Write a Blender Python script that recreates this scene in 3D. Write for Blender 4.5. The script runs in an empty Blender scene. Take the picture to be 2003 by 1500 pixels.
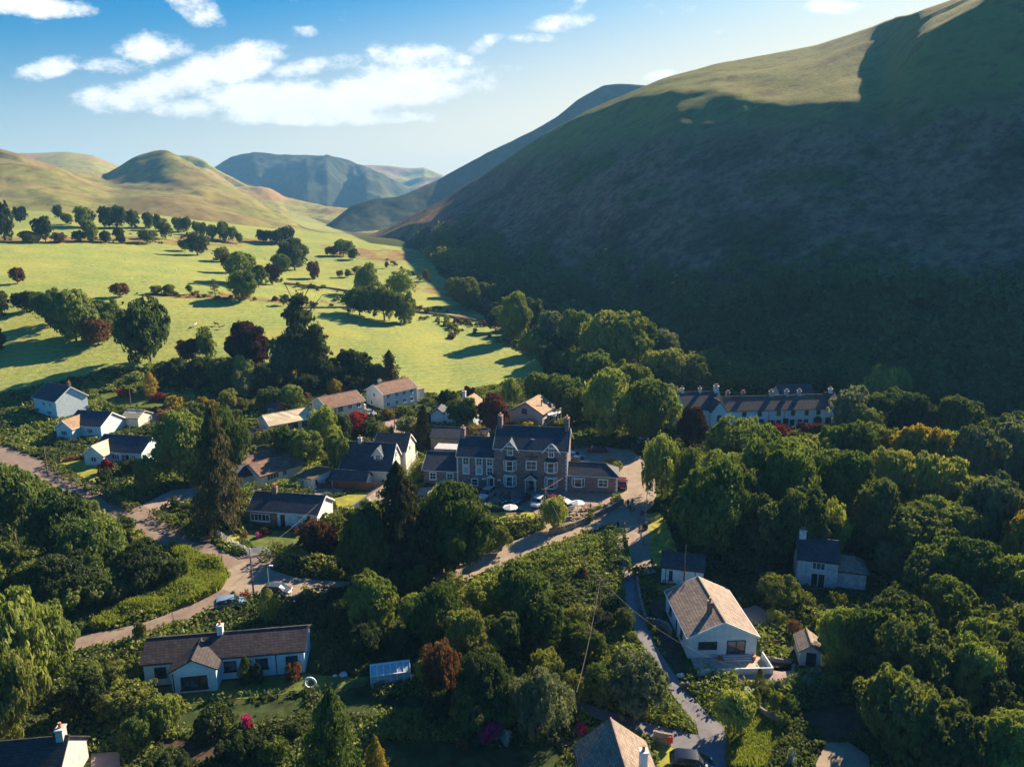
import bpy, math, random
import numpy as np
from math import radians, sin, cos, pi, atan2, hypot
from mathutils import Vector, Matrix, Euler

random.seed(7)
RNG = np.random.default_rng(11)
SC = bpy.context.scene
COL = SC.collection

# ---------------------------------------------------------------- camera
FPX = 1400.0; PITCH = radians(12.9); CZ = 50.0
cp, sp = cos(PITCH), sin(PITCH)
cam = bpy.data.cameras.new("camera"); camo = bpy.data.objects.new("camera", cam); COL.objects.link(camo)
cam.sensor_fit = 'HORIZONTAL'; cam.sensor_width = 36; cam.lens = FPX/2003*36
cam.clip_start = 0.5; cam.clip_end = 30000
camo.location = (0, 0, CZ); camo.rotation_euler = (pi/2-PITCH, 0, 0)
SC.camera = camo
# ---------------------------------------------------------------- light
SUN_EL = radians(29.6); SUN_AZ = radians(41)          # azimuth from +Y towards +X
sd = Vector((sin(SUN_AZ)*cos(SUN_EL), cos(SUN_AZ)*cos(SUN_EL), sin(SUN_EL)))
sl = bpy.data.lights.new("sun", 'SUN'); sl.energy = 5.0; sl.angle = radians(0.5); sl.color = (1.0, 0.80, 0.56)
so = bpy.data.objects.new("sun", sl); COL.objects.link(so)
so.rotation_euler = sd.to_track_quat('Z', 'Y').to_euler(); so.location = (200, 200, 300)
SC.view_settings.view_transform = 'Standard'; SC.view_settings.look = 'None'
SC.view_settings.exposure = 1.6; SC.view_settings.gamma = 1.0
SC.cycles.max_bounces = 5; SC.cycles.diffuse_bounces = 2; SC.cycles.glossy_bounces = 2
SC.cycles.transmission_bounces = 3; SC.cycles.volume_bounces = 0; SC.cycles.transparent_max_bounces = 6

def pxdir(u, y):
    x = (u-1001.5)/FPX; v = (750-y)/FPX
    return np.array((x, cp+v*sp, -sp+v*cp))
def PQ(u, y):
    d = pxdir(u, y); return d[0]/d[1], d[2]/d[1]

def build_world():
    w = bpy.data.worlds.new("World"); SC.world = w; w.use_nodes = True
    nt = w.node_tree; N = nt.nodes; L = nt.links; N.clear()
    out = N.new('ShaderNodeOutputWorld'); bg = N.new('ShaderNodeBackground'); bg.inputs['Strength'].default_value = 0.05
    sky = N.new('ShaderNodeTexSky'); sky.sky_type = 'NISHITA'; sky.sun_disc = False
    sky.sun_elevation = SUN_EL; sky.sun_rotation = SUN_AZ; sky.altitude = 200
    sky.air_density = 1.0; sky.dust_density = 1.2; sky.ozone_density = 3.0
    def M(op, a, b=None, c=None):
        n = N.new('ShaderNodeMath'); n.operation = op
        for i, v in enumerate((a, b, c)):
            if v is None: continue
            if isinstance(v, (int, float)): n.inputs[i].default_value = v
            else: L.new(v, n.inputs[i])
        return n.outputs[0]
    tint = N.new('ShaderNodeMixRGB'); tint.blend_type = 'MULTIPLY'; tint.inputs[0].default_value = 1
    tint.inputs[2].default_value = (0.17, 0.64, 0.98, 1); L.new(sky.outputs[0], tint.inputs[1])
    tc = N.new('ShaderNodeTexCoord'); sx = N.new('ShaderNodeSeparateXYZ'); L.new(tc.outputs['Generated'], sx.inputs[0])
    X, Y, Z = sx.outputs
    Ym = M('MAXIMUM', Y, 0.05)
    p = M('DIVIDE', X, Ym); q = M('DIVIDE', Z, Ym)
    cx = N.new('ShaderNodeCombineXYZ'); L.new(p, cx.inputs[0]); L.new(M('MULTIPLY', q, 1.7), cx.inputs[1])
    def noise(scale, det, rough=0.6):
        n = N.new('ShaderNodeTexNoise'); n.inputs['Scale'].default_value = scale; n.inputs['Detail'].default_value = det
        n.inputs['Roughness'].default_value = rough; L.new(cx.outputs[0], n.inputs['Vector']); return n.outputs['Fac']
    nb = noise(7, 7, .62); nf = noise(24, 9, .68)
    d = M('ADD', M('MULTIPLY', M('SUBTRACT', nb, 0.5), 3.4), M('MULTIPLY', M('SUBTRACT', nf, 0.5), 3.2))
    # cloud banks: (pixel u, y, half width, half height, tilt deg, density)
    banks = [(600, 200, 190, 42, -2, 1.1), (760, 175, 200, 42, 8, 1.1), (845, 118, 85, 24, -8, .55), (245, 190, 100, 30, 6, 1.0),
             (370, 150, 110, 32, 18, 1.0), (470, 122, 90, 38, 15, 1.0), (610, 130, 80, 16, 8, .6), (300, 95, 65, 30, 0, .75),
             (210, 130, 50, 16, -5, .55), (95, 132, 60, 15, 12, .5), (60, 12, 120, 18, -4, .8), (385, 20, 45, 22, -20, .45),
             (590, 62, 22, 11, 0, .4), (1110, 42, 55, 14, 8, .45), (1130, 12, 20, 12, 40, .35), (1620, 14, 62, 14, 0, .85),
             (1290, 150, 26, 9, 10, .65), (360, 210, 70, 16, 0, .5), (950, 85, 30, 12, 30, .35), (660, 230, 200, 16, 0, .9), (1040, 75, 30, 6, 0, .2)]
    mx = None
    for (u, y, hw, hh, tilt, dens) in banks:
        p0, q0 = PQ(u, y); p1, q1 = PQ(u+hw, y); p2, q2 = PQ(u, y-hh)
        a = radians(tilt); rw = p1-p0; rh = q2-q0
        dx = M('SUBTRACT', p, p0); dy = M('SUBTRACT', q, q0)
        ex = M('DIVIDE', M('ADD', M('MULTIPLY', dx, cos(a)), M('MULTIPLY', dy, sin(a))), rw)
        ey = M('DIVIDE', M('SUBTRACT', M('MULTIPLY', dy, cos(a)), M('MULTIPLY', dx, sin(a))), rh)
        r = M('ADD', M('MULTIPLY', ex, ex), M('MULTIPLY', ey, ey))
        m = M('MULTIPLY', M('SUBTRACT', 1.15, r), dens)
        mx = m if mx is None else M('MAXIMUM', mx, m)
    mx = M('MAXIMUM', mx, -0.9)
    tot = M('ADD', mx, d)
    ss = N.new('ShaderNodeMapRange'); ss.interpolation_type = 'SMOOTHSTEP'
    L.new(tot, ss.inputs[0]); ss.inputs[1].default_value = -0.40; ss.inputs[2].default_value = 0.95
    front = M('GREATER_THAN', Y, 0.1)
    zr = N.new('ShaderNodeMapRange'); zr.interpolation_type = 'SMOOTHSTEP'; L.new(Z, zr.inputs[0]); zr.inputs[1].default_value = .28; zr.inputs[2].default_value = .6
    tc2 = N.new('ShaderNodeMixRGB'); L.new(zr.outputs[0], tc2.inputs[0]); tc2.inputs[1].default_value = (0.05, 0.60, 0.84, 1); tc2.inputs[2].default_value = (0.03, 0.46, 0.95, 1); L.new(tc2.outputs[0], tint.inputs[2])  # overhead sky, out of view, tinted deeper blue to turn the shade bluer
    fac = M('MULTIPLY', ss.outputs[0], front)
    cr = N.new('ShaderNodeMixRGB'); L.new(nf, cr.inputs[0])
    cr.inputs[1].default_value = (6.6, 6.9, 7.0, 1); cr.inputs[2].default_value = (9.4, 9.4, 9.2, 1)
    hz = N.new('ShaderNodeMapRange'); hz.interpolation_type = 'SMOOTHSTEP'; L.new(M('SUBTRACT', Z, M('MULTIPLY', X, .2)), hz.inputs[0]); hz.inputs[1].default_value = .33; hz.inputs[2].default_value = .08; hz.inputs[4].default_value = .95
    pale = N.new('ShaderNodeMixRGB'); L.new(M('MULTIPLY', hz.outputs[0], M('GREATER_THAN', Y, 0.0)), pale.inputs[0]); L.new(tint.outputs[0], pale.inputs[1]); pale.inputs[2].default_value = (7.9, 7.0, 5.2, 1)
    mix = N.new('ShaderNodeMixRGB'); L.new(fac, mix.inputs[0]); L.new(pale.outputs[0], mix.inputs[1]); L.new(cr.outputs[0], mix.inputs[2])
    L.new(mix.outputs[0], bg.inputs[0]); L.new(bg.outputs[0], out.inputs[0])
build_world()

# ---------------------------------------------------------------- terrain maths
def sstep(a, b, x):
    t = np.clip((np.asarray(x, float)-a)/(b-a), 0, 1); return t*t*(3-2*t)
def HT(x, y):
    x = np.asarray(x, float); y = np.asarray(y, float)
    S = sstep(140, 260, y)
    z = 0.12*np.clip(-x-20, 0, 260)*(1-.85*sstep(560, 800, y)*sstep(-420, -250, x)) + 0.06*np.clip(y-200, 0, 400)
    roll = 1.6*np.sin(x*.021+1.2)*np.sin(y*.017) + 1.1*np.sin(x*.009+y*.031)
    return S*(z + roll*sstep(200, 300, y))
def Hs(x, y): return float(HT(x, y))
def G(u, y, dz=0.0):
    d = pxdir(u, y); t = 20.0; prev = t
    while t < 1600:
        p = d*t
        if CZ+p[2] < Hs(p[0], p[1]): break
        prev = t; t *= 1.02
    lo, hi = prev, t
    for _ in range(30):
        m = (lo+hi)/2; p = d*m
        if CZ+p[2] < Hs(p[0], p[1]): hi = m
        else: lo = m
    p = d*lo
    return Vector((p[0], p[1], Hs(p[0], p[1])+dz))
def PZ(u, y, t):
    p = pxdir(u, y)*t; return np.array((p[0], p[1], p[2]+CZ))
def depth(p): return p[1]*cp - (p[2]-CZ)*sp
def proj(x, y, z):
    x = np.asarray(x, float); y = np.asarray(y, float); z = np.asarray(z, float)-CZ
    t = np.maximum(y*cp - z*sp, 1e-3); v = (y*sp + z*cp)/t
    return 1001.5+FPX*x/t, 750-FPX*v
def pip(U, Y, poly):
    U = np.asarray(U, float); Y = np.asarray(Y, float); ins = np.zeros(U.shape, bool); n = len(poly); j = n-1
    for i in range(n):
        xi, yi = poly[i]; xj, yj = poly[j]
        if yi != yj:
            c = ((yi > Y) != (yj > Y)) & (U < (xj-xi)*(Y-yi)/(yj-yi)+xi); ins ^= c
        j = i
    return ins

# ---------------------------------------------------------------- materials
MT = {}
def newmat(name):
    m = bpy.data.materials.new(name); m.use_nodes = True; MT[name] = m
    nt = m.node_tree; b = nt.nodes['Principled BSDF']; return m, nt, b
def ramp(nt, fac, stops):
    r = nt.nodes.new('ShaderNodeValToRGB'); e = r.color_ramp.elements
    while len(e) < len(stops): e.new(0.5)
    for i, (p, c) in enumerate(stops): e[i].position = p; e[i].color = (*c, 1)
    nt.links.new(fac, r.inputs[0]); return r.outputs[0]
def ntex(nt, scale, det=4, vec=None, rough=.55, kind='Object'):
    n = nt.nodes.new('ShaderNodeTexNoise'); n.inputs['Scale'].default_value = scale; n.inputs['Detail'].default_value = det; n.inputs['Roughness'].default_value = rough
    if vec is None:
        tc = nt.nodes.new('ShaderNodeTexCoord'); vec = tc.outputs[kind]
    nt.links.new(vec, n.inputs['Vector']); return n.outputs['Fac']
def bump(nt, b, h, s, d=.1):
    n = nt.nodes.new('ShaderNodeBump'); n.inputs['Strength'].default_value = s; n.inputs['Distance'].default_value = d
    nt.links.new(h, n.inputs['Height']); nt.links.new(n.outputs[0], b.inputs['Normal'])
def flat(name, c, rough=.6, metal=0, var=.25, scale=3.0, bmp=0, spec=.3):
    m, nt, b = newmat(name)
    f = ntex(nt, scale, 6)
    c1 = tuple(max(0, x*(1-var)) for x in c); c2 = tuple(min(1, x*(1+var)) for x in c)
    nt.links.new(ramp(nt, f, [(.3, c1), (.7, c2)]), b.inputs['Base Color'])
    b.inputs['Roughness'].default_value = rough; b.inputs['Metallic'].default_value = metal
    b.inputs['Specular IOR Level'].default_value = spec
    if bmp: bump(nt, b, ntex(nt, scale*6, 4), bmp, .03)
    return m
def mixc(nt, fac, a, b_, mode='MIX'):
    n = nt.nodes.new('ShaderNodeMixRGB'); n.blend_type = mode
    for i, v in enumerate((fac, a, b_)):
        if isinstance(v, (int, float)): n.inputs[i].default_value = v
        elif isinstance(v, tuple): n.inputs[i].default_value = (*v, 1)
        else: nt.links.new(v, n.inputs[i])
    return n.outputs[0]
def roofmat(name, c, moss=(.12, .13, .06), mossa=.2, bw=.45, bh=.28, rough=.75):
    m, nt, b = newmat(name)
    tc = nt.nodes.new('ShaderNodeTexCoord'); s = nt.nodes.new('ShaderNodeSeparateXYZ'); nt.links.new(tc.outputs['Object'], s.inputs[0])
    a = nt.nodes.new('ShaderNodeMath'); nt.links.new(s.outputs[0], a.inputs[0]); nt.links.new(s.outputs[1], a.inputs[1])
    z = nt.nodes.new('ShaderNodeMath'); z.operation = 'MULTIPLY'; z.inputs[1].default_value = 1.8; nt.links.new(s.outputs[2], z.inputs[0])
    cb = nt.nodes.new('ShaderNodeCombineXYZ'); nt.links.new(a.outputs[0], cb.inputs[0]); nt.links.new(z.outputs[0], cb.inputs[1])
    br = nt.nodes.new('ShaderNodeTexBrick'); nt.links.new(cb.outputs[0], br.inputs['Vector'])
    br.inputs['Scale'].default_value = 1; br.inputs['Brick Width'].default_value = bw; br.inputs['Row Height'].default_value = bh
    br.inputs['Mortar Size'].default_value = .022; br.inputs['Color1'].default_value = (*[x*.72 for x in c], 1)
    br.inputs['Color2'].default_value = (*[min(1, x*1.3) for x in c], 1); br.inputs['Mortar'].default_value = (*[x*.35 for x in c], 1)
    col = mixc(nt, ramp(nt, ntex(nt, 1.1, 7, rough=.7), [(.52, (0, 0, 0)), (.75, (mossa*2,)*3)]), br.outputs[0], moss)
    col = mixc(nt, .5, col, ramp(nt, ntex(nt, .35, 5), [(.3, (.6, .6, .6)), (.7, (1.2, 1.2, 1.2))]), 'MULTIPLY')
    nt.links.new(col, b.inputs['Base Color']); b.inputs['Roughness'].default_value = rough; b.inputs['Specular IOR Level'].default_value = .25
    bump(nt, b, br.outputs['Fac'], -.5, .04)
    return m
def wallmat(name, c, stone=False, var=.12, stain=.35):
    m, nt, b = newmat(name)
    if stone:
        tc = nt.nodes.new('ShaderNodeTexCoord'); s = nt.nodes.new('ShaderNodeSeparateXYZ'); nt.links.new(tc.outputs['Object'], s.inputs[0])
        a = nt.nodes.new('ShaderNodeMath'); nt.links.new(s.outputs[0], a.inputs[0]); nt.links.new(s.outputs[1], a.inputs[1])
        cb = nt.nodes.new('ShaderNodeCombineXYZ'); nt.links.new(a.outputs[0], cb.inputs[0]); nt.links.new(s.outputs[2], cb.inputs[1])
        br = nt.nodes.new('ShaderNodeTexBrick'); nt.links.new(cb.outputs[0], br.inputs['Vector'])
        br.inputs['Scale'].default_value = 1; br.inputs['Brick Width'].default_value = .5; br.inputs['Row Height'].default_value = .2
        br.inputs['Mortar Size'].default_value = .02
        br.inputs['Color1'].default_value = (*[x*.65 for x in c], 1); br.inputs['Color2'].default_value = (*[x*1.3 for x in c], 1); br.inputs['Mortar'].default_value = (*[x*1.15 for x in c], 1)
        col = mixc(nt, .6, br.outputs[0], ramp(nt, ntex(nt, .8, 6), [(.3, (.7, .7, .7)), (.7, (1.15, 1.1, 1.05))]), 'MULTIPLY')
        bump(nt, b, br.outputs['Fac'], -.4, .03)
    else:
        c1 = tuple(x*(1-var) for x in c); c2 = tuple(min(.9, x*(1+var)) for x in c)
        col = ramp(nt, ntex(nt, 1.6, 8, rough=.65), [(.3, c1), (.62, c2)])
        col = mixc(nt, ramp(nt, ntex(nt, .55, 6, rough=.7), [(.5, (0, 0, 0)), (.8, (stain,)*3)]), col, tuple(x*.5 for x in c))
        bump(nt, b, ntex(nt, 22, 3), .25, .02)
    nt.links.new(col, b.inputs['Base Color']); b.inputs['Roughness'].default_value = .85; b.inputs['Specular IOR Level'].default_value = .2
    return m
LEAFK = 1.25
def leafmat(name, dark, mid, light, trans=.30, spread=.35):
    m, nt, b = newmat(name); nt.nodes.remove(b)
    oi = nt.nodes.new('ShaderNodeObjectInfo')
    f = ntex(nt, 11.0, 3, rough=.8); g = ntex(nt, 2.2, 3)
    mx = nt.nodes.new('ShaderNodeMath'); mx.operation = 'ADD'; nt.links.new(f, mx.inputs[0]); nt.links.new(g, mx.inputs[1])
    hf = nt.nodes.new('ShaderNodeMath'); hf.operation = 'MULTIPLY_ADD'; hf.inputs[1].default_value = .5; nt.links.new(mx.outputs[0], hf.inputs[0])
    rr = nt.nodes.new('ShaderNodeMath'); rr.operation = 'MULTIPLY_ADD'; rr.inputs[1].default_value = spread; rr.inputs[2].default_value = -spread/2
    nt.links.new(oi.outputs['Random'], rr.inputs[0]); nt.links.new(rr.outputs[0], hf.inputs[2])
    dark, mid, light = (tuple(min(.9, x*LEAFK) for x in c) for c in (dark, mid, light))
    col = ramp(nt, hf.outputs[0], [(.25, dark), (.5, mid), (.78, light)])
    d = nt.nodes.new('ShaderNodeBsdfDiffuse'); t = nt.nodes.new('ShaderNodeBsdfTranslucent'); s = nt.nodes.new('ShaderNodeMixShader')
    g2 = nt.nodes.new('ShaderNodeBsdfGlossy'); g2.inputs['Roughness'].default_value = .45; g2.inputs[0].default_value = (.8, .85, .8, 1)
    nt.links.new(col, d.inputs[0]); nt.links.new(mixc(nt, 1.0, col, (1.25, 1.3, .6), 'MULTIPLY'), t.inputs[0])
    s.inputs[0].default_value = trans; nt.links.new(d.outputs[0], s.inputs[1]); nt.links.new(t.outputs[0], s.inputs[2])
    s2 = nt.nodes.new('ShaderNodeMixShader'); s2.inputs[0].default_value = .006
    nt.links.new(s.outputs[0], s2.inputs[1]); nt.links.new(g2.outputs[0], s2.inputs[2])
    nt.links.new(s2.outputs[0], nt.nodes['Material Output'].inputs[0])
    return m
def glassmat(name, c=(.02, .03, .04)):
    m, nt, b = newmat(name)
    nt.links.new(ramp(nt, ntex(nt, .9, 3), [(.4, c), (.65, tuple(x*4+.02 for x in c))]), b.inputs['Base Color'])
    b.inputs['Roughness'].default_value = .08; b.inputs['Specular IOR Level'].default_value = .6; return m

W_white = wallmat('white_render', (.66, .67, .67)); W_cream = wallmat('cream_render', (.70, .66, .54)); W_grey = wallmat('grey_roughcast', (.42, .42, .42))
W_stone = wallmat('inn_stone', (.25, .175, .165), True); W_brown = wallmat('brown_stone', (.20, .16, .13), True); W_dry = wallmat('dry_stone', (.24, .21, .18), True)
W_shadeblue = wallmat('white_render_shade_blue', (.44, .70, .84)); W_shadepale = wallmat('white_render_shade_pale', (.54, .64, .69)); W_pebble = wallmat('pebbledash', (.50, .56, .60), var=.35, stain=.5)  # first two: white walls with the blue of shade put into their colour
R_slate = roofmat('dark_slate', (.055, .065, .085), mossa=.08); R_brown = roofmat('brown_tile', (.23, .13, .09), bw=.4, bh=.35, mossa=.1)
R_tan = roofmat('tan_tile', (.34, .22, .13), mossa=.12); R_cream = roofmat('pale_sheet', (.62, .52, .36), bw=1.1, bh=3, mossa=.1)
R_red = roofmat('dark_red_tile', (.058, .047, .052), mossa=.25); R_grey = roofmat('grey_tile', (.26, .20, .16), mossa=.2)
R_terr = roofmat('terrace_slate', (.12, .085, .08), mossa=.15); R_ivy = None
M_white = flat('white_paint', (.78, .79, .8), .45, var=.06); M_dark = flat('dark_frame', (.03, .03, .035), .5); M_lead = flat('lead', (.10, .11, .13), .6)
M_pot = flat('terracotta', (.45, .19, .09), .8); M_glass = glassmat('window_glass'); M_curt = flat('blind', (.35, .45, .5), .8); M_black = flat('black_letters', (.012, .012, .014), .6)
M_wood = flat('weathered_wood', (.19, .13, .085), .85, var=.35, scale=6, bmp=.3); M_brownw = flat('brown_fence', (.13, .065, .045), .8, var=.3)
M_bark = flat('bark', (.11, .085, .065), .95, var=.4, scale=8, bmp=.5); M_bare = flat('bare_bark', (.17, .12, .09), .9, var=.3, scale=8)
M_metal = flat('grey_metal', (.35, .37, .38), .4, .6); M_tyre = flat('tyre', (.015, .015, .016), .8); M_wire = flat('wire', (.10, .095, .09), .7)
M_red = flat('red_paint', (.55, .02, .03), .5); M_patio = flat('patio_slabs', (.42, .33, .25), .85, var=.3, scale=2, bmp=.2)
M_skin = flat('skin', (.50, .30, .21), .6, var=.05); M_hair = flat('brown_hair', (.06, .035, .02), .8); M_canvas = flat('canvas', (.8, .79, .75), .8, var=.05)

LF = dict(
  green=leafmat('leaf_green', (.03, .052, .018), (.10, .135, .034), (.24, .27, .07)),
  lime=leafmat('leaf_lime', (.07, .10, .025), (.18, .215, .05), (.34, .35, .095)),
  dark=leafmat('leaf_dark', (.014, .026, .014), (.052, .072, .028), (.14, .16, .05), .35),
  grey=leafmat('leaf_grey', (.04, .06, .03), (.11, .13, .07), (.22, .22, .13)),
  olive=leafmat('leaf_olive', (.055, .07, .02), (.15, .165, .042), (.27, .27, .075)),
  gold=leafmat('leaf_gold', (.10, .08, .015), (.26, .19, .03), (.45, .30, .05)),
  rust=leafmat('leaf_rust', (.05, .025, .015), (.14, .07, .035), (.26, .14, .07)),
  copper=leafmat('leaf_copper', (.020, .010, .010), (.065, .024, .022), (.15, .06, .045), .3),
  red=leafmat('leaf_red', (.07, .008, .012), (.24, .02, .03), (.45, .07, .07), .3),
  pink=leafmat('flower_pink', (.20, .01, .08), (.55, .03, .22), (.75, .18, .42), .3),
  white=leafmat('flower_white', (.05, .08, .04), (.2, .24, .2), (.62, .66, .7), .3),
  conif=leafmat('needle_dark', (.02, .034, .018), (.07, .085, .034), (.18, .17, .06), .25),
  brownc=leafmat('needle_brown', (.02, .022, .012), (.06, .055, .026), (.14, .12, .05), .2),
  grass=leafmat('blade_green', (.05, .075, .015), (.13, .17, .03), (.26, .26, .07), .4))

# ---------------------------------------------------------------- mesh helpers
def mesh_np(name, V, Fc, mats, smooth=False):
    V = np.asarray(V, np.float32); Fc = np.asarray(Fc, np.int32); k = Fc.shape[1]
    me = bpy.data.meshes.new(name); me.vertices.add(len(V)); me.vertices.foreach_set('co', V.ravel())
    me.loops.add(Fc.size); me.loops.foreach_set('vertex_index', Fc.ravel())
    me.polygons.add(len(Fc)); me.polygons.foreach_set('loop_start', np.arange(0, Fc.size, k, dtype=np.int32))
    me.polygons.foreach_set('loop_total', np.full(len(Fc), k, np.int32))
    if smooth: me.polygons.foreach_set('use_smooth', np.ones(len(Fc), bool))
    me.update(calc_edges=True)
    for m in (mats if isinstance(mats, (list, tuple)) else [mats]): me.materials.append(m)
    return me
def tag(o, label=None, cat=None, group=None, kind=None):
    if label: o['label'] = label
    if cat: o['category'] = cat
    if group: o['group'] = group
    if kind: o['kind'] = kind
    return o
def link(name, me, parent=None, loc=None):
    o = bpy.data.objects.new(name, me); COL.objects.link(o)
    if parent is not None: o.parent = parent
    if loc is not None: o.location = loc
    return o
def empty(name, loc, rz=0):
    o = bpy.data.objects.new(name, None); COL.objects.link(o); o.location = loc; o.rotation_euler = (0, 0, rz); o.empty_display_size = .5; return o
class MB:
    def __init__(s): s.v = []; s.f = []; s.m = []
    def add(s, vs, fs, mi=0):
        b = len(s.v); s.v += [tuple(p) for p in vs]; s.f += [tuple(i+b for i in f) for f in fs]; s.m += [mi]*len(fs); return s
    def box(s, x0, x1, y0, y1, z0, z1, mi=0):
        return s.add([(x0, y0, z0), (x1, y0, z0), (x1, y1, z0), (x0, y1, z0), (x0, y0, z1), (x1, y0, z1), (x1, y1, z1), (x0, y1, z1)],
                     [(0, 3, 2, 1), (4, 5, 6, 7), (0, 1, 5, 4), (1, 2, 6, 5), (2, 3, 7, 6), (3, 0, 4, 7)], mi)
    def obox(s, c, ax, ay, az, hx, hy, hz, mi=0):
        c = Vector(c); vs = [c+ax*(hx*a)+ay*(hy*b)+az*(hz*d) for d in (-1, 1) for (a, b) in ((-1, -1), (1, -1), (1, 1), (-1, 1))]
        return s.add(vs, [(0, 3, 2, 1), (4, 5, 6, 7), (0, 1, 5, 4), (1, 2, 6, 5), (2, 3, 7, 6), (3, 0, 4, 7)], mi)
    def bar(s, p, q, w, h=None, mi=0):
        p = Vector(p); q = Vector(q); h = h or w; d = (q-p); L = d.length
        if L < 1e-6: return s
        d.normalize(); up = Vector((0, 0, 1)) if abs(d.z) < .95 else Vector((0, 1, 0)); a = d.cross(up).normalized(); b = a.cross(d)
        return s.obox((p+q)/2, d, a, b, L/2, w/2, h/2, mi)
    def tube(s, pts, r, n=6, mi=0, cap=True):
        pts = [Vector(p) for p in pts]; rs = r if isinstance(r, (list, tuple)) else [r]*len(pts); base = len(s.v)
        for i, p in enumerate(pts):
            d = (pts[min(i+1, len(pts)-1)]-pts[max(i-1, 0)]).normalized(); up = Vector((0, 0, 1)) if abs(d.z) < .9 else Vector((1, 0, 0))
            a = d.cross(up).normalized(); b = a.cross(d)
            for k in range(n):
                t = 2*pi*k/n; s.v.append(tuple(p+a*(cos(t)*rs[i])+b*(sin(t)*rs[i])))
        for i in range(len(pts)-1):
            for k in range(n):
                k2 = (k+1) % n; s.f.append((base+i*n+k, base+i*n+k2, base+(i+1)*n+k2, base+(i+1)*n+k)); s.m.append(mi)
        if cap:
            s.f.append(tuple(base+k for k in range(n))); s.m.append(mi)
            e = base+(len(pts)-1)*n; s.f.append(tuple(e+k for k in reversed(range(n)))); s.m.append(mi)
        return s
    def ext(s, prof, axis, a, b, mi=0):
        """prism: prof = 2D polygon; axis 'x' (prof = y,z), 'y' (prof = x,z), 'z' (prof = x,y)"""
        n = len(prof); P = (lambda t, q: (t, q[0], q[1])) if axis == 'x' else (lambda t, q: (q[0], t, q[1])) if axis == 'y' else (lambda t, q: (q[0], q[1], t))
        vs = [P(a, q) for q in prof]+[P(b, q) for q in prof]
        fs = [tuple(range(n)), tuple(range(2*n-1, n-1, -1))]+[(i, i+n, (i+1) % n+n, (i+1) % n) for i in range(n)]
        return s.add(vs, fs, mi)
    def build(s, name, mats, parent=None, smooth=False, loc=None):
        me = bpy.data.meshes.new(name); me.from_pydata(s.v, [], s.f)
        for m in (mats if isinstance(mats, (list, tuple)) else [mats]): me.materials.append(m)
        if any(s.m): me.polygons.foreach_set('material_index', s.m)
        import bmesh
        bm = bmesh.new(); bm.from_mesh(me); bmesh.ops.recalc_face_normals(bm, faces=bm.faces); bm.to_mesh(me); bm.free()
        if smooth: me.polygons.foreach_set('use_smooth', [True]*len(me.polygons))
        me.update(); return link(name, me, parent, loc)
def kids(o): return [c for c in o.children]
def copy_tree(o, parent=None):
    c = o.copy(); COL.objects.link(c)
    if parent is not None: c.parent = parent; c.matrix_parent_inverse = o.matrix_parent_inverse.copy()
    for ch in kids(o): copy_tree(ch, c)
    return c
def vnoise(x, y, s, seed=0):
    """smooth value noise, numpy"""
    r = np.random.default_rng(seed); T = r.random((257, 257))
    x = np.asarray(x)/s+1000; y = np.asarray(y)/s+1000; xi = np.floor(x).astype(int); yi = np.floor(y).astype(int)
    fx = x-xi; fy = y-yi; fx = fx*fx*(3-2*fx); fy = fy*fy*(3-2*fy); a = xi % 256; b = yi % 256
    return (T[a, b]*(1-fx)*(1-fy)+T[a+1, b]*fx*(1-fy)+T[a, b+1]*(1-fx)*fy+T[a+1, b+1]*fx*fy)*2-1
def fbm(x, y, s, o=4, seed=0):
    t = 0; a = 1; 
    for i in range(o): t = t+a*vnoise(x, y, s/2**i, seed+i); a *= .5
    return t
# ---------------------------------------------------------------- ground sheet
def ground_material():
    m, nt, b = newmat('ground_cover')
    at = nt.nodes.new('ShaderNodeAttribute'); at.attribute_name = 'cover'; s = nt.nodes.new('ShaderNodeSeparateColor'); nt.links.new(at.outputs['Color'], s.inputs[0])
    n1 = ntex(nt, .05, 6, rough=.6); n2 = ntex(nt, .6, 6, rough=.7); n3 = ntex(nt, .012, 4)
    fld = ramp(nt, n2, [(.3, (.155, .205, .062)), (.5, (.235, .285, .088)), (.72, (.335, .365, .115))])
    wv = nt.nodes.new('ShaderNodeTexWave'); tcw = nt.nodes.new('ShaderNodeTexCoord'); mpw = nt.nodes.new('ShaderNodeMapping'); mpw.inputs['Rotation'].default_value = (0, 0, 1.1); nt.links.new(tcw.outputs['Object'], mpw.inputs[0]); nt.links.new(mpw.outputs[0], wv.inputs['Vector'])
    wv.inputs['Scale'].default_value = .09; wv.inputs['Distortion'].default_value = 3; wv.inputs['Detail'].default_value = 3; wv.inputs['Detail Scale'].default_value = .6
    fld = mixc(nt, .35, fld, ramp(nt, wv.outputs['Fac'], [(.2, (.78, .82, .75)), (.8, (1.1, 1.1, 1.15))]), 'MULTIPLY'); fld = mixc(nt, .5, fld, ramp(nt, ntex(nt, 3.0, 3), [(.35, (.7, .75, .6)), (.6, (1.1, 1.1, 1.1))]), 'MULTIPLY')
    fld = mixc(nt, ramp(nt, n1, [(.42, (0, 0, 0)), (.7, (.6, .6, .6))]), fld, (.38, .35, .085))
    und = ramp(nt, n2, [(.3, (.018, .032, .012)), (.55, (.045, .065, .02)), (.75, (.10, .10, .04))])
    brk = ramp(nt, n2, [(.3, (.14, .075, .04)), (.55, (.25, .13, .07)), (.75, (.24, .22, .07))])
    bar = ramp(nt, n2, [(.3, (.16, .11, .08)), (.7, (.30, .21, .15))])
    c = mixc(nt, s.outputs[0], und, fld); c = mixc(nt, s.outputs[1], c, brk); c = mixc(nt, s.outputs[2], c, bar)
    nt.links.new(c, b.inputs['Base Color']); b.inputs['Roughness'].default_value = .95; b.inputs['Specular IOR Level'].default_value = .05
    bump(nt, b, n2, .6, .5); return m
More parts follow.
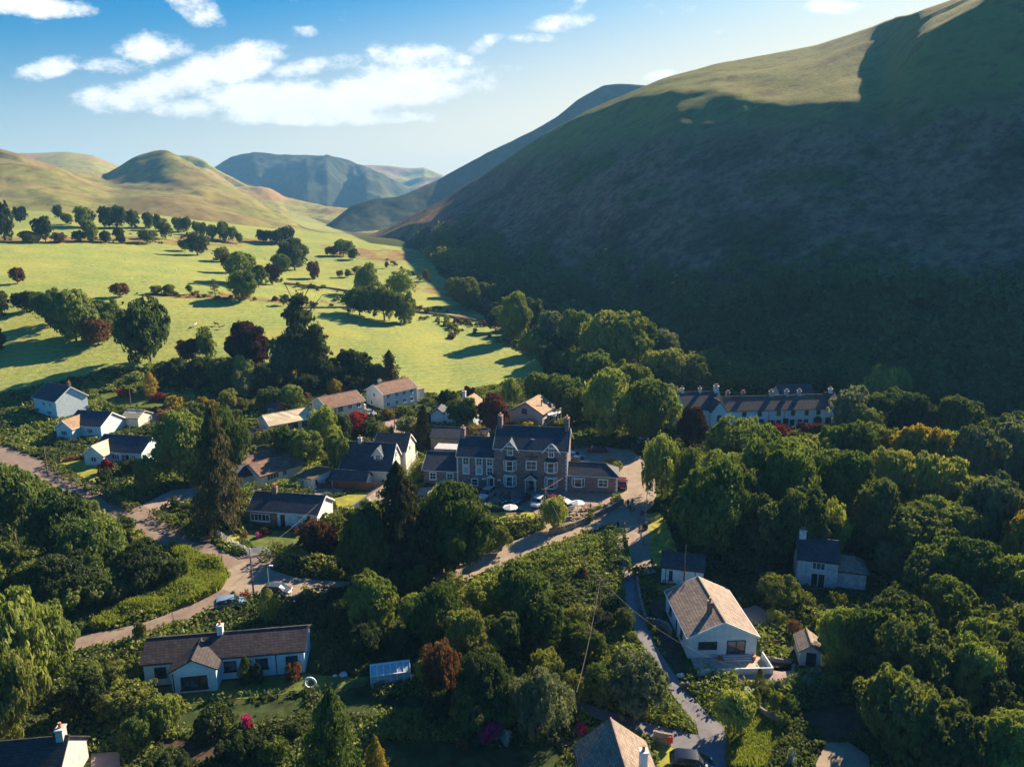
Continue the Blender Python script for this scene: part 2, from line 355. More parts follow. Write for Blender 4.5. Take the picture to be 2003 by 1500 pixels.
FIELD = [(-900, 300), (-900, 800), (0, 770), (100, 750), (240, 715), (350, 722), (450, 700), (560, 715), (640, 700), (730, 745), (810, 765), (870, 772), (980, 748), (1062, 735), (1062, 700), (1010, 668),
         (960, 630), (905, 590), (872, 550), (838, 505), (820, 490), (720, 474), (640, 440), (500, 380)]
BRACK = [[(740, 690/1.0), (741, 691), (742, 690)],
         [(0, 462), (120, 466), (210, 462), (330, 466), (400, 462), (470, 462), (540, 470), (560, 476), (480, 474), (430, 482), (400, 492), (330, 480), (240, 472), (120, 474), (0, 474)],
         [(630, 480), (700, 486), (820, 492), (845, 505), (780, 512), (700, 505), (640, 498)],
         [(805, 552), (860, 560), (905, 588), (890, 592), (840, 575), (805, 562)],
         [(560, 552), (600, 556), (680, 568), (690, 574), (620, 566), (565, 560)],
         [(640, 590), (720, 598), (820, 604), (900, 612), (960, 628), (1000, 655), (940, 634), (880, 618), (800, 610), (700, 603), (640, 596)],
         [(280, 574), (380, 575), (470, 578), (560, 590), (640, 604), (560, 598), (470, 586), (380, 581), (280, 580)],
         [(430, 500), (480, 505), (470, 520), (430, 510)]]
def ground():
    Ys = np.concatenate([np.linspace(12, 60, 30), 60*np.exp(np.linspace(0, math.log(1500/60), 520))[1:]])
    T = np.concatenate([np.linspace(-2.4, -.95, 30)[:-1], np.linspace(-.95, .95, 520), np.linspace(.95, 2.4, 30)[1:]])
    Y, TT = np.meshgrid(Ys, T, indexing='ij'); X = TT*(Y+30*(Y < 0)); Z = HT(X, Y)
    Z = Z+0.18*fbm(X, Y, 9, 3, 5)*sstep(150, 320, Y)
    V = np.stack([X, Y, Z], -1).reshape(-1, 3); n, k = X.shape
    i = np.arange(n-1)[:, None]*k+np.arange(k-1)[None]; Fc = np.stack([i, i+1, i+k+1, i+k], -1).reshape(-1, 4)
    me = mesh_np('ground', V, Fc, ground_material(), True)
    U, P = proj(V[:, 0], V[:, 1], V[:, 2]); wob = fbm(V[:, 0], V[:, 1], 14, 3, 9)
    f = pip(U+wob*5, P+wob*2.5, FIELD) & (V[:, 1] > 150)
    br = np.zeros(len(V))
    for q in BRACK[1:]: br = np.maximum(br, pip(U+wob*14, P+wob*4, q)*.9)
    br *= np.clip(.75+fbm(V[:, 0], V[:, 1], 6, 3, 21), 0, 1)
    br = np.maximum(br, sstep(560, 700, V[:, 1])*.22*np.clip(.8+fbm(V[:, 0], V[:, 1], 50, 4, 3), 0, 1))
    c = np.zeros((len(V), 4), np.float32); c[:, 0] = f; c[:, 1] = br; c[:, 3] = 1
    a = me.color_attributes.new('cover', 'FLOAT_COLOR', 'POINT'); a.data.foreach_set('color', c.ravel())
    tag(link('ground', me), kind='structure')
ground()

# ---------------------------------------------------------------- hills
def hillmat(name, stops, scale=.02, brown=None, rough=.95, fine=.25, contour=.0):
    m, nt, b = newmat(name)
    n1 = ntex(nt, scale, 7, rough=.65); n2 = ntex(nt, fine, 6, rough=.75)
    c = ramp(nt, n1, stops); c = mixc(nt, .9, c, ramp(nt, n2, [(.32, (.35, .38, .38)), (.5, (1, 1, 1)), (.7, (1.35, 1.3, 1.2))]), 'MULTIPLY')
    if brown:
        n4 = ntex(nt, scale*.45, 5, rough=.6); c = mixc(nt, ramp(nt, n4, [(.5, (0, 0, 0)), (.64, (.85,)*3)]), c, brown)
    nt.links.new(c, b.inputs['Base Color']); b.inputs['Roughness'].default_value = rough; b.inputs['Specular IOR Level'].default_value = .03
    bump(nt, b, n2, .7, 1.2); return m
HILLS = {}
def resample(row, us):
    row = sorted(row); r = np.array(row, float); return np.stack([np.interp(us, r[:, 0], r[:, i]) for i in range(1, r.shape[1])], -1)
def hill(name, label, rows, mat, nu=220, nv=(30,), amp=2.5, wl=60, smooth=3, back=300, crestnoise=1.0, seed=1, gully=0):
    """rows near -> far, each [(u, y, depth)...]; the surface is lofted between the world-space rows and closed by a back slope"""
    u0 = min(r[0] for r in rows[-1]); u1 = max(r[0] for r in rows[-1])
    us = np.linspace(u0, u1, nu); W = []
    for r in rows:
        lo = min(p[0] for p in r); hi = max(p[0] for p in r)
        q = resample(r, us); P = np.array([PZ(u, q[i, 0], q[i, 1]) for i, u in enumerate(us)]); W.append(P)
    G3 = []
    if isinstance(nv, int): nv = (nv,)
    nv = list(nv)+[nv[-1]]*(len(W)-1-len(nv))
    for i in range(len(W)-1):
        for t in np.linspace(0, 1, nv[i], endpoint=False): G3.append(W[i]*(1-t)+W[i+1]*t)
    G3.append(W[-1]); G3 = np.array(G3)
    for _ in range(smooth):
        A = G3.copy(); A[1:-1] = (G3[:-2]+2*G3[1:-1]+G3[2:])/4; A[-1] = G3[-1]; G3 = A
        B = G3.copy(); B[:, 1:-1] = (G3[:, :-2]+2*G3[:, 1:-1]+G3[:, 2:])/4; G3 = B
    X, Y = G3[..., 0], G3[..., 1]; k = np.linspace(0, 1, G3.shape[0])[:, None]
    env = np.clip(k*6, 0, 1)*np.where(k > .93, crestnoise, 1)
    G3[..., 2] += amp*fbm(X, Y, wl, 5, seed)*env
    if gully:
        g = np.abs(fbm(X+k*200, Y*.25, 260, 4, seed+8)); G3[..., 2] -= gully*np.sin(pi*np.clip(k*1.05, 0, 1))*(1-np.clip(g*2.0, 0, 1))
    cr = G3[-1]; dirs = cr.copy(); dirs[:, 2] = 0; dirs /= np.linalg.norm(dirs, axis=1)[:, None]
    bk = []
    for j, (d, dz) in enumerate(((.08, -.004), (.25, -.03), (.6, -.16), (1.0, -.42))):
        p = cr+dirs*back*d; p[:, 2] = cr[:, 2]+dz*back*.9; bk.append(p)
    G3 = np.concatenate([G3, np.array(bk)]); n, kk = G3.shape[:2]
    i = np.arange(n-1)[:, None]*kk+np.arange(kk-1)[None]; Fc = np.stack([i, i+1, i+kk+1, i+kk], -1).reshape(-1, 4)
    me = mesh_np(name, G3.reshape(-1, 3), Fc, mat, True); o = tag(link(name, me), kind='structure'); HILLS[name] = G3; return o

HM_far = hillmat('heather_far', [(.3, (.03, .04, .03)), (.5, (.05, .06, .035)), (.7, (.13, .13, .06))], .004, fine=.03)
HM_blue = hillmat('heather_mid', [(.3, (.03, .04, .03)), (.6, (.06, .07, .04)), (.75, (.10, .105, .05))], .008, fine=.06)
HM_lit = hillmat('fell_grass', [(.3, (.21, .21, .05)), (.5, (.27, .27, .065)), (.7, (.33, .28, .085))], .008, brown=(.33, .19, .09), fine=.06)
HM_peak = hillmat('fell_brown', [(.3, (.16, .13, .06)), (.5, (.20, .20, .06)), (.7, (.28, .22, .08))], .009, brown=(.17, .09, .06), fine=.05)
def bighillmat():
    m, nt, b = newmat('bracken_fell')
    tc = nt.nodes.new('ShaderNodeTexCoord'); s = nt.nodes.new('ShaderNodeSeparateXYZ'); nt.links.new(tc.outputs['Object'], s.inputs[0])
    n1 = ntex(nt, .018, 7, rough=.65); n2 = ntex(nt, .22, 6, rough=.78); n3 = ntex(nt, .055, 6, rough=.7)
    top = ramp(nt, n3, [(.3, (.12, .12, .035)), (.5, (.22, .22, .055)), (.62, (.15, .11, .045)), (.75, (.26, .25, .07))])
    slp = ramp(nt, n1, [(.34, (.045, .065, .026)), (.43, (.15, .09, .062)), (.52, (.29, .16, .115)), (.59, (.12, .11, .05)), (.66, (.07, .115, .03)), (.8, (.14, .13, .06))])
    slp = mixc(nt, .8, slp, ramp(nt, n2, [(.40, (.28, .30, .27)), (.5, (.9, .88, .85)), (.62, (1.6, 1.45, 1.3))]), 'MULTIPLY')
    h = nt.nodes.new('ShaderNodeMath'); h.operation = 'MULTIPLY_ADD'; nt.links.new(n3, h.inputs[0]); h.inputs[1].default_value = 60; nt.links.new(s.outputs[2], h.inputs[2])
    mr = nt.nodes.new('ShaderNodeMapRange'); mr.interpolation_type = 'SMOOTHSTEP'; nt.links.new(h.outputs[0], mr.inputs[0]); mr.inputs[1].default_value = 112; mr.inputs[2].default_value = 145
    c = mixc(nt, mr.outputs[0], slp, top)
    nt.links.new(c, b.inputs['Base Color']); b.inputs['Roughness'].default_value = .95; b.inputs['Specular IOR Level'].default_value = .03
    bump(nt, b, n2, .8, 1.0); return m

# the great fell on the right
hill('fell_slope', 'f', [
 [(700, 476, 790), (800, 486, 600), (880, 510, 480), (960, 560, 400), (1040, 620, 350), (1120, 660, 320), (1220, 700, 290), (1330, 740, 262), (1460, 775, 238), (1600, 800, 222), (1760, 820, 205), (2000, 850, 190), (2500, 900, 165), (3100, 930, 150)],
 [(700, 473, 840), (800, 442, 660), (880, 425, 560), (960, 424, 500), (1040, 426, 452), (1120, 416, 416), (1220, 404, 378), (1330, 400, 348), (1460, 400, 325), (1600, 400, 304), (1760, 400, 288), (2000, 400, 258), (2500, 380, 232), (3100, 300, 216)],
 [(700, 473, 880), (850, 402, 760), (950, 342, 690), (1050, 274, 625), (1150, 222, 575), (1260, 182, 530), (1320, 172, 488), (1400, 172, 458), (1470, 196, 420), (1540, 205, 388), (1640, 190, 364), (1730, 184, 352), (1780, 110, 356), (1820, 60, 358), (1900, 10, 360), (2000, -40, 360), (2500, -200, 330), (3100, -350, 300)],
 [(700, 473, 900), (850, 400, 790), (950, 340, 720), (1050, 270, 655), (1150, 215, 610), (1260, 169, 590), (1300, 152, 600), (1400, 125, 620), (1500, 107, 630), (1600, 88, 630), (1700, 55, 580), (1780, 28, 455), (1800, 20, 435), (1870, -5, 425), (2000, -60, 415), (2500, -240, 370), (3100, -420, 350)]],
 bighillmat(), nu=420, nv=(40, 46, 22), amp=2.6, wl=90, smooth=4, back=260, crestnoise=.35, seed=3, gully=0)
# blue ridge behind it
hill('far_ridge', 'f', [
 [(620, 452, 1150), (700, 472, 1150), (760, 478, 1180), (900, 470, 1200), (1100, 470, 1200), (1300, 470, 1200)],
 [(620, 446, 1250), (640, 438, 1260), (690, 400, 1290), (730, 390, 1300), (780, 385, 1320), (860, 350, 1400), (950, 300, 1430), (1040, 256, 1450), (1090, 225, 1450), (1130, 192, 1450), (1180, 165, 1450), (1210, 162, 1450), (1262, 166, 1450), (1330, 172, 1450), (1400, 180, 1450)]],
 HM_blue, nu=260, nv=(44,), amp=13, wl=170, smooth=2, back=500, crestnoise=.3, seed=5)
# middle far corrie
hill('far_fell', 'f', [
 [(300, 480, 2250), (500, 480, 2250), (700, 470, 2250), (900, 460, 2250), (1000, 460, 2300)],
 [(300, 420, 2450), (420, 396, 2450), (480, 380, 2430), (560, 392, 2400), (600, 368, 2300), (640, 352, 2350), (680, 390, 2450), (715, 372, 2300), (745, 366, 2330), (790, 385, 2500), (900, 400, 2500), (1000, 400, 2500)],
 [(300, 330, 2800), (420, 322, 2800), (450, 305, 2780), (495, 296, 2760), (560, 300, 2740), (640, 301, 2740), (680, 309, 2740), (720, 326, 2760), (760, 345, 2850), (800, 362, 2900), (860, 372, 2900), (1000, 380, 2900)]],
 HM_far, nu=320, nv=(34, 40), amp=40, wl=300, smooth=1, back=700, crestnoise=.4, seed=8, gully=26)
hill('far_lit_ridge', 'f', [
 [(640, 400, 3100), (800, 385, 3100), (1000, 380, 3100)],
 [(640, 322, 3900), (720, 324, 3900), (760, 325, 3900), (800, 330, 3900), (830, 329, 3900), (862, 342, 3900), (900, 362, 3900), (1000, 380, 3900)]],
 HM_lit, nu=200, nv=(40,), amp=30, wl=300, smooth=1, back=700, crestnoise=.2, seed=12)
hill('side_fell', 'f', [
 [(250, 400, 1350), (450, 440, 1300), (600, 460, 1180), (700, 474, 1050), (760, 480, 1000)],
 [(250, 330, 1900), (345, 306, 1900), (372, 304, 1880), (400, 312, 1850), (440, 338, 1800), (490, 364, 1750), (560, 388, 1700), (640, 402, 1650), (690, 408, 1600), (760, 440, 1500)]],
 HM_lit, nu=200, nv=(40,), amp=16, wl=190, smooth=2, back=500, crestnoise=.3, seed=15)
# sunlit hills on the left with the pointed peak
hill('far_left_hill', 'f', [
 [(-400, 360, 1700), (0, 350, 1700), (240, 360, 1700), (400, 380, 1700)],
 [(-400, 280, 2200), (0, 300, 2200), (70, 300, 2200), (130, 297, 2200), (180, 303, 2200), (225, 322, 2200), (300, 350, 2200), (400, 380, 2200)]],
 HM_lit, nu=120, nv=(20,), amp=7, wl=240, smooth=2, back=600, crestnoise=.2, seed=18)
hill('left_fell', 'f', [
 [(-1400, 420, 520), (-700, 425, 560), (-300, 430, 600), (0, 436, 620), (200, 440, 650), (400, 448, 720), (520, 456, 780), (640, 464, 860), (740, 474, 920)],
 [(-1400, 250, 760), (-700, 300, 800), (-300, 320, 820), (0, 352, 850), (120, 360, 880), (215, 352, 1090), (285, 347, 1070), (345, 356, 1020), (400, 385, 930), (520, 430, 940), (640, 458, 960), (740, 474, 980)],
 [(-1400, 60, 1000), (-700, 150, 1000), (-300, 240, 1000), (-100, 262, 1000), (0, 286, 1000), (40, 300, 1000), (90, 318, 1040), (140, 332, 1080), (205, 341, 1150), (235, 322, 1160), (262, 304, 1170), (300, 294, 1180), (322, 291, 1180), (345, 302, 1170), (400, 338, 1130), (450, 368, 1100), (520, 408, 1060), (600, 444, 1020), (680, 464, 1000), (740, 474, 990)]],
 HM_peak, nu=380, nv=(30, 26), amp=7.0, wl=120, smooth=2, back=400, crestnoise=.45, seed=21, gully=0)

# ---------------------------------------------------------------- roads, lawns, paved ground
def road_mat(name, c1, c2):
    m, nt, b = newmat(name); c = ramp(nt, ntex(nt, .5, 7, rough=.7), [(.3, c1), (.7, c2)])
    c = mixc(nt, .5, c, ramp(nt, ntex(nt, 9, 3), [(.3, (.7, .7, .7)), (.7, (1.25, 1.25, 1.25))]), 'MULTIPLY')
    nt.links.new(c, b.inputs['Base Color']); b.inputs['Roughness'].default_value = .9; b.inputs['Specular IOR Level'].default_value = .15
    bump(nt, b, ntex(nt, 14, 3), .3, .02); return m
RM = road_mat('worn_asphalt', (.15, .115, .095), (.27, .205, .16)); RM2 = road_mat('gravel', (.21, .165, .125), (.35, .28, .21)); RM3 = road_mat('track', (.12, .12, .14), (.22, .21, .22))
LM = flat('lawn_grass', (.25, .25, .045), .95, var=.4, scale=.5, spec=.05, bmp=.3); VM = flat('verge_grass', (.27, .26, .05), .95, var=.45, scale=.8, spec=.05, bmp=.4)
DM = flat('dark_lawn', (.10, .13, .035), .95, var=.4, scale=.6, spec=.05); PM = flat('paved_yard', (.31, .23, .20), .9, var=.2, scale=.7, spec=.1)
BLOCKED = []      # pixel polygons kept free of undergrowth
def catmull(P, n=8):
    P = [np.array(p, float) for p in P]; Q = [2*P[0]-P[1]]+P+[2*P[-1]-P[-2]]; out = []
    for i in range(1, len(Q)-2):
        for t in np.linspace(0, 1, n, endpoint=False):
            a, b, c, d = Q[i-1:i+3]; out.append(.5*((2*b)+(c-a)*t+(2*a-5*b+4*c-d)*t*t+(3*b-a-3*c+d)*t**3))
    out.append(P[-1]); return out
def strip(name, px, w, mat, off=.06, kind='structure', block=True, edge=.0):
    pts = catmull([G(*p[:2])[:] for p in px], 8); ws = np.interp(np.linspace(0, 1, len(pts)), np.linspace(0, 1, len(px)), [(p[2] if len(p) > 2 else w) for p in px])
    V = []; nx = 5
    for i, p in enumerate(pts):
        d = pts[min(i+1, len(pts)-1)]-pts[max(i-1, 0)]; d[2] = 0; d /= np.linalg.norm(d); n = np.array((-d[1], d[0], 0)); jw = ws[i]*(1+edge*math.sin(i*1.7)*.5+edge*math.sin(i*.61))
        for k in range(nx):
            q = p+n*jw*(k/(nx-1)-.5); V.append((q[0], q[1], Hs(q[0], q[1])+off))
    n = len(pts); Fc = [(i*nx+k, i*nx+k+1, (i+1)*nx+k+1, (i+1)*nx+k) for i in range(n-1) for k in range(nx-1)]
    V = np.array(V); me = mesh_np(name, V, Fc, mat, False); o = tag(link(name, me), kind=kind)
    if block:
        a = V.reshape(n, nx, 3); L = np.concatenate([a[:, 0], a[::-1, -1]]); U, Y = proj(L[:, 0], L[:, 1], L[:, 2]); BLOCKED.append(list(zip(U, Y)))
    return o
def sheet(name, px, mat, off=.03, step=2.0, block=True, wob=.25):
    W = [G(*p) for p in px]; pts = []
    for i in range(len(W)):
        a, b = W[i], W[(i+1) % len(W)]; n = max(1, int((b-a).length/1.2))
        for k in range(n):
            q = a.lerp(b, k/n); pts.append((q.x+random.uniform(-wob, wob), q.y+random.uniform(-wob, wob)))
    import bmesh
    from mathutils.geometry import tessellate_polygon
    xs = [p[0] for p in pts]; ys = [p[1] for p in pts]
    V = [(x, y, Hs(x, y)+off) for x, y in pts]; T = tessellate_polygon([[Vector((x, y, 0)) for x, y in pts]])
    me = bpy.data.meshes.new(name); me.from_pydata(V, [], [tuple(t) for t in T]); bm = bmesh.new(); bm.from_mesh(me)
    bmesh.ops.recalc_face_normals(bm, faces=bm.faces)
    for f in bm.faces:
        if f.normal.z < 0: f.normal_flip()
    if max(ys) > 142: 
        bmesh.ops.subdivide_edges(bm, edges=bm.edges[:], cuts=3, use_grid_fill=True)
        for v in bm.verts: v.co.z = Hs(v.co.x, v.co.y)+off
    bm.to_mesh(me); bm.free(); me.materials.append(mat)
    if block: BLOCKED.append(px)
    return tag(link(name, me), kind='structure')
strip('lane', [(-60, 868, 6), (0, 888, 6), (70, 915, 5.5), (140, 948, 5.2), (200, 976, 5.5), (262, 1008, 6), (330, 1045, 5), (395, 1085, 5.5), (440, 1120, 7), (430, 1165, 7), (370, 1200, 4.2), (300, 1226, 3.6), (215, 1247, 3.4), (120, 1264, 3.4), (20, 1290, 3.4)], 5, RM, .06)
strip('road', [(440, 1118, 7), (490, 1135, 7.5), (560, 1150, 6), (660, 1155, 5), (760, 1150, 5), (860, 1130, 5), (950, 1104, 5), (1020, 1072, 5), (1090, 1044, 5), (1150, 1025, 5), (1200, 1008, 6), (1238, 985, 7), (1252, 955, 6), (1243, 925, 7), (1222, 898, 8), (1190, 884, 6), (1120, 878, 5)], 5, RM2, .075)
strip('side_lane', [(1238, 1003, 6), (1237, 1035, 5.5), (1240, 1075, 5), (1245, 1110, 4.5), (1262, 1125, 4)], 5, RM2, .085)
strip('track', [(1228, 1100, 2.2), (1232, 1135, 2), (1240, 1190, 1.8), (1258, 1240, 1.8), (1285, 1290, 1.7), (1322, 1345, 1.8), (1362, 1395, 2.0), (1392, 1430, 2.8), (1400, 1475, 3.4), (1395, 1560, 3.6)], 2, RM3, .07)
strip('path', [(1128, 1378, 1.4), (1170, 1395, 1.6), (1260, 1425, 2.0), (1330, 1448, 2.6), (1390, 1462, 3)], 2, RM3, .05)
sheet('yard', [(820, 952), (1215, 958), (1236, 968), (1232, 990), (1165, 1012), (1120, 1030), (1075, 1045), (1060, 1022), (1040, 1000), (960, 992), (860, 985), (815, 972)], RM2, .04)
sheet('yard', [(1110, 880), (1240, 880), (1236, 930), (1212, 960), (1205, 925), (1110, 905)], RM2, .045)
sheet('driveway', [(280, 985), (335, 960), (400, 950), (420, 975), (345, 985), (300, 1008), (268, 1005)], PM, .04)
sheet('driveway', [(445, 1100), (480, 1085), (540, 1082), (545, 1110), (500, 1120)], RM, .045)
sheet('driveway', [(485, 1035), (620, 1040), (640, 1060), (560, 1068), (520, 1078), (478, 1060)], DM, .03)
sheet('driveway', [(608, 962), (650, 945), (700, 948), (665, 965), (620, 972)], PM, .05)
sheet('driveway', [(735, 830), (770, 818), (800, 820), (805, 848), (765, 858), (735, 850)], PM, .05)
sheet('driveway', [(490, 925), (470, 950), (500, 965), (520, 950)], PM, .04)
sheet('lawn', [(652, 975), (700, 962), (755, 962), (750, 985), (712, 998), (660, 1000)], LM, .035)
sheet('lawn', [(935, 1008), (990, 1000), (1045, 1002), (1048, 1020), (990, 1028), (930, 1022)], LM, .035)
sheet('lawn', [(118, 905), (188, 895), (205, 925), (240, 935), (220, 950), (168, 940)], LM, .04)
sheet('lawn', [(405, 1035), (430, 1028), (480, 1052), (470, 1070), (440, 1062)], VM, .04)
sheet('lawn', [(1405, 1395), (1470, 1385), (1530, 1400), (1520, 1450), (1500, 1500), (1420, 1520), (1412, 1450)], DM, .035)
sheet('lawn', [(1285, 1445), (1345, 1470), (1370, 1520), (1290, 1520)], LM, .035)
sheet('verge', [(1258, 1010), (1290, 1000), (1320, 1060), (1330, 1105), (1280, 1110), (1262, 1065)], VM, .045)
sheet('verge', [(1030, 1048), (1100, 1022), (1160, 1008), (1215, 986), (1222, 990), (1180, 1010), (1110, 1032), (1040, 1060)], VM, .05, block=False)
sheet('verge', [(955, 1112), (1030, 1082), (1120, 1050), (1205, 1028), (1212, 1034), (1125, 1060), (1035, 1092), (965, 1122)], VM, .05, block=False)
sheet('verge', [(390, 1088), (430, 1108), (452, 1130), (440, 1155), (400, 1175), (330, 1200), (290, 1214), (330, 1180), (400, 1150), (425, 1130), (405, 1108)], VM, .05, block=False)
sheet('verge', [(0, 908), (140, 966), (262, 1028), (340, 1072), (400, 1105), (380, 1112), (330, 1090), (250, 1046), (130, 988), (0, 930)], VM, .05, block=False)
sheet('patio', [(1450, 1315), (1555, 1300), (1560, 1325), (1500, 1340), (1440, 1335)], PM, .04)
sheet('patio', [(1430, 1195), (1480, 1185), (1520, 1205), (1510, 1222), (1450, 1220)], PM, .04)
sheet('patio', [(180, 1475), (230, 1470), (240, 1500), (232, 1560), (180, 1560)], PM, .04)
sheet('patio', [(285, 1345), (600, 1318), (720, 1325), (715, 1345), (600, 1352), (290, 1385)], DM, .03)
sheet('lane', [(1600, 1530), (1590, 1490), (1620, 1455), (1660, 1450), (1700, 1480), (1710, 1530)], RM2, .04)
sheet('yard', [(1655, 870), (1725, 850), (1735, 870), (1690, 885), (1660, 885)], PM, .05, block=False)

SM = flat('garden_soil', (.07, .05, .035), .95, var=.4, scale=1.2, spec=.05, bmp=.3); TM = flat('rough_grass', (.038, .055, .02), .95, var=.5, scale=.7, spec=.05, bmp=.6)
sheet('lawn', [(300, 1392), (600, 1362), (596, 1402), (420, 1425), (310, 1430)], TM, .04); sheet('lawn', [(620, 1352), (720, 1352), (735, 1372), (860, 1360), (850, 1392), (650, 1402)], TM, .04); sheet('lawn', [(720, 1450), (900, 1455), (960, 1465), (1090, 1460), (1090, 1560), (740, 1560)], TM, .04)
sheet('lawn', [(1120, 1110), (1195, 1090), (1222, 1180), (1248, 1280), (1200, 1290), (1130, 1240), (1105, 1170)], TM, .04, block=False); sheet('garden_bed', [(1560, 1395), (1690, 1372), (1730, 1430), (1620, 1450)], SM, .04); sheet('garden_bed', [(300, 1450), (560, 1440), (560, 1475), (310, 1500)], SM, .04)
sheet('garden_bed', [(1490, 1290), (1548, 1298), (1552, 1312), (1500, 1312)], SM, .04); sheet('garden_bed', [(1270, 1170), (1292, 1175), (1318, 1260), (1350, 1330), (1330, 1332), (1290, 1262)], SM, .04); sheet('lawn', [(190, 770), (260, 765), (330, 790), (300, 802), (215, 795)], DM, .05); sheet('garden_bed', [(255, 812), (330, 806), (340, 826), (270, 832)], PM, .05)
def haze():
    mb = MB(); mb.box(-3600, 3600, -300, 5000, -60, 420)
    m = bpy.data.materials.new('air'); m.use_nodes = True; nt = m.node_tree; nt.nodes.clear()
    o = nt.nodes.new('ShaderNodeOutputMaterial'); v = nt.nodes.new('ShaderNodeVolumePrincipled')
    v.inputs['Color'].default_value = (.20, .52, .95, 1); v.inputs['Density'].default_value = HAZE; v.inputs['Anisotropy'].default_value = .1
    nt.links.new(v.outputs[0], o.inputs['Volume'])
    tag(mb.build('haze', m), kind='stuff')
HAZE = .00014
haze()
# ---------------------------------------------------------------- foliage prototypes
def leaves(C, Nn, size, rng, mix=.75, asp=.7):
    """quads centred at C, facing roughly Nn"""
    n = len(C); d = Nn*(1-mix)+rng.normal(size=(n, 3))*mix*.7; d /= np.linalg.norm(d, axis=1)[:, None]+1e-9
    r = rng.normal(size=(n, 3)); a = np.cross(d, r); a /= np.linalg.norm(a, axis=1)[:, None]+1e-9; b = np.cross(d, a)
    s = (size*rng.uniform(.6, 1.4, n))[:, None]; a = a*s*.5; b = b*s*.5*asp
    j = lambda: 1+rng.uniform(-.35, .35, (n, 1))
    V = np.stack([C-a*j()-b*j(), C+a*j()-b*j()*.6, C+a*j()*.8+b*j(), C-a*j()*.5+b*j()], 1).reshape(-1, 3)
    return V, np.arange(4*n).reshape(-1, 4)
def sph(n, rng):
    v = rng.normal(size=(n, 3)); return v/np.linalg.norm(v, axis=1)[:, None]
def clumps(C, R, n, ls, rng, sub=22, sr=.30, up=.62, zs=1.0, fill=.12):
    """leaf clumps in two levels: lobes (C, R) carry smaller tufts, tufts carry leaves"""
    w = R**2/(R**2).sum(); m = sub*len(C); k = rng.choice(len(C), m, p=w); d = sph(m, rng); d[:, 2] = np.where(rng.random(m) < up, np.abs(d[:, 2]), d[:, 2])
    rr = R[k]*(1+rng.normal(size=m)*.12); T_ = C[k]+d*rr[:, None]*np.array((1, 1, zs)); tr = R[k]*sr*rng.uniform(.6, 1.35, m)
    j = rng.integers(0, m, n); e = sph(n, rng); e = e+d[j]*.9; e /= np.linalg.norm(e, axis=1)[:, None]
    P = T_[j]+e*(tr[j]*rng.uniform(.7, 1.08, n))[:, None]*np.array((1, 1, zs*.85)); 
    nf = int(n*fill); kf = rng.choice(len(C), nf, p=w); f = sph(nf, rng); P2 = C[kf]+f*(R[kf]*.8)[:, None]
    return np.concatenate([P, P2]), np.concatenate([e, f])
def crown_broad(seed, n=9000, nb=26, ls=.055, z0=.16, flatness=1.0, br=(.22, .36), core=.5, droop=0, sub=15, sr=.42, mix=.36):
    """unit crown: radius ~1 in x,y, height from z0 to 1 (z scaled by height)"""
    rng = np.random.default_rng(seed); C = []; R = []
    hz = (1-z0)/2; cz = z0+hz
    for i in range(nb):
        th = rng.uniform(0, 2*pi); w = rng.uniform(-.9, 1); rr = rng.uniform(.4, .8)*math.sqrt(max(.05, 1-(w*.85)**2))
        C.append((rr*cos(th), rr*sin(th), cz+w*hz*.66)); R.append(rng.uniform(*br)*rng.choice((1, 1, .75)))
    C.append((0, 0, cz)); R.append(core); C.append((rng.uniform(-.15, .15), rng.uniform(-.15, .15), cz+hz*.52)); R.append(.3)
    C = np.array(C); R = np.array(R); P, d = clumps(C, R, n, ls, rng, sub, sr, zs=hz*1.2)
    if droop: P[:, 2] -= droop*rng.random(len(P))**2*np.hypot(P[:, 0], P[:, 1])
    return leaves(P, d, ls*np.ones(len(P)), rng, mix)
def crown_bush(seed, n=2600, nb=12, ls=.10):
    rng = np.random.default_rng(seed); C = []; R = []
    for i in range(nb):
        th = rng.uniform(0, 2*pi); rr = rng.uniform(.1, .68); C.append((rr*cos(th), rr*sin(th), rng.uniform(.25, .75)-.25*rr)); R.append(rng.uniform(.2, .36))
    P, d = clumps(np.array(C), np.array(R), n, ls, rng, 12, .46, .8, .85); P[:, 2] = np.maximum(P[:, 2], .02); return leaves(P, d, ls*np.ones(len(P)), rng, .4)
def crown_spruce(seed, n=9000, tiers=26, z0=.06, ls=.045, narrow=1.0, ragged=.25, up=False):
    rng = np.random.default_rng(seed); V = []; D = []; nbr = tiers*9
    for b in range(nbr):
        f = (b+rng.random())/nbr; f = f**.9; z = z0+(1-z0)*f; rmax = (1-f)**.62*narrow*(1+.14*math.sin(f*21+seed))+.03; th = b*2.4+rng.uniform(-.5, .5)
        L = rmax*(rng.uniform(1-ragged, 1.12) if rng.random() < .85 else rng.uniform(.4, .7)); m = int(n/nbr*(.35+1.3*(1-f)))+4
        s = rng.random(m)**.55*L; dr = rng.uniform(.5, 1.4); dz = (.10*s if up else -.13*dr*(s/max(rmax, .05))**1.6*(1-f*.7)); wd = .12*(L-s*.6+.05)*rng.normal(size=m)
        P = np.stack([s*cos(th)-wd*sin(th), s*sin(th)+wd*cos(th), z+dz+rng.normal(size=m)*.006-rng.random(m)**2*.035], 1); V.append(P)
        D.append(np.stack([np.full(m, cos(th)*.6), np.full(m, sin(th)*.6), np.full(m, .8)], 1))
    P = np.concatenate(V); P[:, 2] = np.clip(P[:, 2], .01, 1.02); D = np.concatenate(D); return leaves(P, D, ls*np.ones(len(P)), rng, .45, .6)
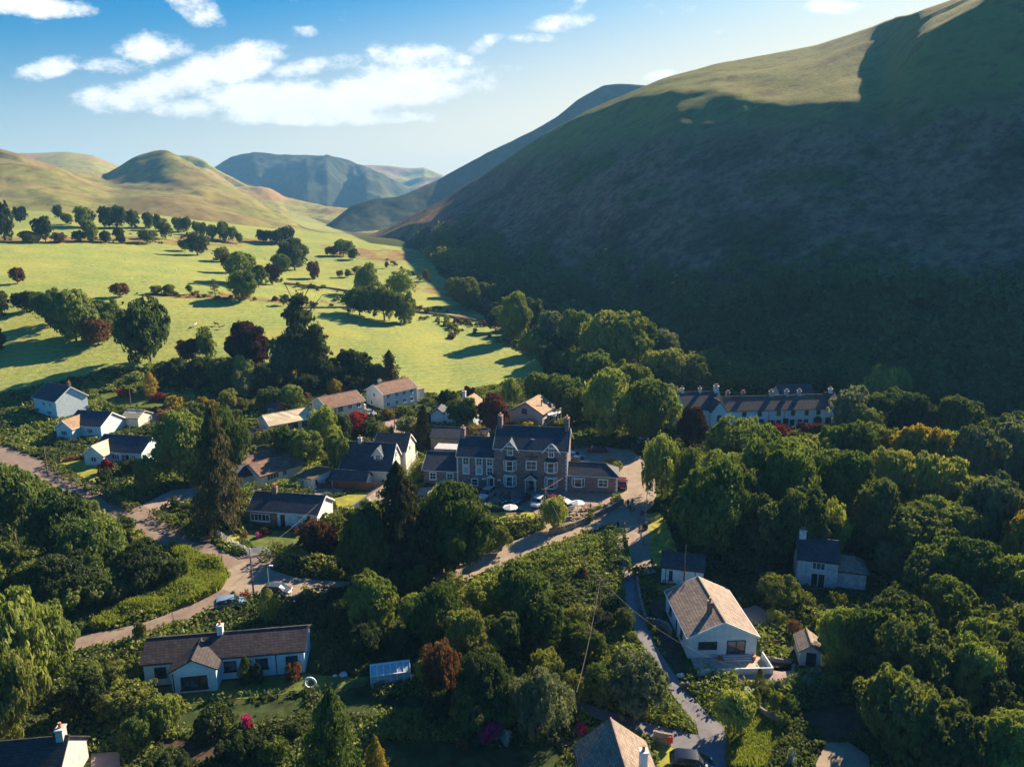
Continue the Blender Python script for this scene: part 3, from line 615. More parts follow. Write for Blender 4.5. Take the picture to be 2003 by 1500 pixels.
def crown_column(seed, n=4500, ls=.06, pw=.55):
    rng = np.random.default_rng(seed); z = rng.random(n); r = (np.sin(pi*np.clip(z*.93+.07, 0, 1))**pw*(1-z*.35))*(1+.12*np.sin(z*37)+rng.normal(size=n)*.08); th = rng.uniform(0, 2*pi, n); r *= 1+.12*np.sin(th*3+z*9)
    P = np.stack([r*np.cos(th), r*np.sin(th), z], 1); D = np.stack([np.cos(th), np.sin(th), np.full(n, .4)], 1); return leaves(P, D, ls*np.ones(n), rng, .5)
def crown_layered(seed, n=7000, np_=46):
    """old pine: uneven flat boughs reaching outwards, each made of tufts"""
    rng = np.random.default_rng(seed); C = []; R = []
    for i in range(np_):
        z = rng.uniform(.15, .97); th = rng.uniform(0, 2*pi); env = (1.05-z)**.7; m = rng.uniform(.45, 1.05)*env
        for s in np.linspace(.25, 1, 4): C.append((m*s*cos(th), m*s*sin(th), z+.05*s-.05*s*s)); R.append(rng.uniform(.09, .17)*(1.2-.3*s))
    P, d = clumps(np.array(C), np.array(R), n, .05, rng, 6, .5, .6, .34); return leaves(P, d, .05*np.ones(len(P)), rng, .5, .5)
def trunk_mesh(name, seed, h=.62, r=.035, limbs=7, mat=None, fork=.28):
    rng = random.Random(seed); mb = MB(); pts = [(0, 0, -.04)]; x = y = 0
    for i in range(1, 7):
        x += rng.uniform(-.02, .02); y += rng.uniform(-.02, .02); pts.append((x, y, h*i/6))
    mb.tube(pts, [r*1.5, r*1.1, r, r*.85, r*.7, r*.5, r*.3], 7)
    for k in range(limbs):
        t = rng.uniform(fork, .95); i = min(5, int(t*6)); b = Vector(pts[i]).lerp(Vector(pts[i+1]), t*6-i); th = 2*pi*k/limbs+rng.uniform(-.4, .4); L = rng.uniform(.4, .65)
        mid = b+Vector((cos(th)*L*.5, sin(th)*L*.5, L*.22)); e = b+Vector((cos(th)*L, sin(th)*L, L*.5)); rr = r*(.6-.3*t)
        mb.tube([b, mid, e], [rr, rr*.7, rr*.3], 5)
        e2 = mid+Vector((cos(th+.9)*L*.35, sin(th+.9)*L*.35, L*.3)); mb.tube([mid, e2], [rr*.5, rr*.2], 4)
    o = mb.build(name, mat or M_bark, smooth=True); me = o.data; bpy.data.objects.remove(o); return me
CROWN = {}; TRUNK = {}
def reg(key, VF, trunk=None): CROWN[key] = mesh_np('crown', VF[0], VF[1], LF['green']); TRUNK[key] = trunk
for i in range(4): reg('oak%d' % i, crown_broad(100+i, 13000, 17+3*i, .068, z0=.04, br=(.24, .40)), trunk_mesh('trunk', i))
for i in range(2): reg('big%d' % i, crown_broad(200+i, 34000, 34, .048, z0=.03, br=(.15, .30), core=.55, sub=18), trunk_mesh('trunk', 20+i, r=.03, limbs=9))
for i in range(2): reg('tall%d' % i, crown_broad(300+i, 10000, 30, .06, z0=.10, br=(.26, .40)), trunk_mesh('trunk', 30+i, h=.8, r=.05))
for i in range(2): reg('birch%d' % i, crown_broad(320+i, 17000, 26, .042, z0=.06, br=(.16, .28), core=.4, droop=.25), trunk_mesh('trunk', 40+i, h=.8, r=.03))
for i in range(2): reg('small%d' % i, crown_broad(340+i, 2200, 12, .12, z0=.12, br=(.3, .45)), trunk_mesh('trunk', 50+i, limbs=4, r=.05))
for i in range(3): reg('bush%d' % i, crown_bush(400+i))
for i in range(2): reg('bigbush%d' % i, crown_bush(420+i, 12000, 20, .06))
for i in range(2): reg('spruce%d' % i, crown_spruce(500+i, 14000, 30), trunk_mesh('trunk', 60+i, h=.96, r=.03, limbs=0))
reg('larch', crown_spruce(520, 9000, 22, ls=.05, ragged=.5, up=True), trunk_mesh('trunk', 63, h=.96, r=.03, limbs=0))
reg('cone', crown_spruce(530, 16000, 46, z0=0, ls=.04, ragged=.12), trunk_mesh('trunk', 64, h=.9, r=.04, limbs=0))
reg('column', crown_column(540), trunk_mesh('trunk', 65, h=.8, r=.06, limbs=0)); reg('pine', crown_layered(550, 15000), trunk_mesh('trunk', 66, h=.95, r=.04, limbs=9, fork=.3))
reg('bonsai', crown_layered(551, 2500, 9), trunk_mesh('trunk', 67, h=.9, r=.04, limbs=6))

LMK = [(75, 900, 'the left lane'), (130, 780, 'the farthest left house'), (190, 830, 'the middle left bungalow'), (250, 870, 'the blue roofed bungalow'), (296, 750, 'the golden cypress'), (428, 900, 'the tall spruce'), (490, 690, 'the copper tree'), (585, 690, 'the old pine'), (540, 830, 'the pale corrugated roof'), (652, 795, 'the pink roofed house'),
 (755, 775, 'the upper white house'), (720, 900, 'the slate roofed house with one dormer'), (515, 910, 'the brown roofed bungalow'), (570, 1000, 'the slate bungalow'), (629, 865, 'the garden pole'), (700, 830, 'the red maple'), (960, 810, 'the copper beech'), (1045, 800, 'the modern stone house'), (1040, 900, 'the hotel'), (1160, 930, 'the hotel annexe'),
 (890, 1030, 'the huge maple'), (785, 1010, 'the central spruce'), (497, 1130, 'the junction pole'), (440, 1270, 'the long white bungalow'), (765, 1320, 'the greenhouse'), (640, 1420, 'the broad conifer'), (1062, 1360, 'the grey blossom tree'), (1235, 1330, 'the domed tree'), (1150, 1200, 'the bare tree'), (1172, 1160, 'the lower wood pole'), (1085, 1060, 'the bank hedge'), (1340, 1110, 'the white lodge'),
 (1400, 1220, 'the white gabled bungalow'), (1575, 1270, 'the garden shed'), (1600, 1100, 'the wooded cottage'), (1500, 800, 'the terrace'), (1590, 860, 'the purple beech'), (1785, 890, 'the golden orange tree'), (1435, 860, 'the large domed tree'), (1372, 990, 'the biggest dark tree'), (1545, 960, 'the light green tree'), (1900, 1120, 'the flat topped dome'), (1640, 1240, 'the bright tree by the shed'), (1795, 1310, 'the yellow green dome'), (1720, 1480, 'the gravel patch'),
 (1550, 1370, 'the rockery'), (1465, 1430, 'the lower lawn'), (1210, 1450, 'the hipped roof'), (967, 1430, 'the pink rhododendron'), (90, 1450, 'the corner roof'), (45, 1280, 'the lower left tree'), (240, 1090, 'the bright round tree'), (370, 1150, 'the grassy bank'), (200, 1240, 'the lower lane'), (1190, 660, 'the very broad olive tree'), (1190, 790, 'the bright car park tree'), (918, 570, 'the broad pale olive tree'), (870, 505, 'the head of the river wood'), (1010, 620, 'the neck tree'), (1350, 730, 'the feathery trees'), (735, 1180, 'the leafy tree below the lane'), (862, 1200, 'the rounded centre tree'), (1330, 1290, 'the track'), (340, 975, 'the brown driveway'), (1980, 900, 'the right edge crown'), (1985, 1350, 'the lower right edge'), (1850, 830, 'the broad dim tree')]
LCOL = dict(green='green', lime='bright green', dark='dark green', grey='grey green', olive='olive', gold='golden', rust='rusty brown', copper='copper red', red='red', pink='pink', white='white flowering', conif='dark', brownc='brown', grass='green')
SEEN = set()
def autolabel(kind, leaf, u, a, y, w):
    kind = kind
    c = (a+y)/2; best = sorted(LMK, key=lambda l: (l[0]-u)**2+(l[1]-c)**2)[:6]
    size = 'small' if w < 34 else 'middling' if w < 62 else 'large' if w < 100 else 'very large'; shape = 'squat' if y-a < w*.78 else 'rounded' if y-a < w*.98 else 'upright'
    for l in best:
        dx, dy = u-l[0], c-l[1]; n = abs(dx) > 2.2*abs(dy); v = abs(dy) > 2.2*abs(dx)
        r = ('right of' if dx > 0 else 'left of') if n else ('below' if dy > 0 else 'above') if v else ('below ' if dy > 0 else 'above ')+('right of' if dx > 0 else 'left of')
        far = '' if abs(dx)+abs(dy) > 90 else 'just '
        s = f'{size} {shape} {LCOL[leaf]} {kind} {far}{r} {l[2]}'
        if s not in SEEN: SEEN.add(s); return s
    return s
def put(key, P, w, h, leaf='green', label=None, cat='tree', group=None, name=None, rz=None, trunk=True, sx=1.0):
    """one tree or shrub standing at ground point P, w = crown radius, h = height (metres)"""
    rz = random.uniform(0, 2*pi) if rz is None else rz
    isb = TRUNK[key] is None or not trunk
    nm = name or ('shrub' if isb else 'tree')
    def leafy(o):
        if o.data.materials and LF[leaf] is not o.data.materials[0]:
            o.material_slots[0].link = 'OBJECT'; o.material_slots[0].material = LF[leaf]
    if isb:
        o = link(nm, CROWN[key]); o.location = (P.x, P.y, P.z-.05*h); o.rotation_euler = (0, 0, rz); o.scale = (w, w*sx, h); leafy(o); root = o
    else:
        q_ = random.uniform(.86, 1.14); root = empty(nm, P, rz); root.scale = (w*q_, w*sx/q_, h); root.rotation_euler = (random.gauss(0, .045), random.gauss(0, .045), rz)
        c = link('crown', CROWN[key], root); leafy(c); t = link('trunk', TRUNK[key], root)
        if key.startswith('birch'): t.material_slots[0].link = 'OBJECT'; t.material_slots[0].material = M_bare
    return tag(root, label, cat, group)
def size_at(u, ytop, ybase, wpx):
    P = G(u, ybase); t = depth(P); lo, hi = .2, 60
    for _ in range(30):
        m = (lo+hi)/2; yy = proj(P.x, P.y, P.z+m)[1]
        if yy > ytop: lo = m
        else: hi = m
    return P, wpx*t/FPX/2, lo
TREEPX = []
KEEP = [(70, 755, 330, 915), (450, 875, 625, 955), (483, 955, 660, 1045), (660, 855, 815, 950), (480, 800, 605, 850), (600, 765, 810, 815), (838, 768, 1105, 850), (829, 840, 1215, 1010), (1330, 765, 1645, 832), (1290, 1075, 1500, 1325), (1555, 1035, 1695, 1150), (1545, 1240, 1605, 1300), (278, 1200, 600, 1350), (720, 1295, 815, 1340), (1140, 1400, 1285, 1500), (0, 1425, 235, 1500), (1200, 880, 1290, 1060), (300, 1185, 480, 1225), (130, 1215, 300, 1262), (400, 1080, 600, 1190), (1215, 1060, 1260, 1180), (1060, 985, 1215, 1060), (950, 1030, 1215, 1112), (568, 920, 630, 962)]
def clear(u, a, b, w):
    return not any(u+w*.42 > x0 and u-w*.42 < x1 and a < y1 and b > y0 for x0, y0, x1, y1 in KEEP)
def T(key, u, ytop, ybase, wpx, leaf='green', label=None, cat='tree', group=None, name=None, **k):
    P, w, h = size_at(u, ytop, ybase, wpx); TREEPX.append((P.x, P.y, w)); return put(key, P, w*1.02, h, leaf, label, cat, group, name, **k)
def S(u, ytop, ybase, wpx, leaf='green', label=None, group=None, key=None, name='shrub'):
    k = key or random.choice(['bush0', 'bush1', 'bush2']); return T(k, u, ytop, ybase, wpx, leaf, label, 'shrub', group, name)
# ---------------------------------------------------------------- trees of the fields
FARL = ['big dark tree where the far hedge line begins', 'second tree of the far hedge line', 'third tree of the far hedge line, touching the second', 'fourth tree of the far hedge line', 'fifth tree of the far hedge line, before a gap', 'thin tree in the gap of the far hedge line', 'first tree right of the gap in the far hedge line', 'second tree right of the gap in the far hedge line',
 'low tree above the start of the far hedge line', 'tiny lone tree highest on the far left pasture', 'tree near the left edge on the upper pasture', 'small tree after the middle of the far hedge line', 'small twin tree after the middle of the far hedge line', 'rounded tree in the falling part of the far hedge line', 'largest tree in the falling part of the far hedge line', 'last but one tree of the far hedge line', 'last tiny tree of the far hedge line']
MIDL = ['left one of the pair at the start of the bracken strip', 'right and taller one of the pair at the start of the bracken strip', 'rusty bush beside the pair on the bracken strip', 'squat dark bush left of the paler tree on the bracken strip', 'paler taller tree on the bracken strip', 'small dark tree right of the paler tree on the bracken strip', 'small dark tree with a round head above the bracken strip', 'lowest dark bush under the round headed tree', 'tall dark tree cut by the left edge on the upper pasture']
gF = 'small trees along the far field hedges'; lF = 'small dark tree in the hedge line crossing the far left pasture'
for (u, a, b, w) in [(170, 405, 446, 42), (215, 405, 447, 32), (235, 404, 447, 30), (258, 412, 447, 28), (290, 416, 447, 26), (310, 420, 452, 18), (348, 425, 453, 22), (366, 426, 455, 20), (130, 418, 440, 22), (115, 402, 428, 16), (40, 405, 436, 26),
                     (385, 434, 460, 18), (398, 436, 463, 16), (415, 440, 468, 22), (440, 434, 470, 30), (455, 444, 472, 20), (468, 456, 475, 14)]:
    lfx = random.choice(['dark', 'green', 'green', 'olive'])
    T('oak%d' % random.randrange(4), u, a, b, w, lfx, FARL.pop(0), group=gF)
gM = 'trees dotted over the middle pasture'
lM = 'round dark tree standing on the brown bracken strip at the left of the pasture'
for (u, a, b, w, lf) in [(60, 452, 476, 34, 'dark'), (90, 428, 476, 36, 'dark'), (118, 455, 476, 26, 'rust'), (158, 452, 474, 28, 'dark'), (178, 432, 474, 34, 'green'), (208, 452, 475, 26, 'dark'), (232, 448, 471, 20, 'dark'), (237, 462, 476, 20, 'dark'), (10, 395, 470, 34, 'dark')]:
    T('oak%d' % random.randrange(4), u, a, b, w, lf, MIDL.pop(0), group=gM)
FT = [('oak0', 289, 450, 476, 34, 'dark', 'dark round bush-like tree left of the upright tree on the bracken strip'),
 ('tall0', 325, 430, 468, 24, 'dark', 'upright dark tree above the bracken strip at far left centre'),
 ('tall1', 386, 457, 500, 38, 'dark', 'dense dark tree casting a long shadow across the pale pasture'),
 ('oak1', 362, 470, 492, 24, 'green', 'small paler tree just left of the dense dark pasture tree'),
 ('oak2', 434, 484, 512, 32, 'green', 'small round tree on the wall line right of the dense dark pasture tree'),
 ('oak3', 474, 495, 555, 62, 'green', 'upper dark tree of the clump in the middle pasture'),
 ('oak1', 455, 498, 535, 40, 'rust', 'brownish tree on the left shoulder of the pasture clump'),
 ('big0', 474, 530, 588, 66, 'green', 'broad tree in front of the pasture clump with shadow to its left'),
 ('oak2', 506, 520, 562, 36, 'green', 'right hand tree of the pasture clump'),
 ('oak0', 533, 518, 556, 30, 'copper', 'dark red hawthorn beside the pasture clump'),
 ('oak3', 548, 498, 532, 42, 'green', 'tree between the pasture clump and the tall dense tree'),
 ('big1', 577, 466, 528, 64, 'dark', 'tall dense tree at the centre of the pasture hedge'),
 ('oak0', 562, 444, 476, 40, 'dark', 'dark tree behind the tall dense hedge tree'),
 ('oak1', 540, 452, 478, 34, 'dark', 'dark tree at the left of the group above the pasture hedge'),
 ('oak2', 515, 450, 474, 28, 'dark', 'leftmost dark tree of the group above the pasture hedge'),
 ('oak3', 612, 512, 546, 28, 'rust', 'single reddish hawthorn on the bank in the middle pasture'),
 ('oak0', 672, 470, 500, 34, 'green', 'taller tree of the trio at the head of the valley floor'),
 ('oak1', 652, 483, 502, 20, 'copper', 'purplish tree of the trio at the head of the valley floor'),
 ('oak2', 690, 486, 508, 24, 'dark', 'low dark tree of the trio at the head of the valley floor'),
 ('small0', 641, 486, 500, 14, 'green', 'tiny round bush left of the trio at the head of the valley floor'),
 ('tall1', 716, 518, 580, 46, 'green', 'tree standing behind the three trunked pasture trees'),
 ('oak2', 704, 562, 616, 60, 'green', 'left tree of the row with visible trunks in the middle pasture'),
 ('tall0', 752, 556, 626, 46, 'green', 'middle tree of the row with visible trunks in the middle pasture'),
 ('oak3', 790, 574, 632, 52, 'green', 'right tree of the row with visible trunks in the middle pasture'),
 ('tall0', 784, 530, 585, 46, 'green', 'tall tree behind the right end of the trunked row'),
 ('small1', 697, 522, 536, 16, 'rust', 'small brown hawthorn left of the tree behind the row'),
 ('small0', 680, 528, 543, 18, 'olive', 'small scrubby hawthorn in the upper middle pasture'),
 ('small1', 665, 530, 544, 12, 'rust', 'smallest brown scrub tree in the upper middle pasture'),
 ('small0', 756, 513, 525, 8, 'dark', 'tiny dark upright bush near the river trees'),
 ('oak0', 833, 528, 550, 14, 'rust', 'narrow brown tree at the edge of the river wood'),
 ('small0', 555, 578, 598, 18, 'dark', 'small dark bush at the top of the near field'),
 ('bonsai', 421, 547, 580, 36, 'olive', 'flat layered pale tree on the field boundary'),
 ('small1', 372, 558, 576, 14, 'green', 'tiny tree left of the flat layered pale tree'),
 ('oak1', 235, 556, 582, 34, 'rust', 'brown hawthorn at the left end of the field boundary'),
 ('oak2', 308, 559, 575, 26, 'olive', 'left one of two olive bushes on the field boundary'),
 ('oak3', 332, 557, 575, 24, 'olive', 'right one of two olive bushes on the field boundary'),
 ('oak1', 35, 526, 556, 26, 'rust', 'lone brown bush in the blurred far left pasture'),
 ('small1', 614, 592, 608, 14, 'dark', 'small dark thorn at the left end of the stone wall line'),
 ('oak0', 295, 592, 716, 118, 'green', 'very large broad tree at the edge of the near field left of the village'),
 ('tall1', 406, 644, 706, 40, 'green', 'medium pale green tree right of the very large broad tree'),
 ('oak2', 370, 664, 708, 46, 'copper', 'dark reddish low tree right of the very large broad tree'),
 ('big0', 150, 566, 668, 112, 'green', 'largest tree of the blurred clump in the left field'),
 ('oak3', 205, 588, 660, 60, 'green', 'right hand tree of the blurred clump in the left field'),
 ('oak1', 100, 574, 640, 66, 'green', 'left hand tree of the blurred clump in the left field'),
 ('oak0', 52, 572, 612, 48, 'dark', 'low dark tree at the far left of the blurred clump'),
 ('oak2', 192, 622, 674, 62, 'rust', 'dark reddish tree at the front of the blurred clump'),
 ('oak0', -5, 570, 622, 46, 'dark', 'dark tree cut by the left edge beside the field'),
 ('oak3', -10, 640, 690, 40, 'dark', 'dark bush cut by the left edge below the field'),
 ('big1', 488, 630, 722, 92, 'copper', 'large dark copper tree beside the old pine'),
 ('pine', 584, 583, 742, 128, 'conif', 'tall old spreading pine behind the village'),
 ('pine', 620, 640, 750, 90, 'conif', 'lower dark pine at the right foot of the tall old pine'),
 ('tall0', 556, 668, 752, 50, 'grey', 'pale silvery tree in front of the tall old pine'),
 ('oak0', 687, 686, 752, 72, 'dark', 'dark rounded tree right of the tall old pine'),
 ('larch', 763, 686, 756, 56, 'brownc', 'brown tipped dark conifer at the edge of the bright field'),
 ('oak2', 735, 712, 756, 40, 'dark', 'dark tree between the rounded tree and the brown tipped conifer'),
 ('oak1', 650, 715, 765, 50, 'dark', 'dark tree below the lower dark pine'),
 ('oak3', 445, 700, 760, 60, 'dark', 'dark tree in the belt above the left gardens'),
 ('oak0', 395, 700, 752, 60, 'dark', 'dark tree in the belt left of the copper tree'),
 ('oak1', 345, 706, 758, 60, 'dark', 'dark shrubby tree below the very large broad tree'),
 ('tall1', 480, 700, 772, 44, 'green', 'soft green tree in the belt above the cream bungalow'),
 ('oak2', 520, 712, 768, 60, 'dark', 'dark tree behind the pale silvery tree'),
 ('oak3', 600, 735, 775, 50, 'dark', 'dark tree in the belt above the pink roofed house')]
for k, u, a, b, w, lf, lb in FT: T(k, u, a, b, w, lf, lb)
# scrub along the field walls
gS = 'scrub bushes along the field boundaries'
SCR = []
for i in range(190):
    seg = random.choice([((600, 596), (960, 640)), ((640, 590), (900, 612)), ((560, 560), (690, 574)), ((285, 574), (560, 592)), ((430, 508), (560, 560)), ((760, 512), (860, 560)), ((880, 640), (1040, 690)), ((820, 600), (900, 660)), ((130, 446), (470, 476)), ((180, 474), (340, 478)), ((80, 606), (300, 590))])
    t = random.random(); u = seg[0][0]*(1-t)+seg[1][0]*t+random.gauss(0, 8); y = seg[0][1]*(1-t)+seg[1][1]*t+random.gauss(0, 2)
    s_ = random.uniform(3, 9)*(.5+max(0, (y-440))/200); P, w_, h_ = size_at(u, y-s_, y, s_*1.6); SCR.append((P, w_, h_))
def scrub():
    rng = np.random.default_rng(31); groups = {'green': [], 'rust': [], 'olive': []}
    for q in SCR: groups[rng.choice(['green', 'rust', 'olive'])].append(q)
    for lf, L in groups.items():
        V = []
        for P, w_, h_ in L:
            v, f = crown_bush(int(rng.integers(1, 900)), 420, 5, .24); V.append(v*np.array((w_, w_, h_))+np.array(P))
        v = np.concatenate(V); tag(link('scrub', mesh_np('scrub', v, np.arange(len(v)).reshape(-1, 4), LF[lf])), kind='stuff')
scrub()
# ---------------------------------------------------------------- river trees
RT = [('oak0', 868, 486, 530, 62, 'olive', 'broad pale tree at the head of the river wood'), ('oak1', 905, 490, 536, 52, 'green', 'tree at the head of the river wood against the dark fell'),
 ('oak2', 842, 482, 512, 36, 'green', 'dark rounded tree leading the river wood up the valley'), ('oak3', 935, 506, 540, 40, 'grey', 'pale small tree on the fell side of the river wood'),
 ('big0', 918, 542, 604, 72, 'olive', 'broad pale olive tree in the middle of the river wood'), ('oak1', 955, 558, 604, 52, 'green', 'round tree right of the broad pale olive tree by the river'),
 ('oak3', 886, 545, 582, 30, 'green', 'small tree left of the broad pale olive tree by the river'), ('oak0', 905, 528, 560, 46, 'olive', 'rounded tree above the broad pale olive tree by the river'),
 ('big1', 1010, 572, 668, 74, 'green', 'tall tree at the narrow neck of the river wood'), ('oak2', 1046, 585, 650, 46, 'green', 'rounded tree right of the tall neck tree by the river'),
 ('oak3', 1082, 612, 686, 50, 'grey', 'pale leaning tree above the bright field corner'), ('oak0', 1040, 652, 695, 46, 'olive', 'low pale willow at the bright field corner'),
 ('big0', 1190, 610, 728, 140, 'olive', 'very broad olive tree dominating the river wood'), ('oak1', 1128, 616, 702, 78, 'green', 'dark round tree left of the very broad olive tree'),
 ('oak2', 1252, 628, 705, 80, 'green', 'round tree on the right shoulder of the very broad olive tree'), ('tall1', 1305, 648, 705, 50, 'grey', 'pale upright tree against the dark hillside'),
 ('oak3', 1165, 690, 765, 92, 'green', 'green tree below the very broad olive tree'), ('oak0', 1300, 686, 765, 96, 'olive', 'soft feathery tree above the terrace end'),
 ('oak1', 1350, 702, 765, 82, 'olive', 'soft feathery tree between the terrace and the river wood'), ('oak2', 1388, 684, 742, 60, 'olive', 'feathery tree at the right end of the river wood'),
 ('big1', 1190, 722, 858, 132, 'lime', 'large bright green tree behind the hotel car park'), ('big0', 1262, 742, 862, 110, 'green', 'large leafy tree right of the bright green car park tree'),
 ('oak3', 1225, 712, 800, 90, 'olive', 'pale tree top above the car park trees'), ('tall0', 1296, 765, 850, 70, 'lime', 'bright upright tree left of the white terrace'),
 ('oak0', 1095, 736, 805, 76, 'green', 'green tree behind the modern stone house'), ('oak1', 1048, 734, 800, 60, 'green', 'green tree above the modern stone house roof'),
 ('birch0', 1000, 738, 800, 40, 'lime', 'slender birch behind the copper beech'), ('oak2', 1130, 760, 830, 70, 'dark', 'dark tree right of the modern stone house'),
 ('tall0', 1265, 800, 862, 60, 'green', 'dark leafy tree bordering the car park bend')]
for k, u, a, b, w, lf, lb in RT: T(k, u, a, b, w, lf, lb)
gR = 'undergrowth trees filling the river wood'
for i in range(46):
    t = random.random(); pts = [(860, 520), (900, 560), (940, 600), (1000, 650), (1060, 680), (1110, 720), (1160, 770), (1230, 800), (1330, 770)]
    j = min(len(pts)-2, int(t*(len(pts)-1))); f = t*(len(pts)-1)-j; u = pts[j][0]*(1-f)+pts[j+1][0]*f+random.gauss(20, 25); y = pts[j][1]*(1-f)+pts[j+1][1]*f+random.gauss(0, 10)
    w = 26+t*34
    if not clear(u, y-w, y, w): continue
    lf = random.choice(['green', 'olive', 'dark', 'grey']); a = y-w*random.uniform(.7, 1); T('oak%d' % random.randrange(4), u, a, y, w, lf, autolabel('tree', lf, u, a, y, w), group=gR)
# ---------------------------------------------------------------- village trees
VT = [('oak0', 873, 765, 812, 42, 'dark', 'dark round tree beside the white garage gable'), ('oak1', 906, 784, 842, 60, 'green', 'round green tree hiding the tan roofed house'),
 ('big1', 962, 770, 846, 64, 'copper', 'dark copper beech behind the hotel'), ('oak2', 917, 757, 790, 26, 'copper', 'small purple tree behind the tan roofed house'),
 ('oak3', 700, 808, 852, 46, 'red', 'red leaved maple in front of the pink roofed house'), ('column', 727, 808, 850, 18, 'dark', 'narrow dark cypress beside the red maple'),
 ('spruce0', 823, 790, 878, 48, 'brownc', 'brown conifer left of the hotel'), ('big0', 362, 808, 945, 108, 'green', 'large pale green tree right of the blue roofed bungalow'),
 ('spruce1', 428, 790, 1036, 118, 'brownc', 'very tall dark spruce by the lane junction'), ('tall0', 458, 806, 930, 62, 'green', 'tall green tree behind the very tall spruce'),
 ('oak0', 395, 810, 900, 50, 'green', 'green tree crown left of the very tall spruce'),
 ('oak1', 292, 900, 965, 44, 'green', 'round green tree by the right corner of the blue roofed bungalow'), ('column', 296, 728, 778, 26, 'gold', 'golden green cypress in the upper left garden'),
 ('tall1', 636, 800, 892, 66, 'lime', 'feathery pale green tree by the telegraph pole'), ('oak3', 665, 812, 880, 50, 'grey', 'silvery green tree left of the red maple'),
 ('oak0', 560, 838, 905, 56, 'green', 'green garden tree below the cream roofed bungalow'), ('oak2', 520, 842, 885, 44, 'olive', 'olive shrub tree left of the garden tree under the cream bungalow'),
 ('oak1', 600, 850, 920, 60, 'green', 'rounded green tree left of the telegraph pole base'), ('oak3', 670, 850, 930, 50, 'green', 'green tree right of the telegraph pole'),
 ('oak2', 447, 762, 802, 34, 'olive', 'rounded olive tree above the cream roofed bungalow'), ('tall0', 478, 728, 780, 34, 'grey', 'slim grey green tree in the garden belt'),
 ('oak0', 570, 755, 802, 50, 'green', 'rounded tree above the cream roofed bungalow end'), ('oak1', 530, 762, 800, 50, 'green', 'green tree beside the solar shed'),
 ('oak3', 655, 740, 772, 30, 'gold', 'golden brown small tree behind the pink roofed house'),
 ('spruce0', 785, 904, 1132, 176, 'brownc', 'tall dark spruce in the middle of the village'), ('big1', 892, 950, 1112, 158, 'green', 'huge maple in front of the hotel lawn'),
 ('birch0', 846, 945, 1090, 70, 'lime', 'feathery light birch between the spruce and the huge maple'), ('big0', 722, 1000, 1150, 112, 'dark', 'dark leafy tree left of the tall dark spruce'),
 ('oak1', 730, 985, 1060, 60, 'green', 'green tree in front of the hidden white cottage'),
 ('oak2', 975, 1028, 1080, 48, 'olive', 'rounded shrub tree at the right foot of the huge maple'), ('birch1', 1084, 972, 1036, 62, 'lime', 'small light tree beside the beer garden pole'),
 ('oak3', 615, 1018, 1088, 66, 'rust', 'brown leaved tree in front of the slate bungalow'), ('oak0', 650, 1006, 1056, 50, 'olive', 'olive tree at the right gable of the slate bungalow'),
 ('oak1', 640, 1040, 1092, 50, 'copper', 'dark copper shrub tree behind the clipped hedge'),
 ('big0', 735, 1128, 1232, 100, 'green', 'leafy tree below the lane in the middle foreground'), ('big1', 862, 1145, 1262, 110, 'green', 'rounded tree in the centre of the lower wood'),
 ('big0', 1030, 1112, 1232, 128, 'green', 'broad feathery tree under the hedge bank'), ('oak2', 950, 1128, 1200, 90, 'lime', 'bright green tree just below the road'),
 ('big1', 915, 1195, 1300, 100, 'olive', 'olive tree in the lower wood centre'), ('oak0', 1065, 1178, 1262, 80, 'green', 'sunlit tree on the right side of the lower wood'),
 ('oak1', 985, 1210, 1290, 76, 'dark', 'dark tree in the gap of the lower wood'), ('birch1', 868, 1258, 1372, 92, 'rust', 'brown twiggy tree above the greenhouse'),
 ('big0', 950, 1288, 1402, 116, 'dark', 'dense dark green tree left of the grey blossom tree'), ('birch0', 1062, 1302, 1434, 126, 'grey', 'grey green blossom tree above the hipped roof'),
 ('bigbush0', 1235, 1287, 1388, 146, 'grey', 'wide domed pale edged tree beside the track'), ('cone', 640, 1340, 1580, 170, 'green', 'large broad conifer at the bottom of the picture'),
 ('column', 528, 1152, 1214, 40, 'olive', 'ivy covered tree stump between the two parked cars'), ('column', 480, 1284, 1337, 26, 'dark', 'taller clipped bush in front of the long white bungalow'),
 ('column', 505, 1296, 1335, 24, 'dark', 'shorter clipped bush in front of the long white bungalow'),
 ('spruce1', 735, 1440, 1560, 70, 'gold', 'yellow tipped conifer beside the large broad conifer'),
 ('larch', 441, 1395, 1440, 26, 'green', 'small pointed conifer in the dark lower left garden'), ('oak3', 403, 1400, 1450, 44, 'dark', 'dark shrub tree left of the small pointed conifer')]
for k, u, a, b, w, lf, lb in VT: T(k, u, a, b, w, lf, lb)
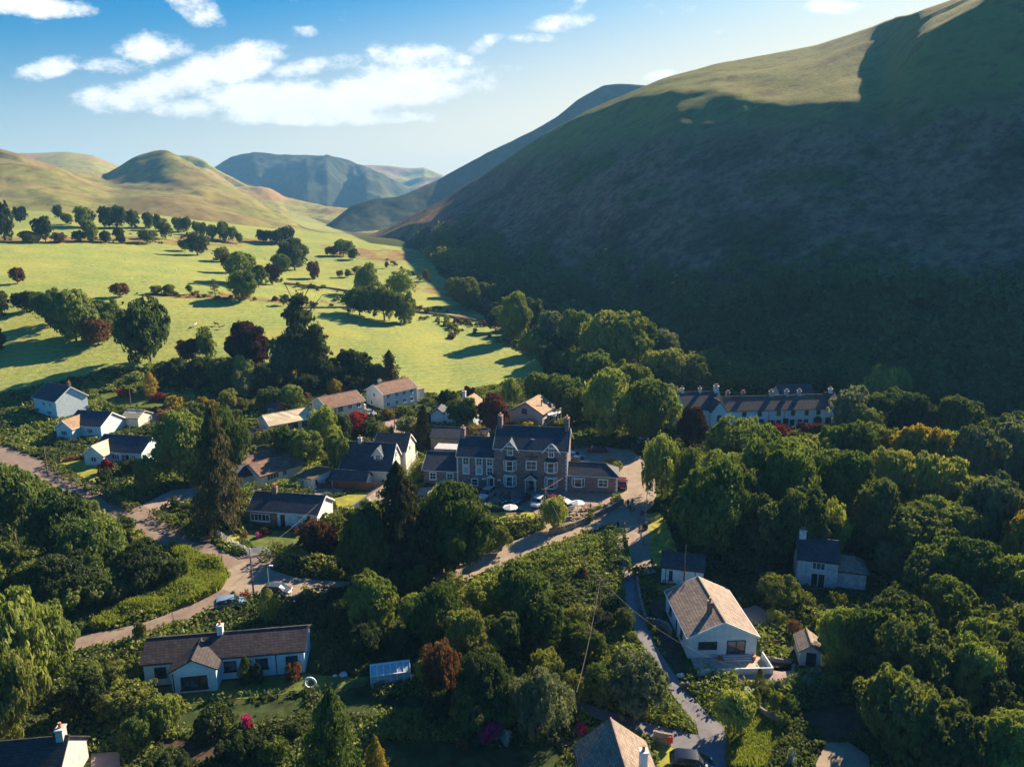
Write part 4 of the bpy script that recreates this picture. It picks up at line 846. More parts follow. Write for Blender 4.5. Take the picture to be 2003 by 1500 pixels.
# ---------------------------------------------------------------- the wood on the right
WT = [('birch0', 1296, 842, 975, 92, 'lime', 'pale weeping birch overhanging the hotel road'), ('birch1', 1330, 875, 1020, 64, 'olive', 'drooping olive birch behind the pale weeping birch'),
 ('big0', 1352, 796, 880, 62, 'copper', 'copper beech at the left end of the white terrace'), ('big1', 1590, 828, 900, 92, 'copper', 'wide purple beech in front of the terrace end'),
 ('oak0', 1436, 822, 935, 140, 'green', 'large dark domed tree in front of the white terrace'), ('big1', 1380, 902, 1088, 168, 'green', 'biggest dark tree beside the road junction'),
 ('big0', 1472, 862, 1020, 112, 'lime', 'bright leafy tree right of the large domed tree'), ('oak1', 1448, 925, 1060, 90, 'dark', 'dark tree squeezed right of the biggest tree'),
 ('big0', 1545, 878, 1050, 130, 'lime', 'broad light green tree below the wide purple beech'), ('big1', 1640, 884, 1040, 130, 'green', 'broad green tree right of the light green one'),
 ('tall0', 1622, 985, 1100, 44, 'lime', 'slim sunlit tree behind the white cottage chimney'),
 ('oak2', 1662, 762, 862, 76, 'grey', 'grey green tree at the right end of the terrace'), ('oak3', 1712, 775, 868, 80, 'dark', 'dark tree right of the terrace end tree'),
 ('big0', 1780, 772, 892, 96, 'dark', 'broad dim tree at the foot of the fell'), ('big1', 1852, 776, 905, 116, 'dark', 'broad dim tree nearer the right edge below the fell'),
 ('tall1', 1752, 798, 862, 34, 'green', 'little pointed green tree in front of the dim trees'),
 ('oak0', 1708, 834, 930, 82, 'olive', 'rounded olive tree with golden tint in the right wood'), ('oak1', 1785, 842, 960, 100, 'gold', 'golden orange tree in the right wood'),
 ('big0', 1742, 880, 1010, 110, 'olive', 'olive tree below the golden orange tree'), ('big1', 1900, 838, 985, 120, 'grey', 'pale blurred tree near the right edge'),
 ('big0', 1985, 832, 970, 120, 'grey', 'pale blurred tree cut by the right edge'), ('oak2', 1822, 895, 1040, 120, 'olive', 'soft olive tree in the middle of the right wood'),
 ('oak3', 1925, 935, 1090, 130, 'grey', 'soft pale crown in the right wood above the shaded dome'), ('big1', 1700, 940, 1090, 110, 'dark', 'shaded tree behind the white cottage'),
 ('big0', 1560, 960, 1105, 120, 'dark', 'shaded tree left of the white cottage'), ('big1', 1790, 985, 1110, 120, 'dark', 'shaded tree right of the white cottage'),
 ('oak1', 1490, 980, 1100, 110, 'dark', 'shaded tree above the small white lodge'), ('big0', 2010, 1000, 1150, 130, 'gold', 'yellowish tree cut by the right edge'),
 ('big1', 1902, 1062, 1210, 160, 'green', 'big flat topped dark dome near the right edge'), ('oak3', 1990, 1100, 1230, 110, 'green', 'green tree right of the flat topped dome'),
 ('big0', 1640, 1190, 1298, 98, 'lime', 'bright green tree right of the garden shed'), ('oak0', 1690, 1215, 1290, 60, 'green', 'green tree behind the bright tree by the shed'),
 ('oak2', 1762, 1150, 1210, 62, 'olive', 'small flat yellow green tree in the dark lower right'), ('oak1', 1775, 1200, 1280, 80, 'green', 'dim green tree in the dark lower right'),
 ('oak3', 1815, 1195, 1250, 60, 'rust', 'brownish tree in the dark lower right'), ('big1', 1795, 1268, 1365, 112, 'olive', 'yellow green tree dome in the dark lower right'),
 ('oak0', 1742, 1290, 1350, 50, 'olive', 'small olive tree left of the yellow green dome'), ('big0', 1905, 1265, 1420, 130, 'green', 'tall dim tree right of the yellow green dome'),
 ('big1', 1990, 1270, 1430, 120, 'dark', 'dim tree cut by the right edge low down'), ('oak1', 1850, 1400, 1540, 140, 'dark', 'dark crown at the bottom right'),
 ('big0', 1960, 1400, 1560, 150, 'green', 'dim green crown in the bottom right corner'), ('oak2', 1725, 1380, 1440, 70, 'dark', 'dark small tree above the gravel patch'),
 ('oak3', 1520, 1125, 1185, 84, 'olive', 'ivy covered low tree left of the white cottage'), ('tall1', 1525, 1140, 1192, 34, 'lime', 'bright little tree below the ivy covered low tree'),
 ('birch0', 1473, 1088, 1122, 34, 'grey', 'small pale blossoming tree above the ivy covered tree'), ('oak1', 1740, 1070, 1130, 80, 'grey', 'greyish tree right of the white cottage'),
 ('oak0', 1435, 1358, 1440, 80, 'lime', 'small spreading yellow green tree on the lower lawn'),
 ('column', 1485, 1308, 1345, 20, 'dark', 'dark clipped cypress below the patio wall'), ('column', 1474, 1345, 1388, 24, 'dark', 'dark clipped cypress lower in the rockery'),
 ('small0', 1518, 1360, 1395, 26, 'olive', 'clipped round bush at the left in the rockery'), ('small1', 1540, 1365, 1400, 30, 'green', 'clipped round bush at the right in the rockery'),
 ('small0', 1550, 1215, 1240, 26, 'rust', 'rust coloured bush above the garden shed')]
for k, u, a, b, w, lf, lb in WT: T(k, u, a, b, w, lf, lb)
def fillpoly(n, poly, keys, leafs, wr, label, group, cat='tree', hf=(.8, 1.1), name=None, avoid=True):
    us = [p[0] for p in poly]; ys = [p[1] for p in poly]; c = 0; k = 0
    while c < n and k < n*30:
        k += 1; u = random.uniform(min(us), max(us)); y = random.uniform(min(ys), max(ys))
        if not pip([u], [y], poly)[0]: continue
        if avoid and any(pip([u], [y], q)[0] for q in BLOCKED): continue
        w = random.uniform(*wr)*(.35+.65*(y-700)/700 if y > 700 else .35); 
        a = y-w*random.uniform(*hf)
        if not clear(u, a, y, w): continue
        lf = random.choice(leafs); T(random.choice(keys), u, a, y, w, lf, autolabel(cat, lf, u, a, y, w), cat, group, name); c += 1
OAK = ['oak0', 'oak1', 'oak2', 'oak3']
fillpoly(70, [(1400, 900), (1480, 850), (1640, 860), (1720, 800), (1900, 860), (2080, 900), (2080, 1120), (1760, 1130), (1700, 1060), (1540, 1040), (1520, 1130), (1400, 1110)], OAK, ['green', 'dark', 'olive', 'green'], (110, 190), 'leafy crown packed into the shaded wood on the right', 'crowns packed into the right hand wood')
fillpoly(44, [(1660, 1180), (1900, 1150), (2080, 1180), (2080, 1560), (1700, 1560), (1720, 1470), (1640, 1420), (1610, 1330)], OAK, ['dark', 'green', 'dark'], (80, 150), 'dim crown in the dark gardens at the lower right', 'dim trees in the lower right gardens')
# ---------------------------------------------------------------- left foreground thicket
LT = [('oak2', 45, 1165, 1380, 150, 'green', 'large blurred tree at the lower left edge'), ('big1', 105, 1175, 1330, 100, 'green', 'large blurred tree right of the one at the lower left edge'), ('oak0', 20, 1300, 1480, 120, 'olive', 'blurred crown below the trees at the lower left edge'),
 ('oak1', 30, 928, 1060, 120, 'green', 'blurred bush mass at the left edge below the lane'), ('oak2', 120, 972, 1100, 120, 'green', 'rounded blurred tree below the lane at the left'),
 ('big0', 200, 1012, 1140, 130, 'green', 'rounded tree below the lane left of the junction'), ('oak3', 240, 1058, 1120, 58, 'green', 'bright round tree in the middle of the left thicket'),
 ('big1', 130, 1085, 1190, 130, 'dark', 'dark tree in the shade of the left thicket'), ('oak0', 295, 1062, 1135, 80, 'dark', 'dark tree on the junction side of the left thicket'),
 ('oak1', 190, 1130, 1180, 90, 'dark', 'low dark tree above the lower lane'), ('oak2', 255, 1345, 1400, 100, 'olive', 'yellow green bush below the long white bungalow'),
 ('oak3', 240, 1295, 1345, 60, 'olive', 'rounded bush left of the long white bungalow'), ('oak0', 320, 1370, 1420, 80, 'olive', 'yellow green bush right of the one below the bungalow'),
 ('small0', 272, 1218, 1252, 26, 'olive', 'small round bush on the lane above the long white bungalow'), ('oak1', 180, 1330, 1400, 80, 'dark', 'dark bush beside the blurred crown')]
for k, u, a, b, w, lf, lb in LT: T(k, u, a, b, w, lf, lb)
fillpoly(30, [(-60, 925), (90, 960), (240, 1015), (330, 1070), (390, 1110), (400, 1140), (330, 1170), (240, 1200), (100, 1225), (-60, 1250)], ['bigbush0', 'bigbush1', 'oak0', 'oak2'], ['green', 'dark', 'olive'], (60, 110), 'bush in the thicket between the two lanes at the left', 'bushes in the left thicket', 'shrub', (.6, .9), 'shrub')
fillpoly(16, [(120, 1290), (270, 1270), (280, 1350), (440, 1390), (600, 1370), (590, 1500), (240, 1560), (230, 1440), (120, 1420)], ['bigbush0', 'bigbush1', 'small0'], ['dark', 'dark', 'green'], (36, 80), 'shrub in the dark lower left garden', 'shrubs in the lower left garden', 'shrub', (.7, 1), 'shrub')
fillpoly(46, [(600, 1190), (700, 1150), (960, 1130), (1200, 1090), (1230, 1200), (1270, 1300), (1180, 1380), (1100, 1400), (1080, 1480), (900, 1480), (800, 1420), (700, 1400), (720, 1340), (620, 1260)], ['bigbush0', 'bigbush1', 'oak1', 'oak3'], ['green', 'dark', 'dark', 'olive'], (50, 95), 'bush crowding the lower wood in the middle foreground', 'bushes of the lower wood', 'shrub', (.7, 1), 'shrub')
fillpoly(14, [(700, 1080), (940, 1060), (960, 1090), (900, 1130), (700, 1150)], ['bigbush0', 'bigbush1', 'oak1'], ['dark', 'green'], (60, 100), 'bush under the big trees in the middle of the village', 'bushes under the central trees', 'shrub', (.7, 1), 'shrub')
# garden shrubs between the houses
fillpoly(52, [(190, 745), (420, 720), (640, 735), (700, 760), (650, 800), (600, 790), (480, 850), (480, 900), (320, 880), (250, 800), (190, 780)], ['bush0', 'bush1', 'bush2', 'small0', 'small1'], ['green', 'lime', 'olive', 'dark', 'rust', 'gold'], (40, 95), 'garden shrub on the terraces above the left houses', 'shrubs on the upper left garden terraces', 'shrub', (.6, .9), 'shrub')
fillpoly(22, [(500, 880), (600, 860), (720, 850), (740, 840), (820, 850), (830, 880), (800, 890), (680, 900), (660, 930), (600, 930), (590, 915)], ['bush0', 'bush1', 'small1'], ['green', 'lime', 'grey', 'olive'], (50, 90), 'garden shrub between the village houses', 'shrubs between the village houses', 'shrub', (.6, .9), 'shrub')
fillpoly(12, [(820, 880), (960, 850), (960, 820), (1110, 840), (1120, 860), (1240, 850), (1240, 870), (1120, 880), (830, 935)], ['bush0', 'bush1', 'small1'], ['dark', 'green', 'dark'], (45, 90), 'dark shrub in the shade behind the hotel', 'shrubs behind the hotel', 'shrub', (.6, .9), 'shrub')
fillpoly(12, [(1300, 1110), (1420, 1180), (1440, 1240), (1560, 1150), (1660, 1180), (1600, 1250), (1500, 1250), (1480, 1200)], ['bush0', 'bush1', 'bigbush0'], ['dark', 'green', 'olive'], (30, 60), 'garden shrub around the white gabled bungalow', 'shrubs around the white gabled bungalow', 'shrub', (.6, .9), 'shrub')
fillpoly(18, [(1430, 1340), (1600, 1300), (1680, 1350), (1600, 1440), (1540, 1430), (1440, 1390)], ['bush0', 'bush1', 'bush2'], ['dark', 'green', 'white', 'lime', 'rust'], (16, 34), 'low rockery plant below the white gabled bungalow', 'low plants of the rockery', 'shrub', (.6, .9), 'shrub')
fillpoly(8, [(1240, 1150), (1290, 1160), (1300, 1240), (1360, 1330), (1340, 1340), (1280, 1260)], ['bush0', 'bush2'], ['dark', 'grey', 'green', 'white'], (14, 30), 'low plant on the bank between track and white bungalow', 'low plants on the bank by the track', 'shrub', (.6, .9), 'shrub')
fillpoly(12, [(285, 985), (420, 985), (420, 1030), (400, 1035), (330, 1020), (300, 1010)], ['bush0', 'bush1', 'small0'], ['green', 'olive', 'gold', 'dark'], (26, 54), 'garden shrub beside the brown driveway', 'shrubs beside the brown driveway', 'shrub', (.6, .9), 'shrub')
# individually coloured garden shrubs
for (u, a, b, w, lf, lb) in [(212, 895, 925, 34, 'red', 'bright crimson round shrub on the left front lawn'), (243, 758, 775, 28, 'red', 'crimson shrub by the wooden pole in the upper left garden'), (308, 767, 784, 26, 'red', 'red shrub below the golden cypress'),
 (330, 795, 818, 56, 'rust', 'long orange brown shrub in the upper left garden'), (372, 798, 815, 40, 'rust', 'orange shrub above the large pale green tree'), (465, 808, 828, 26, 'gold', 'yellow and orange shrub left of the cream bungalow'),
 (205, 915, 950, 34, 'dark', 'dark green bush in front of the crimson shrub'), (255, 895, 925, 36, 'dark', 'dark bush by the white bungalow door'), (598, 766, 785, 30, 'rust', 'orange brown shrub left of the pink roofed house'),
 (680, 752, 772, 22, 'copper', 'dusky pink shrub behind the pink roofed house'), (1038, 819, 842, 58, 'gold', 'bright golden shrub behind the hotel ridge'), (760, 797, 820, 34, 'gold', 'golden shrub in front of the upper white house'),
 (790, 790, 812, 36, 'olive', 'rounded olive shrub in front of the upper white house'), (805, 800, 822, 26, 'olive', 'small green gold shrub right of the olive one'), (738, 808, 825, 14, 'dark', 'narrow dark bush near the hidden car'),
 (505, 1040, 1052, 14, 'pink', 'magenta rhododendron by the slate bungalow'), (520, 1030, 1046, 20, 'copper', 'dark red shrub beside the magenta one'), (478, 1050, 1066, 20, 'green', 'clipped green ball on the sunny lawn'),
 (478, 1040, 1052, 16, 'rust', 'brown ball shrub behind the clipped green ball'), (460, 1028, 1040, 18, 'rust', 'small brown shrub on the sunny lawn'), (648, 1046, 1086, 52, 'red', 'deep red maple above the clipped hedge'),
 (664, 1003, 1018, 22, 'red', 'scarlet shrub at the right gable of the slate bungalow'), (672, 1010, 1028, 26, 'gold', 'golden shrub right of the scarlet one'), (550, 1058, 1074, 26, 'olive', 'rounded golden green shrub behind the white gate'),
 (563, 1072, 1080, 16, 'white', 'white flowering shrub on the clipped hedge'), (967, 1408, 1448, 62, 'pink', 'pink and white rhododendron in the dark lower garden'), (986, 1425, 1450, 40, 'white', 'pale flowering shrub beside the pink rhododendron'),
 (1140, 1415, 1440, 24, 'pink', 'purple flowering shrub left of the hipped roof'), (486, 1395, 1425, 26, 'pink', 'dim pink flowering shrub in the lower left garden'), (905, 1440, 1468, 26, 'rust', 'small brown shrub left of the pink rhododendron'),
 (1135, 1108, 1130, 30, 'copper', 'dusky purple shrub on the hedge bank'), (1092, 1245, 1262, 26, 'pink', 'faint pink flowering bush by the bare tree'), (1530, 828, 860, 46, 'red', 'rosy shrub in front of the terrace'),
 (1555, 855, 880, 40, 'gold', 'golden shrub left of the purple beech'), (1640, 865, 900, 50, 'rust', 'pinkish brown bush right of the purple beech'), (1505, 820, 838, 28, 'gold', 'yellowish shrub before the terrace doors'),
 (1440, 765, 780, 26, 'rust', 'brown bush behind the terrace ridge'), (1510, 1326, 1346, 20, 'white', 'white flowering clump by the patio corner'), (1525, 1330, 1352, 26, 'white', 'larger white flowering clump in the rockery'),
 (1542, 1325, 1338, 24, 'white', 'white flowering clump right of the rockery centre'), (1580, 1325, 1340, 26, 'white', 'bluish white flowering clump at the far side of the rockery'), (1605, 1345, 1358, 28, 'white', 'bluish white flowering clump near the dark lawn'),
 (1545, 1455, 1500, 20, 'white', 'white bush at the bottom edge of the lower lawn'), (1205, 965, 985, 26, 'lime', 'clipped green bush at the corner of the beer garden'), (1178, 985, 1002, 24, 'olive', 'round shrub on the beer garden wall'),
 (1160, 990, 1005, 22, 'green', 'small shrub beside the seated drinkers'), (1195, 893, 905, 30, 'gold', 'golden hedge bush behind the hotel annexe'), (1205, 900, 918, 26, 'olive', 'olive bush at the annexe corner'),
 (1150, 1000, 1020, 24, 'lime', 'yellow green shrub on the beer garden wall'), (455, 1155, 1168, 16, 'lime', 'spiky lime shrub beside the silver car'), (480, 1158, 1172, 24, 'red', 'reddish shrub row beside the silver car'),
 (605, 1150, 1172, 26, 'lime', 'yellow green shrub at the end of the stone wall'), (390, 1200, 1215, 34, 'olive', 'low bush on the verge above the long roof'), (345, 1215, 1228, 40, 'olive', 'low olive bush above the left end of the long roof'),
 (574, 1290, 1330, 36, 'rust', 'loose shrub at the right end of the long white bungalow'), (1300, 830, 850, 20, 'dark', 'dark bush by the terrace path'), (1262, 1022, 1036, 14, 'dark', 'dark tuft at the road fork'),
 (895, 925, 942, 20, 'dark', 'dark bush against the hotel front'), (1330, 835, 850, 12, 'dark', 'tiny dark bush by the terrace end gable')]:
    S(u, a, b, w, lf, lb)
# ---------------------------------------------------------------- bare tree
def bare_tree():
    rng = random.Random(5); mb = MB()
    def grow(p, d, L, r, k):
        pts = [p]; q = p.copy(); dd = d.copy()
        for i in range(3): dd = (dd+Vector((rng.uniform(-.25, .25), rng.uniform(-.25, .25), rng.uniform(-.1, .15)))).normalized(); q = q+dd*L/3; pts.append(q.copy())
        mb.tube(pts, [r, r*.85, r*.7, r*.55], 5 if k > 1 else 4)
        if k > 0:
            for i in range(3): grow(pts[rng.choice((1, 2, 3, 3))], (dd+Vector((rng.uniform(-1, 1), rng.uniform(-1, 1), rng.uniform(-.3, .6)))).normalized(), L*.68, r*.5, k-1)
    P = G(1150, 1290); root = empty('bare_tree', P); grow(Vector((0, 0, -.1)), Vector((0, 0, 1)), 2.6, .15, 5)
    mb.build('branches', M_bare, root, True); tag(root, 'leafless brown branching tree standing in the lower wood', 'tree')
bare_tree()
# ---------------------------------------------------------------- hedges
def hedge(px, w, h, leaf, label, dens=42, ls=.34):
    pts = catmull([tuple(G(*p)) for p in px], 8); rng = np.random.default_rng(len(px)*7+int(px[0][0])); C = []; D = []
    for a, b in zip(pts[:-1], pts[1:]):
        d = b-a; L = np.linalg.norm(d); 
        if L < 1e-6: continue
        d = d/L; n = np.array((-d[1], d[0], 0)); m = int(L*dens*(w+2*h)/3)
        t = rng.random(m)[:, None]*L; s = rng.random(m); top = s < w/(w+2*h); side = np.where(rng.random(m) < .5, -1., 1.)
        off = np.where(top, rng.uniform(-.5, .5, m)*w, side*w/2); z = np.where(top, h, rng.random(m)*h)
        q = a+d*t+n*off[:, None]; bump_ = .16*np.sin(q[:, 0]*1.7)+.14*np.sin(q[:, 1]*2.3+1)+rng.normal(size=m)*.07
        q = q+n*(bump_*side*(~top))[:, None]; q[:, 2] = HT(q[:, 0], q[:, 1])+z+bump_*top; C.append(q)
        D.append(np.where(top[:, None], np.array((0, 0, 1.))[None], n[None]*side[:, None]))
    V, Fc = leaves(np.concatenate(C), np.concatenate(D), np.full(sum(map(len, C)), ls), rng, .6)
    c = V.mean(0); c[2] = 0; me = mesh_np('hedge', V-c, Fc, LF[leaf]); return tag(link('hedge', me, loc=tuple(c)), label, 'hedge')
hedge([(523, 1090), (560, 1100), (610, 1115), (690, 1125)], 2.2, 2.2, 'olive', 'clipped dense hedge on the inside of the lane junction')
hedge([(92, 910), (150, 945), (210, 975), (268, 1003)], 1.3, 1.3, 'olive', 'long low hedge bounding the front lawns beside the left lane')
hedge([(300, 1010), (350, 1035), (400, 1062)], 1.6, 1.3, 'dark', 'dark hedge above the lane near the tall spruce')
hedge([(120, 905), (150, 898), (186, 888)], .9, .9, 'rust', 'brown clipped hedge behind the left front lawn')
hedge([(962, 1140), (1030, 1112), (1110, 1088), (1165, 1068), (1198, 1062)], 3.6, 1.3, 'green', 'thick bank hedge along the sunny road')
hedge([(1204, 1050), (1210, 1080), (1215, 1120)], 2.6, 1.8, 'green', 'end of the bank hedge turning down the side lane')
hedge([(590, 1168), (650, 1170), (700, 1165), (760, 1168)], 1.6, 1.4, 'olive', 'loose hedge on the lower side of the lane')
hedge([(568, 968), (590, 950), (620, 925), (655, 908), (678, 895)], 2.4, 2.0, 'lime', 'tall leafy hedge climbing behind the flat roofed garage')
hedge([(545, 975), (580, 985), (608, 975)], 2.2, 2.0, 'dark', 'dark clipped hedge in front of the flat roofed garage')
hedge([(455, 985), (480, 975), (498, 965)], 2.4, 2.2, 'green', 'hedge below the cream gable of the brown roofed bungalow')
hedge([(940, 1025), (985, 1035), (1040, 1030)], 2.2, 1.7, 'dark', 'dark hedge in front of the hotel lawn')
hedge([(1222, 1125), (1245, 1130), (1270, 1128)], 2.6, 1.3, 'dark', 'dark clipped hedge at the top of the track')
hedge([(1560, 1205), (1590, 1215), (1612, 1225)], 1.6, 1.6, 'olive', 'ivy topped hedge behind the garden shed')
hedge([(0, 955), (80, 985), (150, 1010), (240, 1050), (320, 1090)], 2.5, 1.0, 'olive', 'rough grassy hedge along the lower side of the left lane')
hedge([(1100, 880), (1150, 872), (1210, 868)], 2, 1.2, 'dark', 'dark hedge behind the hotel car park')
# ---------------------------------------------------------------- stuff: tall grass, undergrowth, hillside wood
def tallgrass(poly, n, h, leaf, seed):
    rng = np.random.default_rng(seed); us = [p[0] for p in poly]; ys = [p[1] for p in poly]
    u = rng.uniform(min(us), max(us), n*3); y = rng.uniform(min(ys), max(ys), n*3); k = pip(u, y, poly); u = u[k][:n]; y = y[k][:n]
    d = np.array([pxdir(a, b) for a, b in zip(u, y)]); t = -CZ/d[:, 2]; P = d*t[:, None]; P[:, 2] = HT(P[:, 0], P[:, 1]); m = len(P)
    th = rng.uniform(0, 2*pi, m); w = rng.uniform(.05, .16, m)*h; H = h*rng.uniform(.5, 1.2, m)*(1+.5*vnoise(P[:, 0], P[:, 1], 2.5, seed)); a = np.stack([np.cos(th)*w, np.sin(th)*w, 0*w], 1); le = rng.normal(size=(m, 3))*.22*h; le[:, 2] = H
    V = np.stack([P-a, P+a, P+le+a*.4, P+le-a*.4], 1).reshape(-1, 3); return V, np.arange(4*m).reshape(-1, 4)
def stuff(name, VFs, leaf, label=None):
    V = []; Fc = []; b = 0
    for v, f in VFs: V.append(v); Fc.append(f+b); b += len(v)
    tag(link(name, mesh_np(name, np.concatenate(V), np.concatenate(Fc), LF[leaf])), kind='stuff')
stuff('tall_grass', [tallgrass([(430, 1105), (448, 1128), (430, 1155), (380, 1180), (300, 1205), (180, 1235), (210, 1205), (300, 1170), (350, 1140), (350, 1100), (330, 1070), (380, 1085)], 42000, 1.0, 'grass', 3),
      tallgrass([(0, 915), (140, 975), (262, 1036), (340, 1085), (400, 1112), (360, 1120), (240, 1064), (120, 1004), (0, 950)], 16000, .6, 'grass', 4),
      tallgrass([(1420, 1400), (1500, 1380), (1535, 1420), (1510, 1510), (1420, 1500)], 9000, .35, 'grass', 5)], 'grass')
def undergrowth():
    rng = np.random.default_rng(77); poly = [(-300, 790), (0, 772), (100, 752), (240, 717), (350, 724), (450, 700), (560, 715), (640, 702), (730, 747), (810, 767), (870, 774), (980, 750), (1062, 737), (1110, 640), (1250, 700), (1450, 780), (1800, 815), (2300, 850), (2400, 1620), (-300, 1620)]
    n = 30000; Y = 45+rng.random(n)**1.25*225; X = rng.uniform(-.85, .85, n)*Y; Z = HT(X, Y); U, P = proj(X, Y, Z); k = pip(U, P, poly)
    for q in BLOCKED: k &= ~pip(U, P, q)
    for q in POLY_B: k &= ~pip(U, P, q)
    k &= ~pip(U, P, [(1338, 1275), (1500, 1272), (1500, 1325), (1345, 1328)])
    X, Y, Z = X[k], Y[k], Z[k]; m = len(X); print('undergrowth mounds', m); L = 46; R = rng.uniform(.5, 1.7, m)*(1+.5*vnoise(X, Y, 14, 3)); idx = np.repeat(np.arange(m), L)
    d = sph(len(idx), rng); d[:, 2] = np.abs(d[:, 2]); C = np.stack([X, Y, Z], 1)[idx]+d*R[idx][:, None]*np.array((1, 1, .62))
    keep = np.ones(len(C), bool); U, P = proj(C[:, 0], C[:, 1], HT(C[:, 0], C[:, 1]))
    for q in BLOCKED+POLY_B: keep &= ~pip(U, P, q)
    C = C[keep]; d = d[keep]; V, Fc = leaves(C, d, .13+.0028*C[:, 1], rng, .6); g = rng.random(len(Fc))
    sel = vnoise(C[:, 0], C[:, 1], 9, 4)+g*.5
    for nm, msk in (('dark', sel < .42), ('green', (sel >= .42) & (sel < .8)), ('olive', sel >= .8)):
        f = Fc[msk]; v = V[f.ravel()]; tag(link('undergrowth', mesh_np('undergrowth', v, np.arange(len(v)).reshape(-1, 4), LF[nm])), kind='stuff')
def hillwood():
    """closed wood on the lower fell side: crowns scattered over the real slope"""
    rng = np.random.default_rng(99); GR = HILLS['fell_slope']; nr = 40+46
    out = {'dark': [], 'green': [], 'rust': []}; cnt = 0
    for i in range(9000):
        r = rng.random(); row = r**1.6*62; col = rng.integers(20, GR.shape[1]-2); P = GR[int(row), col]+(GR[int(row)+1, col+1]-GR[int(row), col])*rng.random()
        u, y = proj(*P)
        if u > 2150 or u < 780: continue
        lim = np.interp(u, [780, 900, 1000, 1150, 1300, 1450, 1600, 1800, 2000, 2200], [480, 470, 490, 530, 560, 540, 560, 560, 580, 580]); dens = 1 if y > lim+40 else .32 if y > lim-30 else .035
        if rng.random() > dens: continue
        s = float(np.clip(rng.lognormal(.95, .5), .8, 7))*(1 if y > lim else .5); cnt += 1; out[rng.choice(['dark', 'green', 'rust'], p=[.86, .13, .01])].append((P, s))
    for i in range(420):
        u = rng.uniform(1290, 2120); y = rng.uniform(742, 800); 
        if y > 770 and u < 1660: continue
        P = G(u, y); out[rng.choice(['dark', 'green'])].append((np.array(P), rng.uniform(2.5, 4.5)))
    for i in range(700):
        y = rng.uniform(820, 1500); P = G(rng.uniform(2120, 3300), y); out[rng.choice(['dark', 'green'])].append((np.array(P), rng.uniform(3, 5.5)))
    print('hillside crowns', cnt)
    for lf, L in out.items():
        P = np.array([p for p, s in L]); sz = np.array([s for p, s in L]); n = 200; idx = np.repeat(np.arange(len(L)), n); d = sph(len(idx), rng); d[:, 2] = np.where(rng.random(len(idx)) < .8, np.abs(d[:, 2]), d[:, 2])
        C = P[idx]+np.array((0, 0, .9))*sz[idx][:, None]+d*(sz[idx]*(1+rng.normal(size=len(idx))*.16))[:, None]*np.array((1, 1, 1.05))
        V, Fc = leaves(C, d, sz[idx]*.20, rng, .45); tag(link('woodland', mesh_np('woodland', V, Fc, LF[lf])), kind='stuff')
hillwood()
